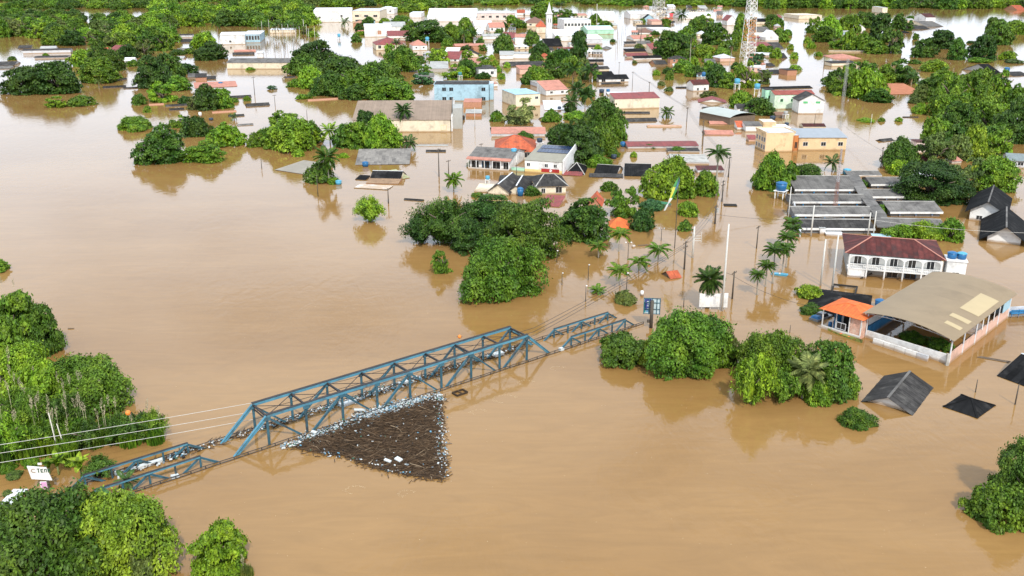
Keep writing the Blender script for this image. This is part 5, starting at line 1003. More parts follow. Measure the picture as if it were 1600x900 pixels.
t = empty('covered_walkway', G(1336, 283), 0, 'grey diagonal covered walkway running between the school wings', 'walkway'); o = G(1336, 283)
pts = [G(u, v)-o for u, v in ((1332, 284), (1350, 316), (1372, 345), (1380, 368))]
for i in range(3):
    p, q = pts[i], pts[i+1]; d = (q-p).normalized(); s_ = Vector((-d.y, d.x, 0))*1.5; up_ = Vector((0, 0, 1.75+.004*i))
    MB().hexa([p-s_+up_, q-s_+up_, q+s_+up_, p+s_+up_, p-s_+up_*1.1, q-s_+up_*1.1, q+s_+up_*1.1, p+s_+up_*1.1]).obj('roof_slab', GREYR, t)
    for k in (-1, 1): MB().beam(p+s_*k*.8, p+s_*k*.8+up_, .2).obj('post', WHITE, t)
b = MB(); house('entrance_canopy', 'white flat entrance canopy of the school', (1291, 369), (1317, 370), 366, 355, 'flat', WHITE, WHITER, over=.1, cat='canopy')
house('gate_kiosk', 'small round-topped white gate kiosk left of the school canopy', (1281, 366), (1289, 366), 357, 354, 'flat', WHITE, PALER, over=.15, cat='kiosk')
house('side_awning', 'blue awning roof between school and red-roofed house', (1364, 375), (1392, 376), 371, 366, 'shed', LILAC, SKYB, over=.1, cat='awning', sl=.1)
t = empty('boundary_wall', G(1238, 312), 0, 'pale grey boundary wall on the left side of the school', 'wall'); p = G(1238, 312); q = G(1250, 372)-p; MB().beam((0, 0, .5), (q.x, q.y, .5), .25, 1.6).obj('wall_run', LILAC, t)
tank('dark blue tank beside the school wall', 1241, 349, None, 10, 12, TANKD); tank('big blue tank on a white frame left of the school', 1219, 298, None, 17, 14, TANKB, True, vbase=311)
tank('blue tank behind the back school wing', 1323, 272, None, 12, 9, TANKL)
t, *_ = house('mint_stall', 'mint green stall roof beside the royal palms', (1238, 363), (1255, 364), 360, 357, 'flat', MINT, MINTR, over=.2, cat='stall')
# ---- peach building
house('peach_building', 'left block of the peach building with grey windows on its side', (1195, 238), (1239, 237), 208, 203, 'flat', PEACH, LILAC, over=.05, cat='building', parapet=(PEACH, .4), D=9, wins=[('l', x, z, 1.1, 1.3, 'window', LILAC) for x in (.15, .4, .65, .88) for z in (.8, 3.2)])
house('peach_building', 'right block of the peach building with grey sloping roof', (1247, 235), (1321, 235), 215, 206, 'shed', PEACH, mat('blue_grey_roof', (.3, .33, .36), .5, .1, .4, .05), sl=.12, over=.35, cat='building', wins=[('f', x, 1.5, 1.5, 1.2, 'window', WHITE) for x in (.14, .52, .88)], D=10)
house('orange_annex', 'orange recessed block between the two peach blocks', (1239, 237.5), (1247, 236.5), 212, 208, 'flat', ORANGEW, LILAC, over=.02, cat='building', D=5, wins=(('f', .5, 1.2, 1.0, 2.0, 'door', ORANGEW, DARKI),))
# ---- warehouse, blue building and neighbours
t, W, D, E, rise = house('warehouse', 'long brown-roofed warehouse with white gable parapet', (552, 207), (704, 206), 188, 157, 'gable', CREAM, TANR, sl=.2, over=.3, cat='warehouse', sheet=1.4, wins=[('f', .93, .6, 1.8, 1.8, 'door', YELLOW, CREAM)])
q = MB(); q.hexa([(W+.32, -.6, -.6), (W+.75, -.6, -.6), (W+.75, D+.4, -.6), (W+.32, D+.4, -.6), (W+.32, -.6, E+1.2), (W+.75, -.6, E+1.2), (W+.75, D+.4, E+1.2), (W+.32, D+.4, E+1.2)]).poly([(W+.535, -.6, E+1.2), (W+.535, D+.4, E+1.2), (W+.535, D/2, E+rise+1.3)]); q.obj('parapet', WHITE, t)
s_ = MB().box(W+.752, W+4.2, D*.15, D*.42, -.6, E+3.2).obj('entrance_block', mat('grey_cladding', (.4, .4, .37), .6, .1, .5, .05), t)
for k in range(7): MB().box(W+.76+k*.5, W+.84+k*.5, D*.15-.06, D*.15-.003, .1, E+3.1).obj('cladding_rib', GREYW, s_)
for k in range(1, 6): MB().box(W*k/6-.12, W*k/6+.12, -.14, -.003, -.3, E-.1).obj('pilaster', CREAM, t)
house('blue_building', 'pale blue two-storey building behind the warehouse', (679, 158), (764, 158), 132, 128, 'flat', SKYB, DARKR, over=.05, cat='building', D=12, parapet=(SKYB, .15), wins=[('f', x, z, 1.7, 1.5, 'window', SKYB) for x in (.18, .31, .9) for z in (.3, 4.4)])
house('blue_annex', 'light blue end block of the blue building beside the street', (765, 157), (771, 157), 131, 128, 'flat', SKYB, LILAC, over=.02, cat='building', D=9)
house('fenced_yard', 'ruined brick building with open rooms right of the warehouse', (724, 168), (752, 168), 160, 154, 'flat', BRICK, SALMON, over=0, cat='building'); house('brick_hut', 'small hut with grey roof right of the warehouse front', (728, 182), (752, 182), 177, 171, 'shed', BRICK, PALER, sl=.15, cat='hut', over=.2)
t = empty('truck', G(721, 187), -.2, 'dark truck nose at the right corner of the warehouse', 'truck'); MB().box(-1, 1, -1.6, 1.6, -.4, 1.2).obj('body', DARKI, t); MB().box(-.9, .9, -1.2, .6, 1.203, 1.9).obj('cab', GLASS, t)
house('low_shed', 'weathered grey corrugated roof close above water below the warehouse', (556, 258), (639, 257), None, 233, 'shed', WOODD, mat('weathered_sheet_roof', (.24, .22, .195), .85, .22, .45, .3, (.12, .11, .1), .6), sl=.17, over=.2, cat='shed', sep=True)
house('low_shed', 'flat grey roof sinking left of the half-drowned palm', (430, 266), (476, 273), None, 255, 'shed', WOODD, mat('khaki_roof', (.3, .27, .22), .8, .12, .4, .1), sl=.06, over=.1, cat='shed', D=12)
house('sunken_house', 'sunken gable roof with black and mossy sheets on the open water', (578, 283), (624, 284), None, 263, 'gable', CREAM, BLACKR, sl=.42, over=.2, D=9, cap=WHITER); house('sunken_annex', 'mossy yellow-green sheet roof on the sunken house', (613, 283), (640, 278), None, 265, 'shed', CREAM, mat('mossy_roof', (.36, .36, .2), .8, .2, .7, .1), sl=.2, over=.1, cat='roof', D=6.5)
house('sunken_lean_to', 'brown sheet lean-to in front of the sunken house', (572, 287), (622, 288), None, 277, 'shed', BRICK, mat('brown_sheet_roof', (.3, .19, .11), .8, .3, .8, .1), sl=.1, over=.1, cat='roof', D=6); house('black_sheet_roof', 'small black sheet at the left of the sunken house', (555, 281), (571, 282), None, 274, 'shed', WOODD, BLACKR, sl=.15, over=.05, cat='roof')
house('floating_sheet_roof', 'white and brown sheet roof awash below the sunken house', (553, 294), (605, 297), None, 289, 'flat', WOODD, mat('white_brown_sheet', (.55, .42, .3), .7, .15, .3, .1, (.8, .8, .8), .7), over=0, cat='roof')
tank('dark blue tank bobbing by the weathered roof', 571, 260, None, 10, 8); tank('blue drum beside the half-drowned palm', 529, 288, None, 10, 7, TANKL)
# ---- houses in the centre
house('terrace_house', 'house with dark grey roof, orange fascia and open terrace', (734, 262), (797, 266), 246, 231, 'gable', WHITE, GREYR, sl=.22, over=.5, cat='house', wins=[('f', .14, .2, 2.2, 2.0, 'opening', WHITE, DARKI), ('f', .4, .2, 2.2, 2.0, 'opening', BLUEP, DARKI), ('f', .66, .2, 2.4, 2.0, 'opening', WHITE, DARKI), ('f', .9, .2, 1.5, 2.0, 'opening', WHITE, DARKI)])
a = G(734, 262); c = G(797, 266); d = (c-a).normalized(); t = bpy.data.objects['terrace_house']; Wt = (c-a).length; Et = HT(a, 246); MB().hexa([(-.6, -1.5, Et-.25), (Wt+.6, -1.5, Et-.25), (Wt+.6, -.02, Et+.15), (-.6, -.02, Et+.15), (-.6, -1.5, Et-.02), (Wt+.6, -1.5, Et-.02), (Wt+.6, -.02, Et+.35), (-.6, -.02, Et+.35)]).obj('fascia', SALMON, t); MB().box(0, Wt, -1.4, -1.25, -.5, .45).obj('terrace_wall', WHITE, t)
for k in range(6): MB().beam((Wt*k/5, -1.3, .45), (Wt*k/5, -1.3, Et-.25), .16).obj('terrace_post', WHITE, t)
house('orange_hip_house', 'house with big orange tiled hip roof in the centre', (775, 250), (836, 250), 236, 211, 'hip', CREAM, TILER, sl=.34, over=.6, cat='house', cap=TILER, hip=6, wins=[('f', .55, .8, .9, 1.0), ('f', .8, .8, 1.6, 1.4)])
house('tiled_house', 'salmon-tiled low roof behind the big orange hip roof', (768, 214), (852, 214), 209, 196, 'gable', LILAC, SALMON, sl=.15, over=.2, cat='house', D=14)
t, W, D, E, rise = house('solar_building', 'white building with solar panels on its roof and yellow wall base', (820, 269), (878, 273), 250, 231, 'shed', WHITE, mat('olive_grey_roof', (.3, .28, .22), .7, .1, .4, .05), sl=.12, over=.2, cat='building', D=15, wins=[('f', .1, 1.9, .9, .9), ('f', .58, 1.9, .9, .9), ('f', .82, 1.9, .9, .9)]+[('r', x, 1.9, .5, .7) for x in (.1, .22, .35, .48)])
MB().hexa([(W+.22, -.3, -.6), (W+.5, -.3, -.6), (W+.5, D+.4, -.6), (W+.22, D+.4, -.6), (W+.22, -.3, E+.5), (W+.5, -.3, E+.5), (W+.5, D+.4, E+rise+1.3), (W+.22, D+.4, E+rise+1.3)]).obj('parapet', WHITE, t)
MB().box(.02, W, -.07, -.004, -.5, 1.05).obj('yellow_wall_base', YELLOW, t); s_ = MB().box(W*.45, W*.93, -.13, -.075, .45, 1.45).obj('sign_band', REDP, t); b = MB()
b.tube([(W*.7, -.135, .95), (W*.7, -.16, .95)], .42, 16); b.obj('sign_disc', WHITE, s_)
g = MB().beam((W*.68-.18, -.17, 1.1), (W*.72+.12, -.17, .8), .03, .1).obj('sign_disc_mark', REDP, s_)
for i in range(9):
    for j in range(2):
        x = W*.12+i*W*.095; y = D*.5+j*D*.25; q = .12; MB().hexa([(x, y, E+y*q+.2), (x+W*.088, y, E+y*q+.2), (x+W*.088, y+D*.21, E+(y+D*.21)*q+.2), (x, y+D*.21, E+(y+D*.21)*q+.2), (x, y, E+y*q+.26), (x+W*.088, y, E+y*q+.26), (x+W*.088, y+D*.21, E+(y+D*.21)*q+.26), (x, y+D*.21, E+(y+D*.21)*q+.26)]).obj('solar_panel', SOLAR, t)
house('mint_wall_yard', 'low mint green wall between terrace house and solar building', (799, 267), (819, 269), 261, 259, 'flat', MINT, CONC, over=0, cat='wall', D=1); tank('light blue tank on a white tower behind the mint wall', 803, 240, None, 9, 8, TANKL, True, vbase=259); tank('dark blue tank low on the mint wall yard', 801, 257, None, 9, 6, TANKD)
tank('dark tank above the solar building', 843, 223, None, 9, 7, TANKD, True, vbase=243)
for lab, p0, p1, vr, m, kw in (('black hip roof beside the solar building', (884, 272), (912, 273), 250, BLACKR, dict(roof='hip', rise=2.2, D=11)), ('black gable roof below the centre thicket', (929, 273), (962, 275), 256, BLACKR, dict(D=11, rise=1.8)), ('black roof with white gable beside the light green tree', (977, 275), (1016, 276), 252, BLACKR, dict(D=13, rise=2.2)),
    ('small maroon porch roof before the black hip roof', (880, 274), (908, 275), 268, MAROON, dict(roof='shed', D=3.5)), ('long pink brick porch below the black gable roof', (922, 277), (972, 278), 272, DARKR, dict(roof='shed', D=2.5))):
    house('flooded_house', lab, p0, p1, None, vr, kw.pop('roof', 'gable'), WHITE, m, over=.3, cap=CONC if m is BLACKR else None, sl=.35 if m is BLACKR else .15, **kw)
house('dark_roofed_house', 'pale house with dark hip roof left of the small orange gable', (840, 304), (884, 303), 290, 272, 'hip', CREAM, DARKR, sl=.32, over=.6, cat='house', cap=CONC, wins=[('f', .2, .4, 1.0, 1.2), ('f', .75, .4, 1.6, 1.5, 'opening', WHITE, DARKI)], hip=3)
house('dark_gable_house', 'left house with dark gable roof above the central trees', (763, 304), (795, 306), 298, 280, 'front', CREAM, DARKR, D=14, over=.5, cap=WHITER, rise=2.0); house('dark_gable_house', 'right house with dark gable roof above the central trees', (792, 304), (822, 305), 300, 284, 'front', CREAM, DARKR, D=12, over=.4, cap=WHITER, rise=1.8); house('long_shed', 'long dark roof strip behind the two dark gable houses', (780, 283), (832, 284), None, 275, 'gable', WOODD, DARKR, sl=.2, over=.2, D=7, cat='shed')
house('cream_awning', 'pale yellow awning roof at the water left of the dark gables', (741, 300), (764, 301), None, 289, 'shed', CREAM, CREAM, sl=.08, over=.1, cat='awning', D=7)
for lab, u, v, w_, h, m, st, vb in (('blue tank on a short stand left of the dark gables', 762, 281, 7, 6, TANKL, True, 290), ('blue tank between the dark gable houses', 791, 303, 10, 9, TANKB, False, 0), ('tall blue tank right of the dark gable houses', 813, 306, 10, 14, TANKB, False, 0), ('light blue tank at the back of the dark-roofed house', 833, 298, 7, 7, TANKL, False, 0), ('black tank above the right dark gable', 823, 292, 8, 6, TANKD, False, 0), ('blue tank below the centre thicket', 959, 248, 9, 7, TANKD, False, 0), ('blue tank by the long red roof', 973, 229, 8, 8, TANKB, False, 0)): tank(lab, u, v, None, w_, h, m, st, vbase=vb)
house('red_lean_to', 'low dark red roof awash in front of the dark-roofed house', (845, 322), (873, 324), None, 309, 'shed', PINK, MAROON, sl=.16, over=.1, cat='roof', D=7)
house('orange_gable_hut', 'small orange tiled hut roof in the middle of the water', (917, 322), (940, 323), None, 300, 'front', BRICK, TILER, D=7, over=.3, rise=2.2, cat='hut', gable=BRICK)
house('kiosk', 'orange tent-shaped kiosk roof among the park palms', (951, 356), (982, 357), None, 341, 'hip', CREAM, TILEB, D=6, rise=1.6, over=.2, hip=2.2, cat='kiosk')
t, *_ = house('floating_roof', 'small red tiled roof tilted in the water by a utility pole', (1048, 436), (1066, 437), None, 422, 'gable', WOODD, TILER, D=3.2, rise=.9, over=.2, cat='roof'); t.rotation_euler.z += .55
house('long_red_shed', 'long rusty red sheet roof low over the water', (981, 233), (1091, 232), 229, 220, 'gable', LILAC, MAROON, sl=.14, over=.2, cat='shed', D=9); house('dark_shed', 'dark roof strip in front of the long red roof', (1044, 239), (1093, 239), 236, 231, 'shed', GREYW, DARKR, sl=.08, over=.1, cat='shed'); house('grey_yard_roof', 'flat grey roof behind the light green tree', (1050, 256), (1108, 257), 253, 241, 'flat', LILAC, CONC, over=.1, cat='roof'); house('red_strip_roof', 'dark red roof strip beside the tall royal palm', (1090, 271), (1131, 271), 266, 259, 'shed', LILAC, REDR, sl=.1, over=.1, cat='roof')
house('cream_hall', 'cream hall wall with maroon roof strip below the main street', (960, 171), (1030, 169), 155, 149, 'shed', CREAM, MAROON, sl=.18, over=.15, cat='hall', D=8); house('white_flat_roof', 'white flat roof just behind the cream hall', (950, 149), (1000, 149), 147, 143, 'flat', WHITE, WHITER, over=.1, cat='roof', D=7); tank('left dark blue tank beside the white flat roof', 940, 145, None, 8, 6, TANKD); tank('right blue tank beside the white flat roof', 950, 144, None, 6, 5, TANKB)
house('red_gable_house', 'sunken red roof with a wide white gable near the main street', (1092, 160), (1134, 161), None, 149, 'front', WHITE, MAROON, D=9, over=.4, rise=1.5, gable=WHITE); house('small_white_house', 'small white house with dark red roof and blue tank', (1083, 143), (1107, 142), 132, 121, 'gable', WHITE, REDR, sl=.5, over=.4, D=7, wins=[('f', .3, .4, 1.0, 1.2), ('f', .75, .4, 1.0, 1.2)])
tank('blue tank above the small white house', 1098, 120, None, 6, 7, TANKB, True, vbase=138); tank('first blue tank on white legs by the slim trees', 1151, 131, None, 9, 8, TANKL, True, vbase=141); tank('second blue tank on white legs by the green house', 1182, 139, None, 9, 8, TANKL, True, vbase=151)
def curved_shed():
    a, c = G(1140, 195), G(1181, 191); d = (c-a).normalized(); W = (c-a).length; E = HT(a, 184); t = empty('curved_shed', a, math.atan2(d.y, d.x)+.05, 'long shed with a pale curved metal roof beside the main street', 'shed'); D = 17
    MB().box(0, W, 0, D, -.5, E).obj('wall', WOODD, t); n = 10; b = MB()
    for i in range(n):
        z = lambda f: E+.1+1.3*(1-(2*f-1)**2)**.8 if 0 < f < 1 else E+.1
        f0, f1 = i/n, (i+1)/n; x0, x1 = -.3+(W+.6)*f0, -.3+(W+.6)*f1; b.hexa([(x0, -.4, z(f0)-.06), (x1, -.4, z(f1)-.06), (x1, D+.4, z(f1)-.06), (x0, D+.4, z(f0)-.06), (x0, -.4, z(f0)), (x1, -.4, z(f1)), (x1, D+.4, z(f1)), (x0, D+.4, z(f0))])
    b.obj('roof', mat('pale_green_metal_roof', (.42, .45, .41), .5, .08, .3, .03), t)
curved_shed()
house('orange_lean_to', 'small orange roof in front of the curved shed', (1152, 203), (1164, 203), 199, 193, 'shed', WHITE, TILER, sl=.3, cat='roof', over=.1, D=5); house('grey_shop', 'grey roofed shop next to the peach building', (1165, 206), (1190, 206), 197, 190, 'shed', WHITE, GREYR, sl=.12, over=.2, cat='shop'); house('yellow_shop', 'yellow box shop behind the peach building', (1192, 202), (1212, 202), 191, 188, 'flat', PEACH, CREAM, over=.1, cat='shop', D=7); house('maroon_lean_to', 'maroon lean-to roof left of the peach building', (1170, 222), (1183, 222), 218, 212, 'shed', PINK, MAROON, sl=.2, cat='roof', over=.1, D=4)
house('white_rubble_roof', 'white sheet roof with clutter behind the peach building', (1210, 205), (1236, 205), 200, 194, 'flat', WHITE, WHITER, over=0, cat='roof', D=8); house('red_tile_strip', 'small dark red roof behind the right peach block', (1255, 201), (1290, 201), 198, 193, 'gable', CREAM, REDR, sl=.3, over=.1, cat='roof')
house('brown_lean_to', 'tilted brown sheet roof above the peach building', (1212, 184), (1226, 184), 180, 175, 'shed', WOODD, mat('brown_sheet2', (.2, .11, .07), .8, .2, .7, .1), sl=.3, cat='roof', over=.1); tank('blue tank above the peach building on the left', 1207, 187, None, 9, 6, TANKD); tank('grey-blue tank on a post above the peach building', 1227, 179, None, 7, 5, GREYW, True, vbase=186); tank('blue tank above the peach building on the right', 1229, 196, None, 7, 5, TANKD)
house('green_house', 'white and green house with rusty red roof by the right street', (1209, 171), (1270, 170), 148, 138, 'gable', paint('white_green_paint', (.66, .8, .62)), mat('rusty_red_roof', (.28, .07, .05), .7, .3, .6, .2), sl=.3, over=.3, D=8, wins=[('f', .18, 3.2, 1.0, 1.0, 'window', GREENP), ('f', .45, 3.2, 1.0, 1.0, 'window', GREENP)]); house('gable_front_house', 'white front gable with dark roof attached to the green house', (1247, 178), (1286, 178), 157, 145, 'front', WHITE, DARKR, D=9, over=.5, rise=2.6, wins=[('f', .25, 4.3, 1.6, .6, 'window', GREENP, GREENP), ('f', .75, 4.3, 1.6, .6, 'window', GREENP, GREENP)]); house('black_strip_roof', 'black roof strip behind the green house', (1193, 140), (1270, 138), None, 133, 'gable', GREYW, BLACKR, sl=.2, over=.1, D=7, cat='roof')
house('mint_side_house', 'mint green side wall left of the green house', (1194, 168), (1209, 168), 141, 139, 'flat', MINT, DARKR, over=.05, D=6, wins=(('f', .5, 3.5, 1.2, 1.4, 'window', GREENP),))
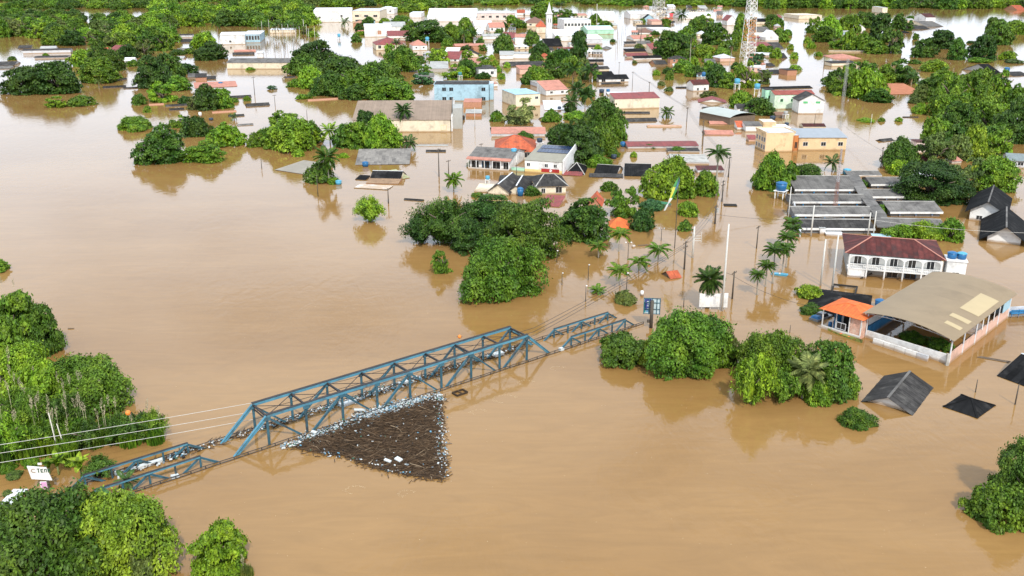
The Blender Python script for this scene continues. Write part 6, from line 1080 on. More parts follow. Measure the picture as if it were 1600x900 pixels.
# ------------------------------------------------------------------ farther blocks: (label, p0, p1, ve, vr, roof kind, wall, roof material, options)
FAR = [
 ('silver-tanked cream house beside the silvery tree', (806, 168), (844, 166), 148, 139, 'flat', CREAM, SKYB, dict(wins=[('f', .85, 3.2, 1.3, 1.0)])), ('white house with red sloping roof below the coconut palms', (853, 150), (890, 147), 141, 126, 'shed', WHITE, SALMON, dict(sl=.25, wins=[('f', 2, (1.2, 1.0))])), ('grey flat roof on the left of the red sloping roof', (853, 141), (868, 140), 134, 126, 'flat', LILAC, CONC, {}), ('drowned white gable near the coconut palms', (853, 190), (878, 187), None, 176, 'gable', WHITE, DARKR, dict(sl=.3, D=7)), ('pale flooded flat roof right of the cream house', (852, 172), (880, 172), None, 157, 'flat', WHITE, WHITER, {}), ('dark roof with salmon patches above the orange hip roof', (770, 208), (838, 207), None, 196, 'gable', BRICK, GREYR, dict(sl=.15, D=12)),
 ('white flat building left of the orange shed by the church', (800, 92), (829, 92), 84, 81, 'flat', WHITE, PALER, {}), ('long dark roof below the white flat building', (796, 104), (856, 101), None, 96, 'gable', GREYW, DARKR, dict(sl=.2)), ('pink brick house left of the round tree', (812, 117), (834, 116), 108, 102, 'shed', PINK, SALMON, dict(sl=.15)), ('orange roofed open shed by the church grove', (845, 94), (857, 94), 88, 83, 'hip', BRICK, TILER, dict(sl=.3)), ('white house with brown roof left of the church', (805, 70), (822, 70), 58, 53, 'gable', WHITE, SALMON, dict(sl=.3)), ('dark tiled house behind the white one left of the church', (822, 42), (850, 42), 36, 26, 'hip', CREAM, mat('brown_tile', (.2, .11, .08), .8, .25, .8, .2), dict(sl=.35, wins=[('f', 2, (2, 1.5))])), ('orange-roofed house against the church tower', (838, 52), (853, 52), 42, 32, 'hip', CREAM, TILER, dict(sl=.4)), ('orange tiled house in the top left of the church square', (808, 24), (820, 24), 20, 15, 'gable', WHITE, TILER, {}), ('pale long house behind the church square', (818, 24), (838, 24), 21, 17, 'gable', WHITE, LILAC, {}),
 ('white two-storey block with arcade behind the church', (881, 48), (924, 46), 31, 28, 'flat', WHITE, LILAC, dict(wins=[('f', 8, (2.0, 2.2))])), ('cream upper storey on the arcade block', (899, 30), (918, 30), 24, 21, 'flat', CREAM, SALMON, dict(wins=[('f', 3, (2, 1.4))])), ('white nave roof of the church', (868, 65), (910, 64), 56, 46, 'shed', WHITE, WHITER, dict(sl=.2)), ('black gable roof in front of the church', (854, 73), (880, 68), None, 60, 'gable', WHITE, BLACKR, dict(sl=.5)), ('mint green roofed market hall', (918, 54), (960, 52), 47, 40, 'gable', MINT, MINTR, dict(sl=.2)), ('white sloping roof in front of the market hall', (916, 69), (942, 68), 61, 54, 'shed', LILAC, WHITER, dict(sl=.12)), ('white building at the head of the main street', (927, 33), (960, 33), 24, 18, 'gable', WHITE, WHITER, dict(sl=.25)), ('grey roof left of the main street head', (935, 43), (965, 42), 40, 36, 'shed', CREAM, PALER, {}),
 ('white plaza hall at the top centre left', (491, 35), (550, 31), 17, 12, 'flat', WHITE, WHITER, dict(wins=[('f', .15, 4, 2, 1.6), ('f', .72, 5, 2, 2)])), ('cream block right of the white plaza hall', (551, 34), (594, 34), 17, 13, 'flat', CREAM, LILAC, dict(wins=[('f', 3, (4, 2))])), ('white block behind the plaza', (592, 22), (616, 22), 14, 10, 'flat', WHITE, WHITER, dict(wins=[('f', 2, (2, 1.5))])), ('white flat buildings in front of the plaza', (570, 58), (612, 55), 42, 37, 'flat', WHITE, WHITER, dict(wins=[('f', .55, 2, 3, 3, 'door', WHITE, BRICK)])), ('grey and white house right of the plaza front', (600, 52), (634, 50), 42, 34, 'gable', WHITE, PALER, dict(sl=.2)), ('long low dark shop behind the plaza front', (556, 37), (586, 36), 33, 31, 'shed', SKYB, DARKR, {}), ('brick house on the plaza', (552, 41), (562, 41), 36, 32, 'flat', BRICK, BRICK, {}),
 ('cream house with maroon hip roof above the central grove', (588, 79), (632, 78), 70, 58, 'hip', CREAM, MAROON, dict(sl=.35, wins=[('f', 4, (2, 2))])), ('maroon roofed house behind the cream one', (606, 60), (640, 57), 56, 48, 'gable', WHITE, MAROON, dict(sl=.3)), ('pale cottage with scalloped roof by the tank tower', (645, 79), (668, 78), 71, 62, 'hip', WHITE, SALMON, dict(sl=.4, wins=[('f', 2, (1.2, 1))])), ('large white hall roof at the top centre', (668, 34), (744, 34), 27, 13, 'gable', WHITE, WHITER, dict(sl=.25)), ('white wing left of the large white hall', (640, 28), (658, 28), 21, 18, 'flat', WHITE, WHITER, {}), ('long pinkish terrace with windows right of the white hall', (738, 33), (806, 31), 21, 17, 'flat', paint('pale_pink_paint', (.74, .6, .54)), LILAC, dict(wins=[('f', 6, (3, 2))])), ('white house with black gable right of the white hall', (742, 48), (770, 46), 40, 32, 'gable', WHITE, WHITER, dict(sl=.3)), ('white house with salmon roof beside the side street', (765, 50), (789, 48), 43, 35, 'gable', WHITE, SALMON, dict(sl=.4, wins=[('f', 3, (1.5, 1.8))])), ('grey roofs behind the round dark tree', (755, 62), (785, 60), 57, 53, 'shed', WHITE, PALER, {}),
 ('salmon roofed house left of the side street', (712, 78), (758, 77), 72, 68, 'gable', BRICK, SALMON, dict(sl=.2)), ('dark gable with white front near the side street', (720, 90), (748, 90), 86, 79, 'front', CREAM, DARKR, dict(D=12)), ('white house with mint wall behind the blue building', (748, 122), (777, 121), 108, 102, 'flat', WHITE, DARKR, dict(wins=[('f', 2, (1.5, 1.5))])), ('tan low roofs right of the yellowish tree', (738, 104), (762, 103), 99, 91, 'flat', CREAM, SALMON, {}), ('white shed with grey roof right of the side street', (781, 93), (802, 93), 86, 80, 'shed', WHITE, PALER, {}), ('salmon terrace at the corner of the blue building', (766, 136), (778, 135), 131, 127, 'flat', WHITE, SALMON, {}),
 ('first black shop roof of the row by the main street', (918, 98), (943, 98), 96, 93, 'shed', LILAC, BLACKR, {}), ('second black shop roof of the row by the main street', (910, 107), (936, 106), 104, 100, 'shed', WHITE, BLACKR, {}), ('third black shop roof of the row by the main street', (930, 112), (953, 111), 108, 104, 'shed', CREAM, DARKR, {}), ('fourth black shop roof of the row by the main street', (930, 119), (960, 118), 117, 112, 'shed', PINK, BLACKR, {}), ('fifth and longest black shop roof by the main street', (936, 129), (982, 128), 124, 117, 'shed', WHITE, BLACKR, dict(wins=[('f', .15, .3, 2, 1.2), ('f', .8, .3, 2, 1)])), ('low brown roof in front of the longest black shop', (941, 132), (970, 131), None, 129, 'shed', BRICK, DARKR, {}),
 ('dark shop roof at the first corner of the main street', (977, 70), (996, 69), 68, 65, 'shed', LILAC, DARKR, {}), ('dark shop row across the main street', (998, 72), (1020, 71), 69, 64, 'shed', CREAM, GREYR, {}), ('long black shop roof across the main street', (978, 83), (1012, 82), 81, 76, 'shed', PINK, BLACKR, {}), ('maroon shop roof across the main street', (980, 90), (1016, 89), 88, 83, 'shed', WHITE, MAROON, {}), ('black roof end shop across the main street', (991, 94), (1034, 93), 91, 87, 'shed', WHITE, BLACKR, {}), ('brown pyramid roofed house at the street head', (999, 54), (1024, 53), 51, 44, 'hip', WHITE, mat('brown_tile', (.2, .11, .08)), dict(sl=.4)), ('grey tiled roofs below the pyramid roofed house', (990, 64), (1024, 63), 61, 55, 'gable', WHITE, SALMON, dict(sl=.2)), ('white shop wall right of the pyramid roofed house', (1022, 54), (1056, 52), 46, 43, 'flat', WHITE, WHITER, {}), ('long low dark roof at the street head', (996, 44), (1038, 43), 42, 39, 'shed', LILAC, DARKR, {}), ('black gable house at the street head', (1006, 35), (1022, 35), 29, 23, 'front', SKYB, BLACKR, dict(D=12)), ('pink brick block below the steel tower', (1018, 40), (1034, 40), 33, 30, 'flat', PINK, SALMON, {}), ('small bright red roof by the dark palm', (1048, 27), (1060, 27), 26, 21, 'shed', WHITE, mat('bright_red_roof', (.6, .03, .03), .5, .1, .5, .05), {}), ('white house row left of the bright red roof', (985, 30), (1024, 29), 22, 17, 'gable', WHITE, WHITER, dict(sl=.2)), ('long white roof right of the bright red roof', (1066, 30), (1118, 28), 24, 19, 'gable', WHITE, WHITER, dict(sl=.15)),
 ('black and terracotta roof tilted at the street edge', (1024, 101), (1044, 100), None, 94, 'gable', BRICK, DARKR, dict(sl=.4)), ('pink hut with white roof by the tall palm', (1125, 97), (1150, 96), 91, 84, 'hip', PINK, LILAC, dict(sl=.35)), ('white house with maroon stripe roof in the block grove', (1136, 40), (1150, 39), 32, 24, 'front', WHITE, MAROON, dict(D=14)), ('pale tent roof inside the block grove', (1090, 57), (1104, 57), 53, 48, 'hip', CREAM, LILAC, dict(sl=.5)),
 ('dark warehouse row right of the lattice tower at the top', (1182, 38), (1212, 37), 34, 29, 'shed', CREAM, BLACKR, {}), ('grey shed row right of the lattice tower', (1178, 56), (1206, 55), 50, 42, 'shed', WHITE, GREYR, {}), ('white gable house beside the right street trees', (1196, 64), (1218, 63), 58, 48, 'front', WHITE, WHITER, dict(D=12)), ('maroon long roof right of the lattice tower foot', (1178, 76), (1208, 75), 72, 66, 'gable', CREAM, MAROON, dict(sl=.2)), ('dark roofs beside the lime bush', (1204, 76), (1224, 76), None, 66, 'gable', WHITE, DARKR, dict(sl=.2)), ('small white roofs with a blue tank left of the right street', (1196, 88), (1222, 87), 86, 82, 'flat', WHITE, WHITER, {}), ('dark roof hump in the right street block', (1219, 91), (1231, 90), None, 83, 'gable', GREYW, DARKR, dict(sl=.5)), ('long dark roof near the small brick hut', (1196, 116), (1232, 114), None, 109, 'gable', GREYW, DARKR, dict(sl=.2)), ('small orange brick hut with creeper by the right street', (1230, 118), (1246, 117), 110, 107, 'flat', BRICK, DARKR, {}), ('dark sheet roof with torn boards left of the right street', (1202, 104), (1212, 101), None, 99, 'shed', GREYW, DARKR, {}),
 ('cream walled enclosure beside the right street head', (1248, 30), (1286, 28), 24, 21, 'flat', CREAM, CREAM, {}), ('white gable house inside the right grove', (1336, 50), (1353, 49), 45, 38, 'front', WHITE, LILAC, dict(D=12)), ('salmon tiled roof sunk beside the right street', (1302, 92), (1346, 92), None, 84, 'hip', CREAM, SALMON, dict(sl=.2)), ('cream house with black roof edge below the salmon roof', (1299, 104), (1340, 103), 99, 95, 'shed', CREAM, DARKR, dict(sl=.05)), ('long pale wall across the right grove', (1295, 81), (1375, 82), 79, 78, 'flat', CREAM, CREAM, dict(D=1)), ('terracotta roof of the orange flooded yard', (1386, 148), (1444, 147), None, 131, 'gable', CREAM, mat('terracotta_roof', (.42, .16, .08), .85, .15, .5, .1), dict(sl=.12)),
 ('white house with blue wall on the upper right water', (1446, 35), (1462, 34), 27, 21, 'gable', WHITE, REDR, dict(sl=.3)), ('long dark roof on the upper right water', (1416, 46), (1456, 45), None, 40, 'gable', GREYW, DARKR, dict(sl=.2)), ('low thatched roof on the upper right water', (1448, 42), (1476, 41), None, 33, 'gable', CREAM, GREYR, dict(sl=.2)), ('small pale house left on the upper right water', (1414, 34), (1428, 34), 32, 29, 'shed', CREAM, PALER, {}), ('tiny black roof on the upper right water', (1411, 52), (1424, 51), None, 48, 'hip', GREYW, BLACKR, dict(sl=.4)), ('black roof house on the right water near the blue drum', (1550, 116), (1568, 113), None, 100, 'gable', GREYW, BLACKR, dict(sl=.35)), ('dark roof strip at the right edge', (1584, 119), (1612, 118), None, 112, 'gable', CREAM, DARKR, dict(sl=.2)), ('tiny hut on stilts on the far right bank', (1378, 21), (1386, 21), 12, 10, 'flat', CREAM, LILAC, {}), ('orange patch roof in the top right corner', (1590, 16), (1604, 16), None, 8, 'gable', BRICK, TILER, dict(sl=.3)),
 ('cream wall house hidden by the round mango', (1430, 240), (1462, 240), 222, 218, 'flat', paint('pale_pink_paint', (.74, .6, .54)), REDR, {}), ('red-roofed white house among the right trees', (1440, 258), (1462, 257), 252, 244, 'shed', WHITE, REDR, dict(sl=.3)), ('little red roof beside the open pale-limbed tree', (1487, 256), (1502, 255), 252, 244, 'shed', WHITE, SALMON, dict(sl=.3)), ('white low roof behind the dark layered tree', (1430, 276), (1462, 276), None, 258, 'flat', LILAC, WHITER, {}), ('blue-white hut at the right edge of the belt', (1580, 196), (1606, 196), 190, 184, 'flat', SKYB, LILAC, {}),
 ('white and blue modern building at the upper left', (345, 70), (382, 67), 55, 50, 'flat', WHITE, WHITER, dict(wins=[('f', .4, 1.5, 1.5, 1.5)])), ('glazed grey front of the modern building', (380, 67), (406, 63), 54, 48, 'flat', SKYB, WHITER, dict(wins=[('f', 6, (2, 3))])), ('long dark roof with cream wall at the left', (355, 108), (462, 108), 98, 91, 'gable', CREAM, GREYR, dict(sl=.15)), ('narrow dark roof above the long dark one', (364, 86), (396, 85), None, 82, 'shed', GREYW, DARKR, {}), ('pinkish strip roof near the narrow dark roof', (366, 81), (398, 80), None, 78, 'shed', PINK, SALMON, {}), ('white kiosk beside the plaza poles', (402, 91), (411, 91), 83, 80, 'shed', WHITE, LILAC, {}),
 ('red sheet roof with a tank at the left', (305, 138), (368, 133), None, 128, 'shed', WHITE, SALMON, dict(sl=.1)), ('dark gable with brick wall above the red sheet roof', (306, 127), (322, 126), 121, 115, 'shed', BRICK, DARKR, dict(sl=.3)), ('dark low roof right of the brick-walled gable', (322, 124), (336, 123), None, 119, 'shed', GREYW, DARKR, {}), ('dark roof left of the brick-walled gable', (294, 121), (316, 118), None, 115, 'shed', GREYW, GREYR, {}),
 ('biggest dark roof of the far left cluster', (36, 84), (105, 80), 79, 76, 'gable', LILAC, DARKR, dict(sl=.15)), ('upper small dark roof of the far left cluster', (28, 76), (46, 75), None, 71, 'shed', LILAC, DARKR, {}), ('white gable of the far left cluster', (62, 78), (84, 77), None, 72, 'gable', WHITE, PALER, {}), ('lower dark roof of the far left cluster', (54, 92), (102, 90), 90, 87, 'gable', LILAC, DARKR, dict(sl=.15)), ('drowned dark roof at the left edge', (-12, 103), (19, 100), None, 96, 'gable', LILAC, DARKR, dict(sl=.2)), ('second drowned dark roof at the left edge', (-12, 108), (14, 106), None, 103, 'gable', LILAC, GREYR, dict(sl=.2)),
 ('white house with brown roof in the upper left forest', (164, 38), (188, 36), 31, 26, 'gable', WHITE, SALMON, dict(sl=.3)), ('salmon roof left of the forest house', (116, 34), (128, 33), None, 29, 'gable', BRICK, SALMON, {}), ('salmon roof at the left edge of the top forest', (0, 46), (16, 44), None, 38, 'gable', BRICK, SALMON, {}), ('grey house among the top left trees', (19, 54), (33, 53), 49, 46, 'gable', LILAC, GREYR, {}), ('dark boathouse in the upper left clearing', (275, 59), (300, 57), 55, 53, 'gable', LILAC, DARKR, dict(sl=.2)), ('dark drowned roof in the upper left clearing', (283, 66), (300, 65), None, 61, 'shed', GREYW, DARKR, {}),
 ('white pavilions along the plaza waterfront', (422, 52), (460, 48), 47, 44, 'flat', CREAM, LILAC, {}), ('dark angled roof left of the white plaza hall', (478, 34), (492, 32), 30, 26, 'shed', CREAM, DARKR, dict(sl=.3)),
]
NAMES = {'hall': 'hall', 'church': 'church_nave', 'shop': 'shop', 'warehouse': 'warehouse', 'hut': 'hut', 'shed': 'shed', 'cottage': 'cottage', 'block': 'block_building', 'building': 'building', 'roof': 'flooded_house', 'wall': 'walled_building'}
for lab, p0, p1, ve, vr, rf, wl, rm, kw in FAR:
    nm = next((v for k, v in NAMES.items() if k in lab.split()), 'house')
    house(nm, lab, p0, p1, ve, vr, rf, wl, rm, over=kw.pop('over', .3), cat={'flooded_house': 'house', 'block_building': 'building', 'walled_building': 'building', 'church_nave': 'church'}.get(nm, nm), **kw)
# ---- more small houses squeezed into the blocks
def infill(place, area, num, seed):
    pr = random.Random(seed); got = []
    for _ in range(num*70):
        if len(got) >= num: break
        v = pr.uniform(area[2], area[3]); sc = (v+60)/160; w_ = pr.uniform(12, 27)*sc; u = pr.uniform(area[0], area[1]-w_); hh = pr.uniform(3.5, 8)*sc; rr = pr.uniform(3, 5.5)*sc
        box = (u-1, u+w_+1, v-hh-rr, v)
        if any(not (box[1] < o[0]+3 or box[0] > o[1]-3 or box[3] < o[2]+4 or box[2] > o[3]-2) for o in OCC): continue
        OCC.append((u-2, u+w_+2, v-hh-rr-1, v+1)); got.append((u, v, w_, hh, rr))
    for i, (u, v, w_, hh, rr) in enumerate(sorted(got)):
        rm, rn = pr.choice(((DARKR, 'dark'), (GREYR, 'grey'), (SALMON, 'salmon'), (DARKR, 'dark'), (PALER, 'pale'), (MAROON, 'maroon'), (TILER, 'orange'), (WHITER, 'white'), (GREYR, 'grey')))
        wl = pr.choice((WHITE, CREAM, WHITE, PINK, LILAC, SKYB, CREAM, BRICK)); rf = pr.choice(('gable', 'gable', 'shed', 'hip')); low = pr.random() < .3
        house('small_house', 'small %s-roofed house, %s from left squeezed %s' % (rn, ORD[i], place), (u, v), (u+w_, v+pr.uniform(-.4, .4)), None if low else v-hh, v-hh*(not low)-rr, rf, wl, rm, sl=.3, over=.3, D=pr.uniform(7, 12) if rf != 'gable' else None, rise=pr.uniform(1, 1.8) if rf == 'hip' else None, wins=() if low else (('f', pr.choice((2, 3)), (1.2, 1.1)),), group='small infill houses')
for place, area, num, sd_ in (('behind the blue building', (640, 745, 62, 126), 13, 1), ('around the church', (790, 955, 22, 112), 30, 2), ('along the main street head', (985, 1062, 18, 92), 14, 3), ('left of the right street', (1172, 1224, 30, 120), 13, 4), ('by the flooded plaza', (556, 645, 40, 62), 4, 5), ('along the far edge of town', (1000, 1135, 12, 34), 12, 6), ('along the upper side street', (738, 800, 36, 78), 10, 7), ('below the block grove', (1040, 1120, 92, 122), 5, 8), ('beside the curved shed', (1100, 1200, 176, 215), 4, 9), ('in the right grove', (1300, 1400, 30, 60), 3, 10), ('under the upper left forest', (100, 300, 60, 130), 8, 11)): infill(place, area, num, sd_)
for place, a_, num in (('behind the blue building', (640, 760, 60, 126), 10), ('around the church', (786, 956, 24, 114), 14), ('at the main street head', (985, 1062, 20, 96), 7), ('left of the right street', (1172, 1224, 30, 120), 7), ('along the upper side street', (738, 800, 36, 78), 7), ('below the block grove', (1040, 1215, 90, 178), 12), ('near the coconut palm trio', (845, 960, 110, 200), 9), ('by the flooded plaza', (560, 650, 40, 66), 5)):
    pr = random.Random(len(place)*7+num); us = sorted(pr.uniform(*a_[:2]) for _ in range(num))       # garden shrubs and small trees between them
    for i, u in enumerate(us):
        v = pr.uniform(*a_[2:]); sc = (v+60)/160; tn = pr.choice(('deep', 'mid', 'light', 'mid', 'olive', 'dark')); T(u, v-pr.uniform(8, 20)*sc, v, pr.uniform(12, 24)*sc, pr.choice(('round', 'bush', 'airy', 'broad')), tn, '%s garden tree, %s from left %s' % (TW_[tn], ORD[i], place), 'garden trees between the town houses', name='garden_tree', cat='tree')
# ---- drowned roof ridges
for lab, p0, p1, h, m in [
 ('drowned dark ridge left of the small dark tree, upper one', (164, 126), (196, 124), 4, DARKR), ('drowned dark ridge left of the small dark tree, lower one', (161, 138), (195, 135), 4, DARKR), ('thin drowned ridge above the small dark tree', (193, 139), (216, 137), 3, DARKR), ('thin drowned ridge right of the small dark tree', (233, 165), (255, 161), 3, BRICK), ('upper tilted dark ridge left of the white post', (259, 167), (294, 163), 4, DARKR), ('lower tilted dark ridge left of the white post', (265, 173), (287, 169), 4, DARKR),
 ('long tilted brown ridge right of the white post', (332, 177), (369, 173), 3, BRICK), ('tilted dark ridge at the palm top', (358, 183), (382, 179), 4, DARKR), ('dark ridge with bushes beneath it at the left channel', (361, 154), (393, 150), 5, DARKR), ('thick dark ridge in the left channel', (386, 167), (422, 162), 6, DARKR), ('pale sunken ridge above the riverside group', (372, 197), (396, 192), 3, GREYR), ('long thin ridge before the central grove', (482, 158), (531, 154), 3, BRICK), ('short dark ridge at the left foot of the long cream wall', (446, 122), (462, 120), 3, DARKR), ('short dark ridge beside the left channel', (371, 222), (384, 220), 4, DARKR),
 ('brown ridge below the cream hall', (972, 178), (1016, 178), 4, DARKR), ('thick dark ridge below the cream hall', (978, 191), (1028, 190), 7, DARKR), ('pinkish ridge below the thick dark one', (1012, 199), (1066, 199), 4, PINK), ('dark ridge on a pole below the warehouse', (665, 238), (696, 238), 4, DARKR), ('pale sunken roof line below the warehouse', (650, 228), (700, 228), 2, PALER), ('thin ridge left of the central tree group', (630, 313), (660, 315), 3, DARKR), ('dark ridge hidden left of the round mango by the school', (1380, 222), (1406, 219), 5, DARKR), ('thin dark ridge in the pool beyond the school', (1412, 184), (1436, 184), 2, DARKR), ('brown ridge left of the small white house', (1057, 138), (1082, 138), 3, DARKR), ('small dark ridge at the plaza edge', (366, 152), (362, 150), 2, DARKR)]:
    ridge(lab, p0, p1, h, m)
# ---- church tower
g = G(857.5, 69); t = empty('church_tower', g, .1, 'slim white church tower with pointed spire', 'church tower'); hb = HT(g, 22); hs = HT(g, 3); r = 9.5/PXM(g)/2
MB().box(-r, r, -r, r, -.5, hb*.5).obj('shaft', WHITE, t); MB().box(-r*.9, r*.9, -r*.9, r*.9, hb*.5+.003, hb).obj('belfry', WHITE, t); MB().box(-r*1.15, r*1.15, -r*1.15, r*1.15, hb+.003, hb+.6).obj('cornice', WHITE, t)
MB().tube([(0, 0, hb+.6), (0, 0, hb+1.5), (0, 0, hs)], [r*1.05, r*.75, .05], 4).obj('spire', WHITE, t)
for x in (-.4, .4): MB().box(x*r-.25, x*r+.25, -r*.92, -r*.905, hb*.72, hb*.86).obj('belfry_opening', DARKI, t)
# ---- lattice towers and masts
def lattice(label, u, vb, vt, w0, w1, mats, name='lattice_tower', n=14, gap=True):
    g = G(u, vb); h = HT(g, vt); px = PXM(g); a0, a1 = w0/px/2, w1/px/2; t = empty(name, g, .35, label, 'tower'); 
    def c(k, z): f = z/h; q = a0+(a1-a0)*f; return Vector((q*(1 if k in (0, 3) else -1), q*(1 if k in (0, 1) else -1), z))
    th = max(.035, a0*.055) if a0 > 1.2 else .028
    for k in range(4):
        MB().beam(c(k, -.5), c(k, h), th*1.4).obj('leg', mats[0], t)
    for i in range(n):
        z0, z1 = h*i/n, h*(i+1)/n; b = MB()
        for k in range(4):
            b.beam(c(k, z0), c((k+1) % 4, z1), th); b.beam(c((k+1) % 4, z0), c(k, z1), th); b.beam(c(k, z1), c((k+1) % 4, z1), th)
        b.obj('bracing', mats[(i*len(mats)//n) % len(mats)] if len(mats) > 1 else mats[0], t)
    return t
OR_ = paint('tower_orange', (.6, .28, .1)); lattice('tall red and white lattice antenna tower in the upper right', 1168, 91, -30, 17, 9, (WHITE, OR_, OR_, WHITE, WHITE, WHITE)); t = lattice('steel lattice tower at the head of the main street', 1028, 33, -40, 14, 12, (POLE,), n=10)
lattice('thin guyed lattice mast by the school', 1312, 204, 92, 3.5, 3, (GREYW,), 'guyed_mast', 26); lattice('thin lattice radio mast standing inside the school', 1303, 336, 232, 5, 2, (mat('mast_rust', (.3, .14, .1), .7, .2, 1, 0), LILAC), 'guyed_mast', 24)
for u, v, du, dv, lab in ((1183, 27, 0, 0, 'white antenna drum high on the red and white tower'), (1163, 22, 0, 0, 'lower antenna drum on the red and white tower')):
    g = G(1168, 91); z = HT(g, v); p = Vector((g.x+(u-1168)/PXM(g)*.4, g.y-1.2, z)); o = empty('antenna_dish', p, 0, lab, 'antenna'); MB().tube([(0, 0, 0), (0, -.9, 0)], [1.1, 1.1], 14).obj('drum', WHITE, o, True); MB().beam((0, 0, 0), (0, 1.6, 0), .2).obj('bracket', POLE, o)
tank('light blue tank on a white pillar by the pale cottage', 668, 64, None, 6, 6, TANKL, True, vbase=78); tank('small blue tank on the plaza', 530, 58, None, 5, 5, TANKL, True, vbase=62); tank('blue drum on the right water', 1572, 115, None, 9, 10, TANKB); tank('light blue tank on a stand by the coconut palms', 881, 104, None, 6, 6, TANKL, True, vbase=116); tank('blue tank on the red sheet roof at the left', 345, 133, None, 7, 5, TANKB); tank('blue tank by the left channel ball tree', 330, 188, None, 7, 4, TANKD); tank('white concrete post tank by the dark ball tree', 313, 182, None, 5, 7, WHITE); tank('dark tank on the white flooded roof', 874, 171, None, 6, 5, TANKD); tank('blue tank left of the right street', 1205, 89, None, 5, 4, TANKL); tank('teal tank behind the blue building', 719, 118, None, 6, 5, mat('teal_tank', (.04, .22, .22), .5, .1, 1, 0), True, vbase=126)
# ------------------------------------------------------------------ poles, lamps, signs, cables
def pole(label, u, vb, vt, m=POLE, r=.16, arms=1, lamp=None, trafo=False, group=None, name='utility_pole', cat='pole', yaw=0.0):
    g = G(u, vb); h = HT(g, vt); t = empty(name, g, yaw, label, cat, group); MB().tube([(0, 0, -.6), (0, 0, h*.5), (0, 0, h)], [r*1.15, r, r*.75], 8).obj('shaft', m, t, True)
    for k in range(arms):
        z = h-.35-.9*k; a = MB().beam((-.95, 0, z), (.95, 0, z), .1, .12).obj('crossarm', WOODD, t)
        for x in (-.85, -.35, .35, .85): MB().tube([(x, 0, z+.06), (x, 0, z+.26)], [.06, .045], 6).obj('insulator', DPOLE, a)
    if lamp:
        for s_ in lamp: 
            x_ = s_*(.55 if len(lamp) > 1 else .12); o = MB().tube([(0, 0, h-.1), (x_*.6, 0, h+.1), (x_, 0, h+.12)], .035, 5).obj('lamp_arm', m, t); MB().ball((x_, 0, h+.16), .17, 5, 8, .8).obj('lamp_head', WHITE, o)
    if trafo: MB().tube([(.35, -.25, h*.62), (.35, -.25, h*.62+1.0)], .32, 10).obj('transformer', GREYW, t)
    return t, g, h
POLES = [
 ('tall white concrete mast behind the white billboard', 1128, 486, 350, POLE, .17, 0), ('white pole with a side ladder rack on the main street', 1082, 403, 354, POLE, .2, 0), ('leaning wooden utility pole above the small red roof', 1069, 421, 377, DPOLE, .17, 2), ('thick pole with transformer at the far kerb of the square', 1117, 350, 321, DPOLE, .2, 2), ('dark utility pole by the royal palm street tree', 1128, 315, 282, DPOLE, .16, 2), ('utility pole above the royal palm trunk', 1138, 277, 245, DPOLE, .16, 1),
 ('thin dark pole right of the white mast', 1144, 467, 424, DPOLE, .15, 1), ('street pole in the open water before the school', 1182, 388, 353, DPOLE, .12, 1), ('white pole in front of the entrance canopy', 1267, 369, 321, POLE, .17, 0), ('left of two white poles beside the red-roofed house', 1282, 446, 374, POLE, .17, 0), ('right of two white poles beside the red-roofed house', 1300, 451, 366, POLE, .17, 0), ('left white pole in front of the school walkway', 1356, 368, 332, POLE, .15, 0), ('right white pole in front of the school walkway', 1364, 370, 330, POLE, .15, 0), ('grey pole at the left school wall', 1231, 345, 292, POLE, .12, 0),
 ('pole with cross arms below the warehouse', 686, 276, 232, DPOLE, .14, 1), ('pole right of the one below the warehouse', 701, 272, 250, DPOLE, .12, 1), ('curly street pole near the sunken house', 607, 318, 294, DPOLE, .13, 1), ('thin pole beside the half-drowned palm', 497, 307, 273, DPOLE, .09, 0), ('thin stick at the left of the flat grey roof', 409, 263, 249, DPOLE, .1, 0), ('utility pole at the lower main street', 1098, 228, 205, DPOLE, .13, 1), ('first utility pole of the main street middle', 1073, 190, 168, DPOLE, .13, 1), ('second utility pole of the main street middle', 1014, 148, 128, DPOLE, .14, 1), ('third utility pole of the main street middle', 988, 135, 112, DPOLE, .1, 1), ('utility pole before the black shops', 967, 117, 97, DPOLE, .1, 1), ('utility pole with debris at its foot on the main street', 1098, 212, 188, DPOLE, .14, 1), ('pole in the front lane of the terrace house', 752, 250, 224, DPOLE, .1, 1), ('pole before the mint wall', 807, 278, 254, DPOLE, .09, 0), ('thin pole in the side street', 742, 198, 168, POLE, .1, 0),
 ('pole in the pool beyond the school', 1376, 262, 230, DPOLE, .14, 1), ('stick pole in the water below the sports hall', 1524, 613, 593, DPOLE, .07, 0), ('stick pole in the water at the right edge', 1586, 632, 600, DPOLE, .09, 0), ('thin pole in the left channel', 398, 148, 120, DPOLE, .13, 1), ('second thin pole in the left channel', 430, 166, 148, DPOLE, .1, 1), ('third thin pole before the riverside group', 480, 186, 172, DPOLE, .09, 0), ('pole by the slim right street', 1287, 106, 84, DPOLE, .15, 1), ('flooded pole at the right street end', 1272, 200, 178, DPOLE, .1, 0), ('lone pole in the water at the right of the bridge trees', 1234, 520, 508, DPOLE, .06, 0), ('pole beside the blue drum roof', 1068, 480, 466, DPOLE, .08, 0), ('white pole right of the sports hall pool', 1360, 200, 206-28, POLE, .1, 0), ('guard pole by the white nave', 932, 40, 6, POLE, .3, 0), ('white pole at the top left of the main street', 965, 50, 18, POLE, .22, 0), ('white stem pole at the plaza back', 475, 52, 30, POLE, .2, 0)]
PD = {}
for lab, u, vb, vt, m, r, arms in POLES: PD[lab] = pole(lab, u, vb, vt, m, r, arms, trafo='transformer' in lab, yaw=.9 if arms else 0)
t = PD['white pole with a side ladder rack on the main street'][0]; h = PD['white pole with a side ladder rack on the main street'][2]
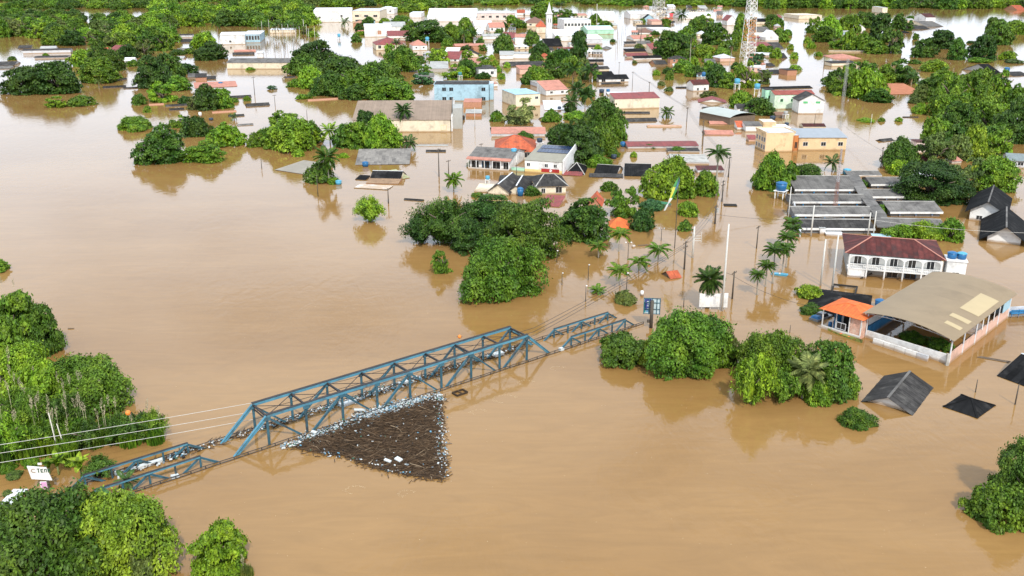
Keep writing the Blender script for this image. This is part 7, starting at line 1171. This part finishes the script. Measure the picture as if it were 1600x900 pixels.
for k in range(3): MB().beam((.2, 0, h*.55+k*.5), (1.6, .2, h*.55+k*.5), .08).obj('rack_bar', POLE, t)
MB().beam((1.6, .2, h*.5), (1.6, .2, h*.82), .08).obj('rack_bar', POLE, t)
for k in range(28):                                     # rows of plaza masts in the upper left water
    u = 402+(k % 9)*9.6+random.uniform(-2, 2)+(k//9)*14; vb = 60+(k//9)*9+random.uniform(-3, 3)
    if u > 545: continue
    pole('slender mast, %s from the left in the %s row of the flooded plaza' % (ORD[k % 9], ('back', 'second', 'third', 'front')[k//9]), u, vb, vb-random.uniform(20, 27), POLE if k % 3 else DPOLE, .14, 0, group='plaza masts', name='slender_mast')
for k in range(14): pole('slender pole, %s from the near end on the %s of the main street head' % (ORD[k//2], 'right' if k % 2 else 'left'), 962+(k % 2)*38+(k//2)*3.2-(k % 2)*(k//2)*2.5, 78-(k//2)*7, 78-(k//2)*7-22+(k//2)*1.5, DPOLE if k % 4 else POLE, .1, 0, group='main street head poles', name='street_pole')
for lab, u, vb, vt, tw in (('double-headed lamp post right of the clipped ball tree', 1033, 376, 358, (-1, 1)), ('lamp post beside the floating white drum', 981, 406, 380, (-1, 1)), ('single lamp post at the left of the square', 919, 438, 415, (1,)), ('lamp post nearest the bridge, left one', 915, 471, 448, (1,)), ('lamp post nearest the bridge, right one', 979, 452, 428, (1,)), ('lamp post in front of the central tree group', 870, 410, 393, (1,)), ('lamp post by the lower lone bank', 878, 445, 428, (1,))): pole(lab, u, vb, vt, DPOLE, .07, 0, tw, name='lamp_post', cat='lamp post')
# flag pole
_, g, h = pole('tall thin flagpole in the flooded square', 1054, 388, 276, DPOLE, .08, 0, name='flagpole', cat='flagpole')
def flag():
    top = Vector((g.x+.1, g.y, h-.1)); t = empty('flag', top, 0, 'long limp blue, green, yellow and white flag hanging from its pole', 'flag'); n = 24; rows = []
    for i in range(n+1):
        f = i/n; w_ = .15+1.15*math.sin(math.pi*min(1, f*1.25))**.8*(1-f*.55) if f < .8 else .32+.3*(1-f); x = -.1-2.6*f**1.3; rows.append((x, f, w_))
    FL = [mat('flag_'+n_, c_, .7, .05, 1, 0) for n_, c_ in (('blue', (.1, .22, .3)), ('white', (.75, .76, .72)), ('green', (.1, .35, .1)), ('yellow', (.7, .68, .12)))]; b = MB(); k = 6; zl = 7.2
    for i in range(n):
        for j in range(k):
            def p(q, s_): x, f, w_ = rows[q]; return (x-w_*.5+w_*s_/k, .18*math.sin(s_*1.9+f*9), -zl*f)
            f = i/n; b.mi = 0 if (f < .35 and j > 2) else 1 if f > .62 else 3 if (j < 3 and .25 < f < .62) else 2; b.poly([p(i, j), p(i, j+1), p(i+1, j+1), p(i+1, j)])
    b.obj('cloth', FL, t)
flag()
# billboards
def billboard_back():
    g = G(1017, 512); hb, ht_ = HT(g, 491), HT(g, 467); w_ = 25/PXM(g); t = empty('billboard', g, -.12, 'blue and white billboard on a thick dark post by the bridge end', 'billboard')
    MB().tube([(0, 0, -.6), (0, 0, ht_-.3)], .3, 10).obj('post', DPOLE, t, True); MB().tube([(-.5, -.25, hb*.42), (-.5, -.25, hb*.42+.5)], .22, 8).obj('junction_box', DPOLE, t)
    MB().box(-w_/2, w_/2, .3, .38, hb, ht_).obj('panel', mat('billboard_sheet', (.55, .66, .68), .5, .12, .8, 0), t)
    for nm, x0, x1, z0, z1, m in (('print_blue', -.46, -.05, .2, .95, paint('print_navy', (.04, .06, .22))), ('print_teal', -.5, -.38, .05, .7, paint('print_teal', (.04, .3, .3))), ('print_light', -.36, -.08, .08, .5, paint('print_skyblue', (.15, .35, .5)))): MB().box(w_*x0, w_*x1, .27+.012*len(nm)*.1, .297, hb+(ht_-hb)*z0, hb+(ht_-hb)*z1).obj(nm, m, t)
    for k, (x, z, l_) in enumerate(((-.22, .78, .2), (-.2, .62, .16), (-.24, .5, .14), (-.2, .32, .2))): MB().box(w_*(x-l_/2), w_*(x+l_/2), .262, .268, hb+(ht_-hb)*(z-.02), hb+(ht_-hb)*(z+.03)).obj('print_line', LILAC, t)
    for x in (-.5, -.17, .02, .3, .5): MB().box(w_*x-.06, w_*x+.06, .14, .255, hb-.1, ht_+.1).obj('frame_bar', STEELB, t)
    for z in (0, .3, .72, 1): MB().box(-w_/2, w_/2, .18, .258, hb+(ht_-hb)*z-.05, hb+(ht_-hb)*z+.05).obj('frame_bar', STEELB, t)
billboard_back()
def billboard_white():
    p = G(1091, 482); q = G(1136, 482); n = 40/PXM(p); t = empty('billboard', G(1114, 484), -.03, 'wide white billboard with faint grey print behind the domed mango', 'billboard'); g = G(1114, 484); z1 = HT(g, 459); w_ = 44/PXM(g)
    MB().box(-w_/2, w_*.24, 0, .12, .5, z1).obj('panel', WHITE, t); MB().box(w_*.26, w_/2, .02, .14, .45, z1+.1).obj('panel', WHITE, t)
    for x in (-.4, -.1, .2, .42): MB().beam((w_*x, .2, -.6), (w_*x, .2, z1-.1), .16).obj('post', CONC, t)
    gp = paint('faint_print', (.5, .5, .52)); 
    for k in range(7): MB().box(w_*(-.03+.008*(k % 3)), w_*(.08-.01*(k % 2)), -.012, -.003, z1*.36+k*z1*.075, z1*.36+k*z1*.075+z1*.04).obj('print_line', gp, t)
billboard_white()
def text_obj(s, size, m, parent, loc, rot):
    c = bpy.data.curves.new('lettering', 'FONT'); c.body = s; c.size = size; c.extrude = .01; c.align_x = 'CENTER'; o = bpy.data.objects.new('lettering', c); COL.objects.link(o)
    dg = bpy.context.evaluated_depsgraph_get(); me = bpy.data.meshes.new_from_object(o.evaluated_get(dg)); bpy.data.objects.remove(o); me.materials.clear(); me.materials.append(m); return put('lettering', me, parent, loc, rot)
def billboard_left():
    g = G(76, 768); z0, z1 = HT(g, 748), HT(g, 728); w_ = 30/PXM(g); t = empty('billboard', g, .05, 'white billboard with dark green lettering at the left end of the bridge', 'billboard')
    GP = paint('lettering_green', (.02, .09, .04)); BK = paint('lettering_black', (.02, .02, .025)); x0 = -w_*.86
    MB().beam((0, .25, -.6), (0, .25, z1-.2), .22).obj('post', DPOLE, t); MB().hexa([(x0+.25, 0, z0), (x0+w_+.3, 0, z0-.25), (x0+w_+.3, .12, z0-.25), (x0+.25, .12, z0), (x0, 0, z1), (x0+w_-.1, 0, z1-.25), (x0+w_-.1, .12, z1-.25), (x0, .12, z1)]).obj('panel', WHITE, t)
    text_obj('C', .75, BK, t, (x0+.62, -.02, z1-.85), (R(90), 0, 0)); 
    for k, (dx, dz, ww, hh) in enumerate(((1.05, -.42, .3, .1), (1.17, -.86, .1, .44), (1.45, -.86, .1, .46), (1.55, -.5, .2, .1), (1.55, -.68, .14, .08), (1.55, -.86, .2, .1), (1.86, -.86, .1, .44), (1.96, -.5, .18, .1), (2.08, -.86, .09, .4), (2.26, -.86, .1, .42), (2.36, -.5, .16, .1), (2.36, -.68, .16, .09))): MB().box(x0+dx, x0+dx+ww, -.02, -.002, z1+dz, z1+dz+hh).obj('lettering_stroke', GP, t)
    MB().box(x0+1.25, x0+1.7, .02, .1, z1+.12, z1+.36).obj('lamp_box', WHITE, t)
    p2 = MB().box(-.85, -.1, .1, .18, z0-2.2, z0-.45).obj('lower_panel', WHITE, t); MB().box(-.75, -.12, .085, .098, z0-1.5, z0-.5).obj('pink_print', paint('print_pink', (.7, .35, .6)), p2)
    for k in range(3): MB().box(-.6, -.25, .07, .083, z0-1.3+.22*k, z0-1.24+.22*k).obj('print_line', GREYW, p2)
billboard_left()
house('white_wall', 'white roof edge at the left border of the picture', (-22, 812), (3, 812), None, 760, 'flat', WHITE, WHITER, over=0, cat='roof', D=6)
house('sign_board', 'small pale panel beside the right edge tree', (1519, 791), (1529, 791), 784, 783, 'flat', WHITE, WHITER, over=0, cat='sign', D=.6)
# floats and bits on the water
def bit(name, label, u, v, build, cat=None, rz=0.0):
    t = empty(name, G(u, v), rz, label, cat or name.replace('_', ' ')); build(t); return t
for lab, u, v, r in (('orange buoy beside the park palms', 1014, 415, .28),): bit('buoy', lab, u, v, lambda t: (MB().ball((0, 0, .12), r, 6, 10, .8).obj('body', ORB, t, True), MB().tube([(0, 0, .3), (0, 0, .42)], .06, 6).obj('cap', ORB, t)))
bit('white_drum', 'white drum floating by the lamp post', 990, 386, lambda t: (MB().tube([(-.4, 0, .12), (.4, 0, .12)], .28, 10).obj('body', WHITE, t, True), MB().tube([(.4, 0, .12), (.43, 0, .12)], .2, 10).obj('lid', LILAC, t)), 'drum', .9)
bit('white_drum', 'white drum standing on the pole base by the bridge end', 1003, 462, lambda t: (MB().tube([(0, 0, 0), (0, 0, .9)], .3, 10).obj('body', WHITE, t, True), MB().tube([(0, 0, .9), (0, 0, .96)], .24, 10).obj('lid', WHITE, t)), 'drum')
bit('blue_canoe', 'small blue boat under the row of royal palms', 1218, 430, lambda t: (MB().hexa([(-1.2, -.4, -.1), (1.2, -.4, -.1), (1.2, .4, -.1), (-1.2, .4, -.1), (-1.6, -.55, .35), (1.6, -.5, .35), (1.6, .5, .35), (-1.6, .55, .35)]).obj('hull', TANKL, t), MB().box(-.15, .15, -.5, .5, .36, .4).obj('thwart', WHITE, t)), 'boat', -.3)
bit('floating_pallet', 'dark pallet floating in the main street', 1141, 321, lambda t: [MB().box(-1.6, 1.6, -1.0+.42*k, -.7+.42*k, 0, .2).obj('board', DARKI, t) for k in range(5)], 'pallet', -.1)
bit('driftwood_log', 'dark log drifting right of the floating white drum', 1008, 384, lambda t: (MB().tube([(-1.6, 0, .05), (0, .2, .1), (1.5, .1, .05)], [.1, .14, .08], 6).obj('log', WOODD, t), MB().tube([(0, .2, .1), (.6, .7, .2)], [.07, .03], 5).obj('branch', WOODD, t)), 'log')
bit('driftwood_log', 'dark drifting branch right of the debris raft', 700, 694, lambda t: (MB().tube([(-.5, 0, .05), (.5, .1, .05)], [.1, .06], 6).obj('log', WOODD, t), MB().tube([(0, 0, .05), (.25, .3, .12)], [.05, .02], 5).obj('branch', WOODD, t)), 'log')
bit('driftwood_log', 'floating dark stick left of the rounded riverside tree', 111, 514, lambda t: (MB().tube([(-.5, 0, .08), (.5, .1, .08)], [.12, .06], 6).obj('log', WOODD, t), MB().tube([(0, 0, .05), (-.25, .3, .12)], [.05, .02], 5).obj('branch', WOODD, t)), 'log')
bit('tarp_boat', 'boat covered by a green tarp left of the flag', 1028, 321, lambda t: (MB().hexa([(-3.2, -.9, -.1), (3.2, -.7, -.1), (3.2, .7, -.1), (-3.2, .9, -.1), (-3.4, -.8, .7), (3.4, -.5, .5), (3.4, .5, .5), (-3.4, .8, .7)]).obj('hull', WOODD, t), MB().hexa([(-3.3, -.9, .72), (3.2, -.6, .52), (3.2, .6, .52), (-3.3, .9, .72), (-2.6, -.15, 1.4), (2.4, -.1, 1.0), (2.4, .1, 1.0), (-2.6, .15, 1.4)]).obj('tarp', mat('green_tarp', (.03, .16, .08), .6, .2, 1, .2), t)), 'boat', -.25)
bit('plank_raft', 'loose boards floating by the sports hall gate', 1548, 560, lambda t: [MB().beam((-2+.3*k, .2*k, .06), (2.2+.2*k, -1.3+.25*k, .06), .16, .06).obj('board', WOODD, t) for k in range(3)], 'boards', -.2)
bit('mesh_panel', 'half-sunk dark panel before the red-roofed house', 1353, 434, lambda t: (MB().beam((-1.3, -.6, 0), (1.3, .6, .7), .14, .3).obj('board', DARKI, t), MB().beam((-1.2, -.5, .0), (-.2, .3, .6), .06).obj('rod', POLE, t)), 'panel')
# cables
def cable(label, pts, sag, m=WIRE, r=.03, group=None, n=18):
    P = []
    for a, b in zip(pts[:-1], pts[1:]):
        for i in range(n): f = i/n; P.append(a.lerp(b, f)-Vector((0, 0, sag*4*f*(1-f))))
    P.append(pts[-1]); o = P[0].copy(); tag(MB().tube([p-o for p in P], r, 5).obj('power_cable', m, None, loc=o), label, 'cable', group)
def on_line(u, v, off):                                 # point over the line beside the bridge seen at (u, v)
    r = ray(u, v); P0 = BA+BN*off; return EYE+r*((P0-EYE).dot(BN)/r.dot(BN))
for k, (off, a, b, lab) in enumerate(((7.0, (-20, 698), (397, 629), 'uppermost pale cable running left of the bridge'), (6.2, (-20, 711), (397, 643), 'middle pale cable running left of the bridge'), (5.4, (-20, 726), (397, 655), 'lowest pale cable running left of the bridge'))):
    P = on_line(*a, off); Q = on_line(*b, off); e = G(1069, 421); e.z = HT(e, 380+3*k); d = (Q-P); cable(lab, [P-d*.6, P, Q], .12, WIREL, .03); cable(lab.replace('left of the bridge', 'behind the bridge').replace('pale', 'dark'), [Q, on_line(835, 512+6*k, off), e], .35, WIRE, .035)
pb = on_line(200, 645, 7.0); t = empty('cable_marker', pb, 0, 'orange marker ball on the cable over the left bank cane', 'marker ball'); MB().ball((0, 0, 0), .33, 8, 12).obj('ball', ORB, t, True); MB().tube([(-.4, 0, 0), (.4, 0, 0)], .07, 6).obj('clamp', WIRE, t)
pb = on_line(718, 526, 5.4); t = empty('cable_marker', pb, 0, 'orange marker ball behind the main bridge span', 'marker ball'); MB().ball((0, 0, 0), .3, 8, 12).obj('ball', ORB, t, True); MB().tube([(-.4, 0, 0), (.4, 0, 0)], .07, 6).obj('clamp', WIRE, t)
ch = [PD[k] for k in ('leaning wooden utility pole above the small red roof', 'thick pole with transformer at the far kerb of the square', 'dark utility pole by the royal palm street tree', 'utility pole above the royal palm trunk', 'utility pole at the lower main street', 'first utility pole of the main street middle', 'second utility pole of the main street middle', 'third utility pole of the main street middle')]
for k, (dx, lab) in enumerate(((-.8, 'left cable along the main street poles'), (0, 'middle cable along the main street poles'), (.8, 'right cable along the main street poles'))): cable(lab, [q[1]+Vector((dx*.6, -dx*.7, q[2]-.1)) for q in ch], .5, WIRE, .03)
def span(lab, a, b, sag=.6, m=WIRE, r=.03):
    A = G(*a[:2]); A.z = HT(A, a[2]); B = G(*b[:2]); B.z = HT(B, b[2]); cable(lab, [A, B], sag, m, r)
span('cable crossing the street towards the school', (1117, 350, 335), (1231, 345, 343), .3); span('pale cable over the school roofs', (1267, 369, 338), (1364, 370, 342), .2, WIREL, .03); span('pale cable over the hedge to the black houses', (1364, 370, 344), (1600, 392, 364), .5, WIREL, .03); span('cable from the white mast to the thin dark pole', (1128, 486, 425), (1144, 467, 430), .1); span('cable from the thin dark pole across to the orange-roofed house', (1144, 467, 432), (1283, 512, 482), .9); span('cable to the pole in the pool beyond the school', (1310, 204, 190), (1376, 262, 236), .6)
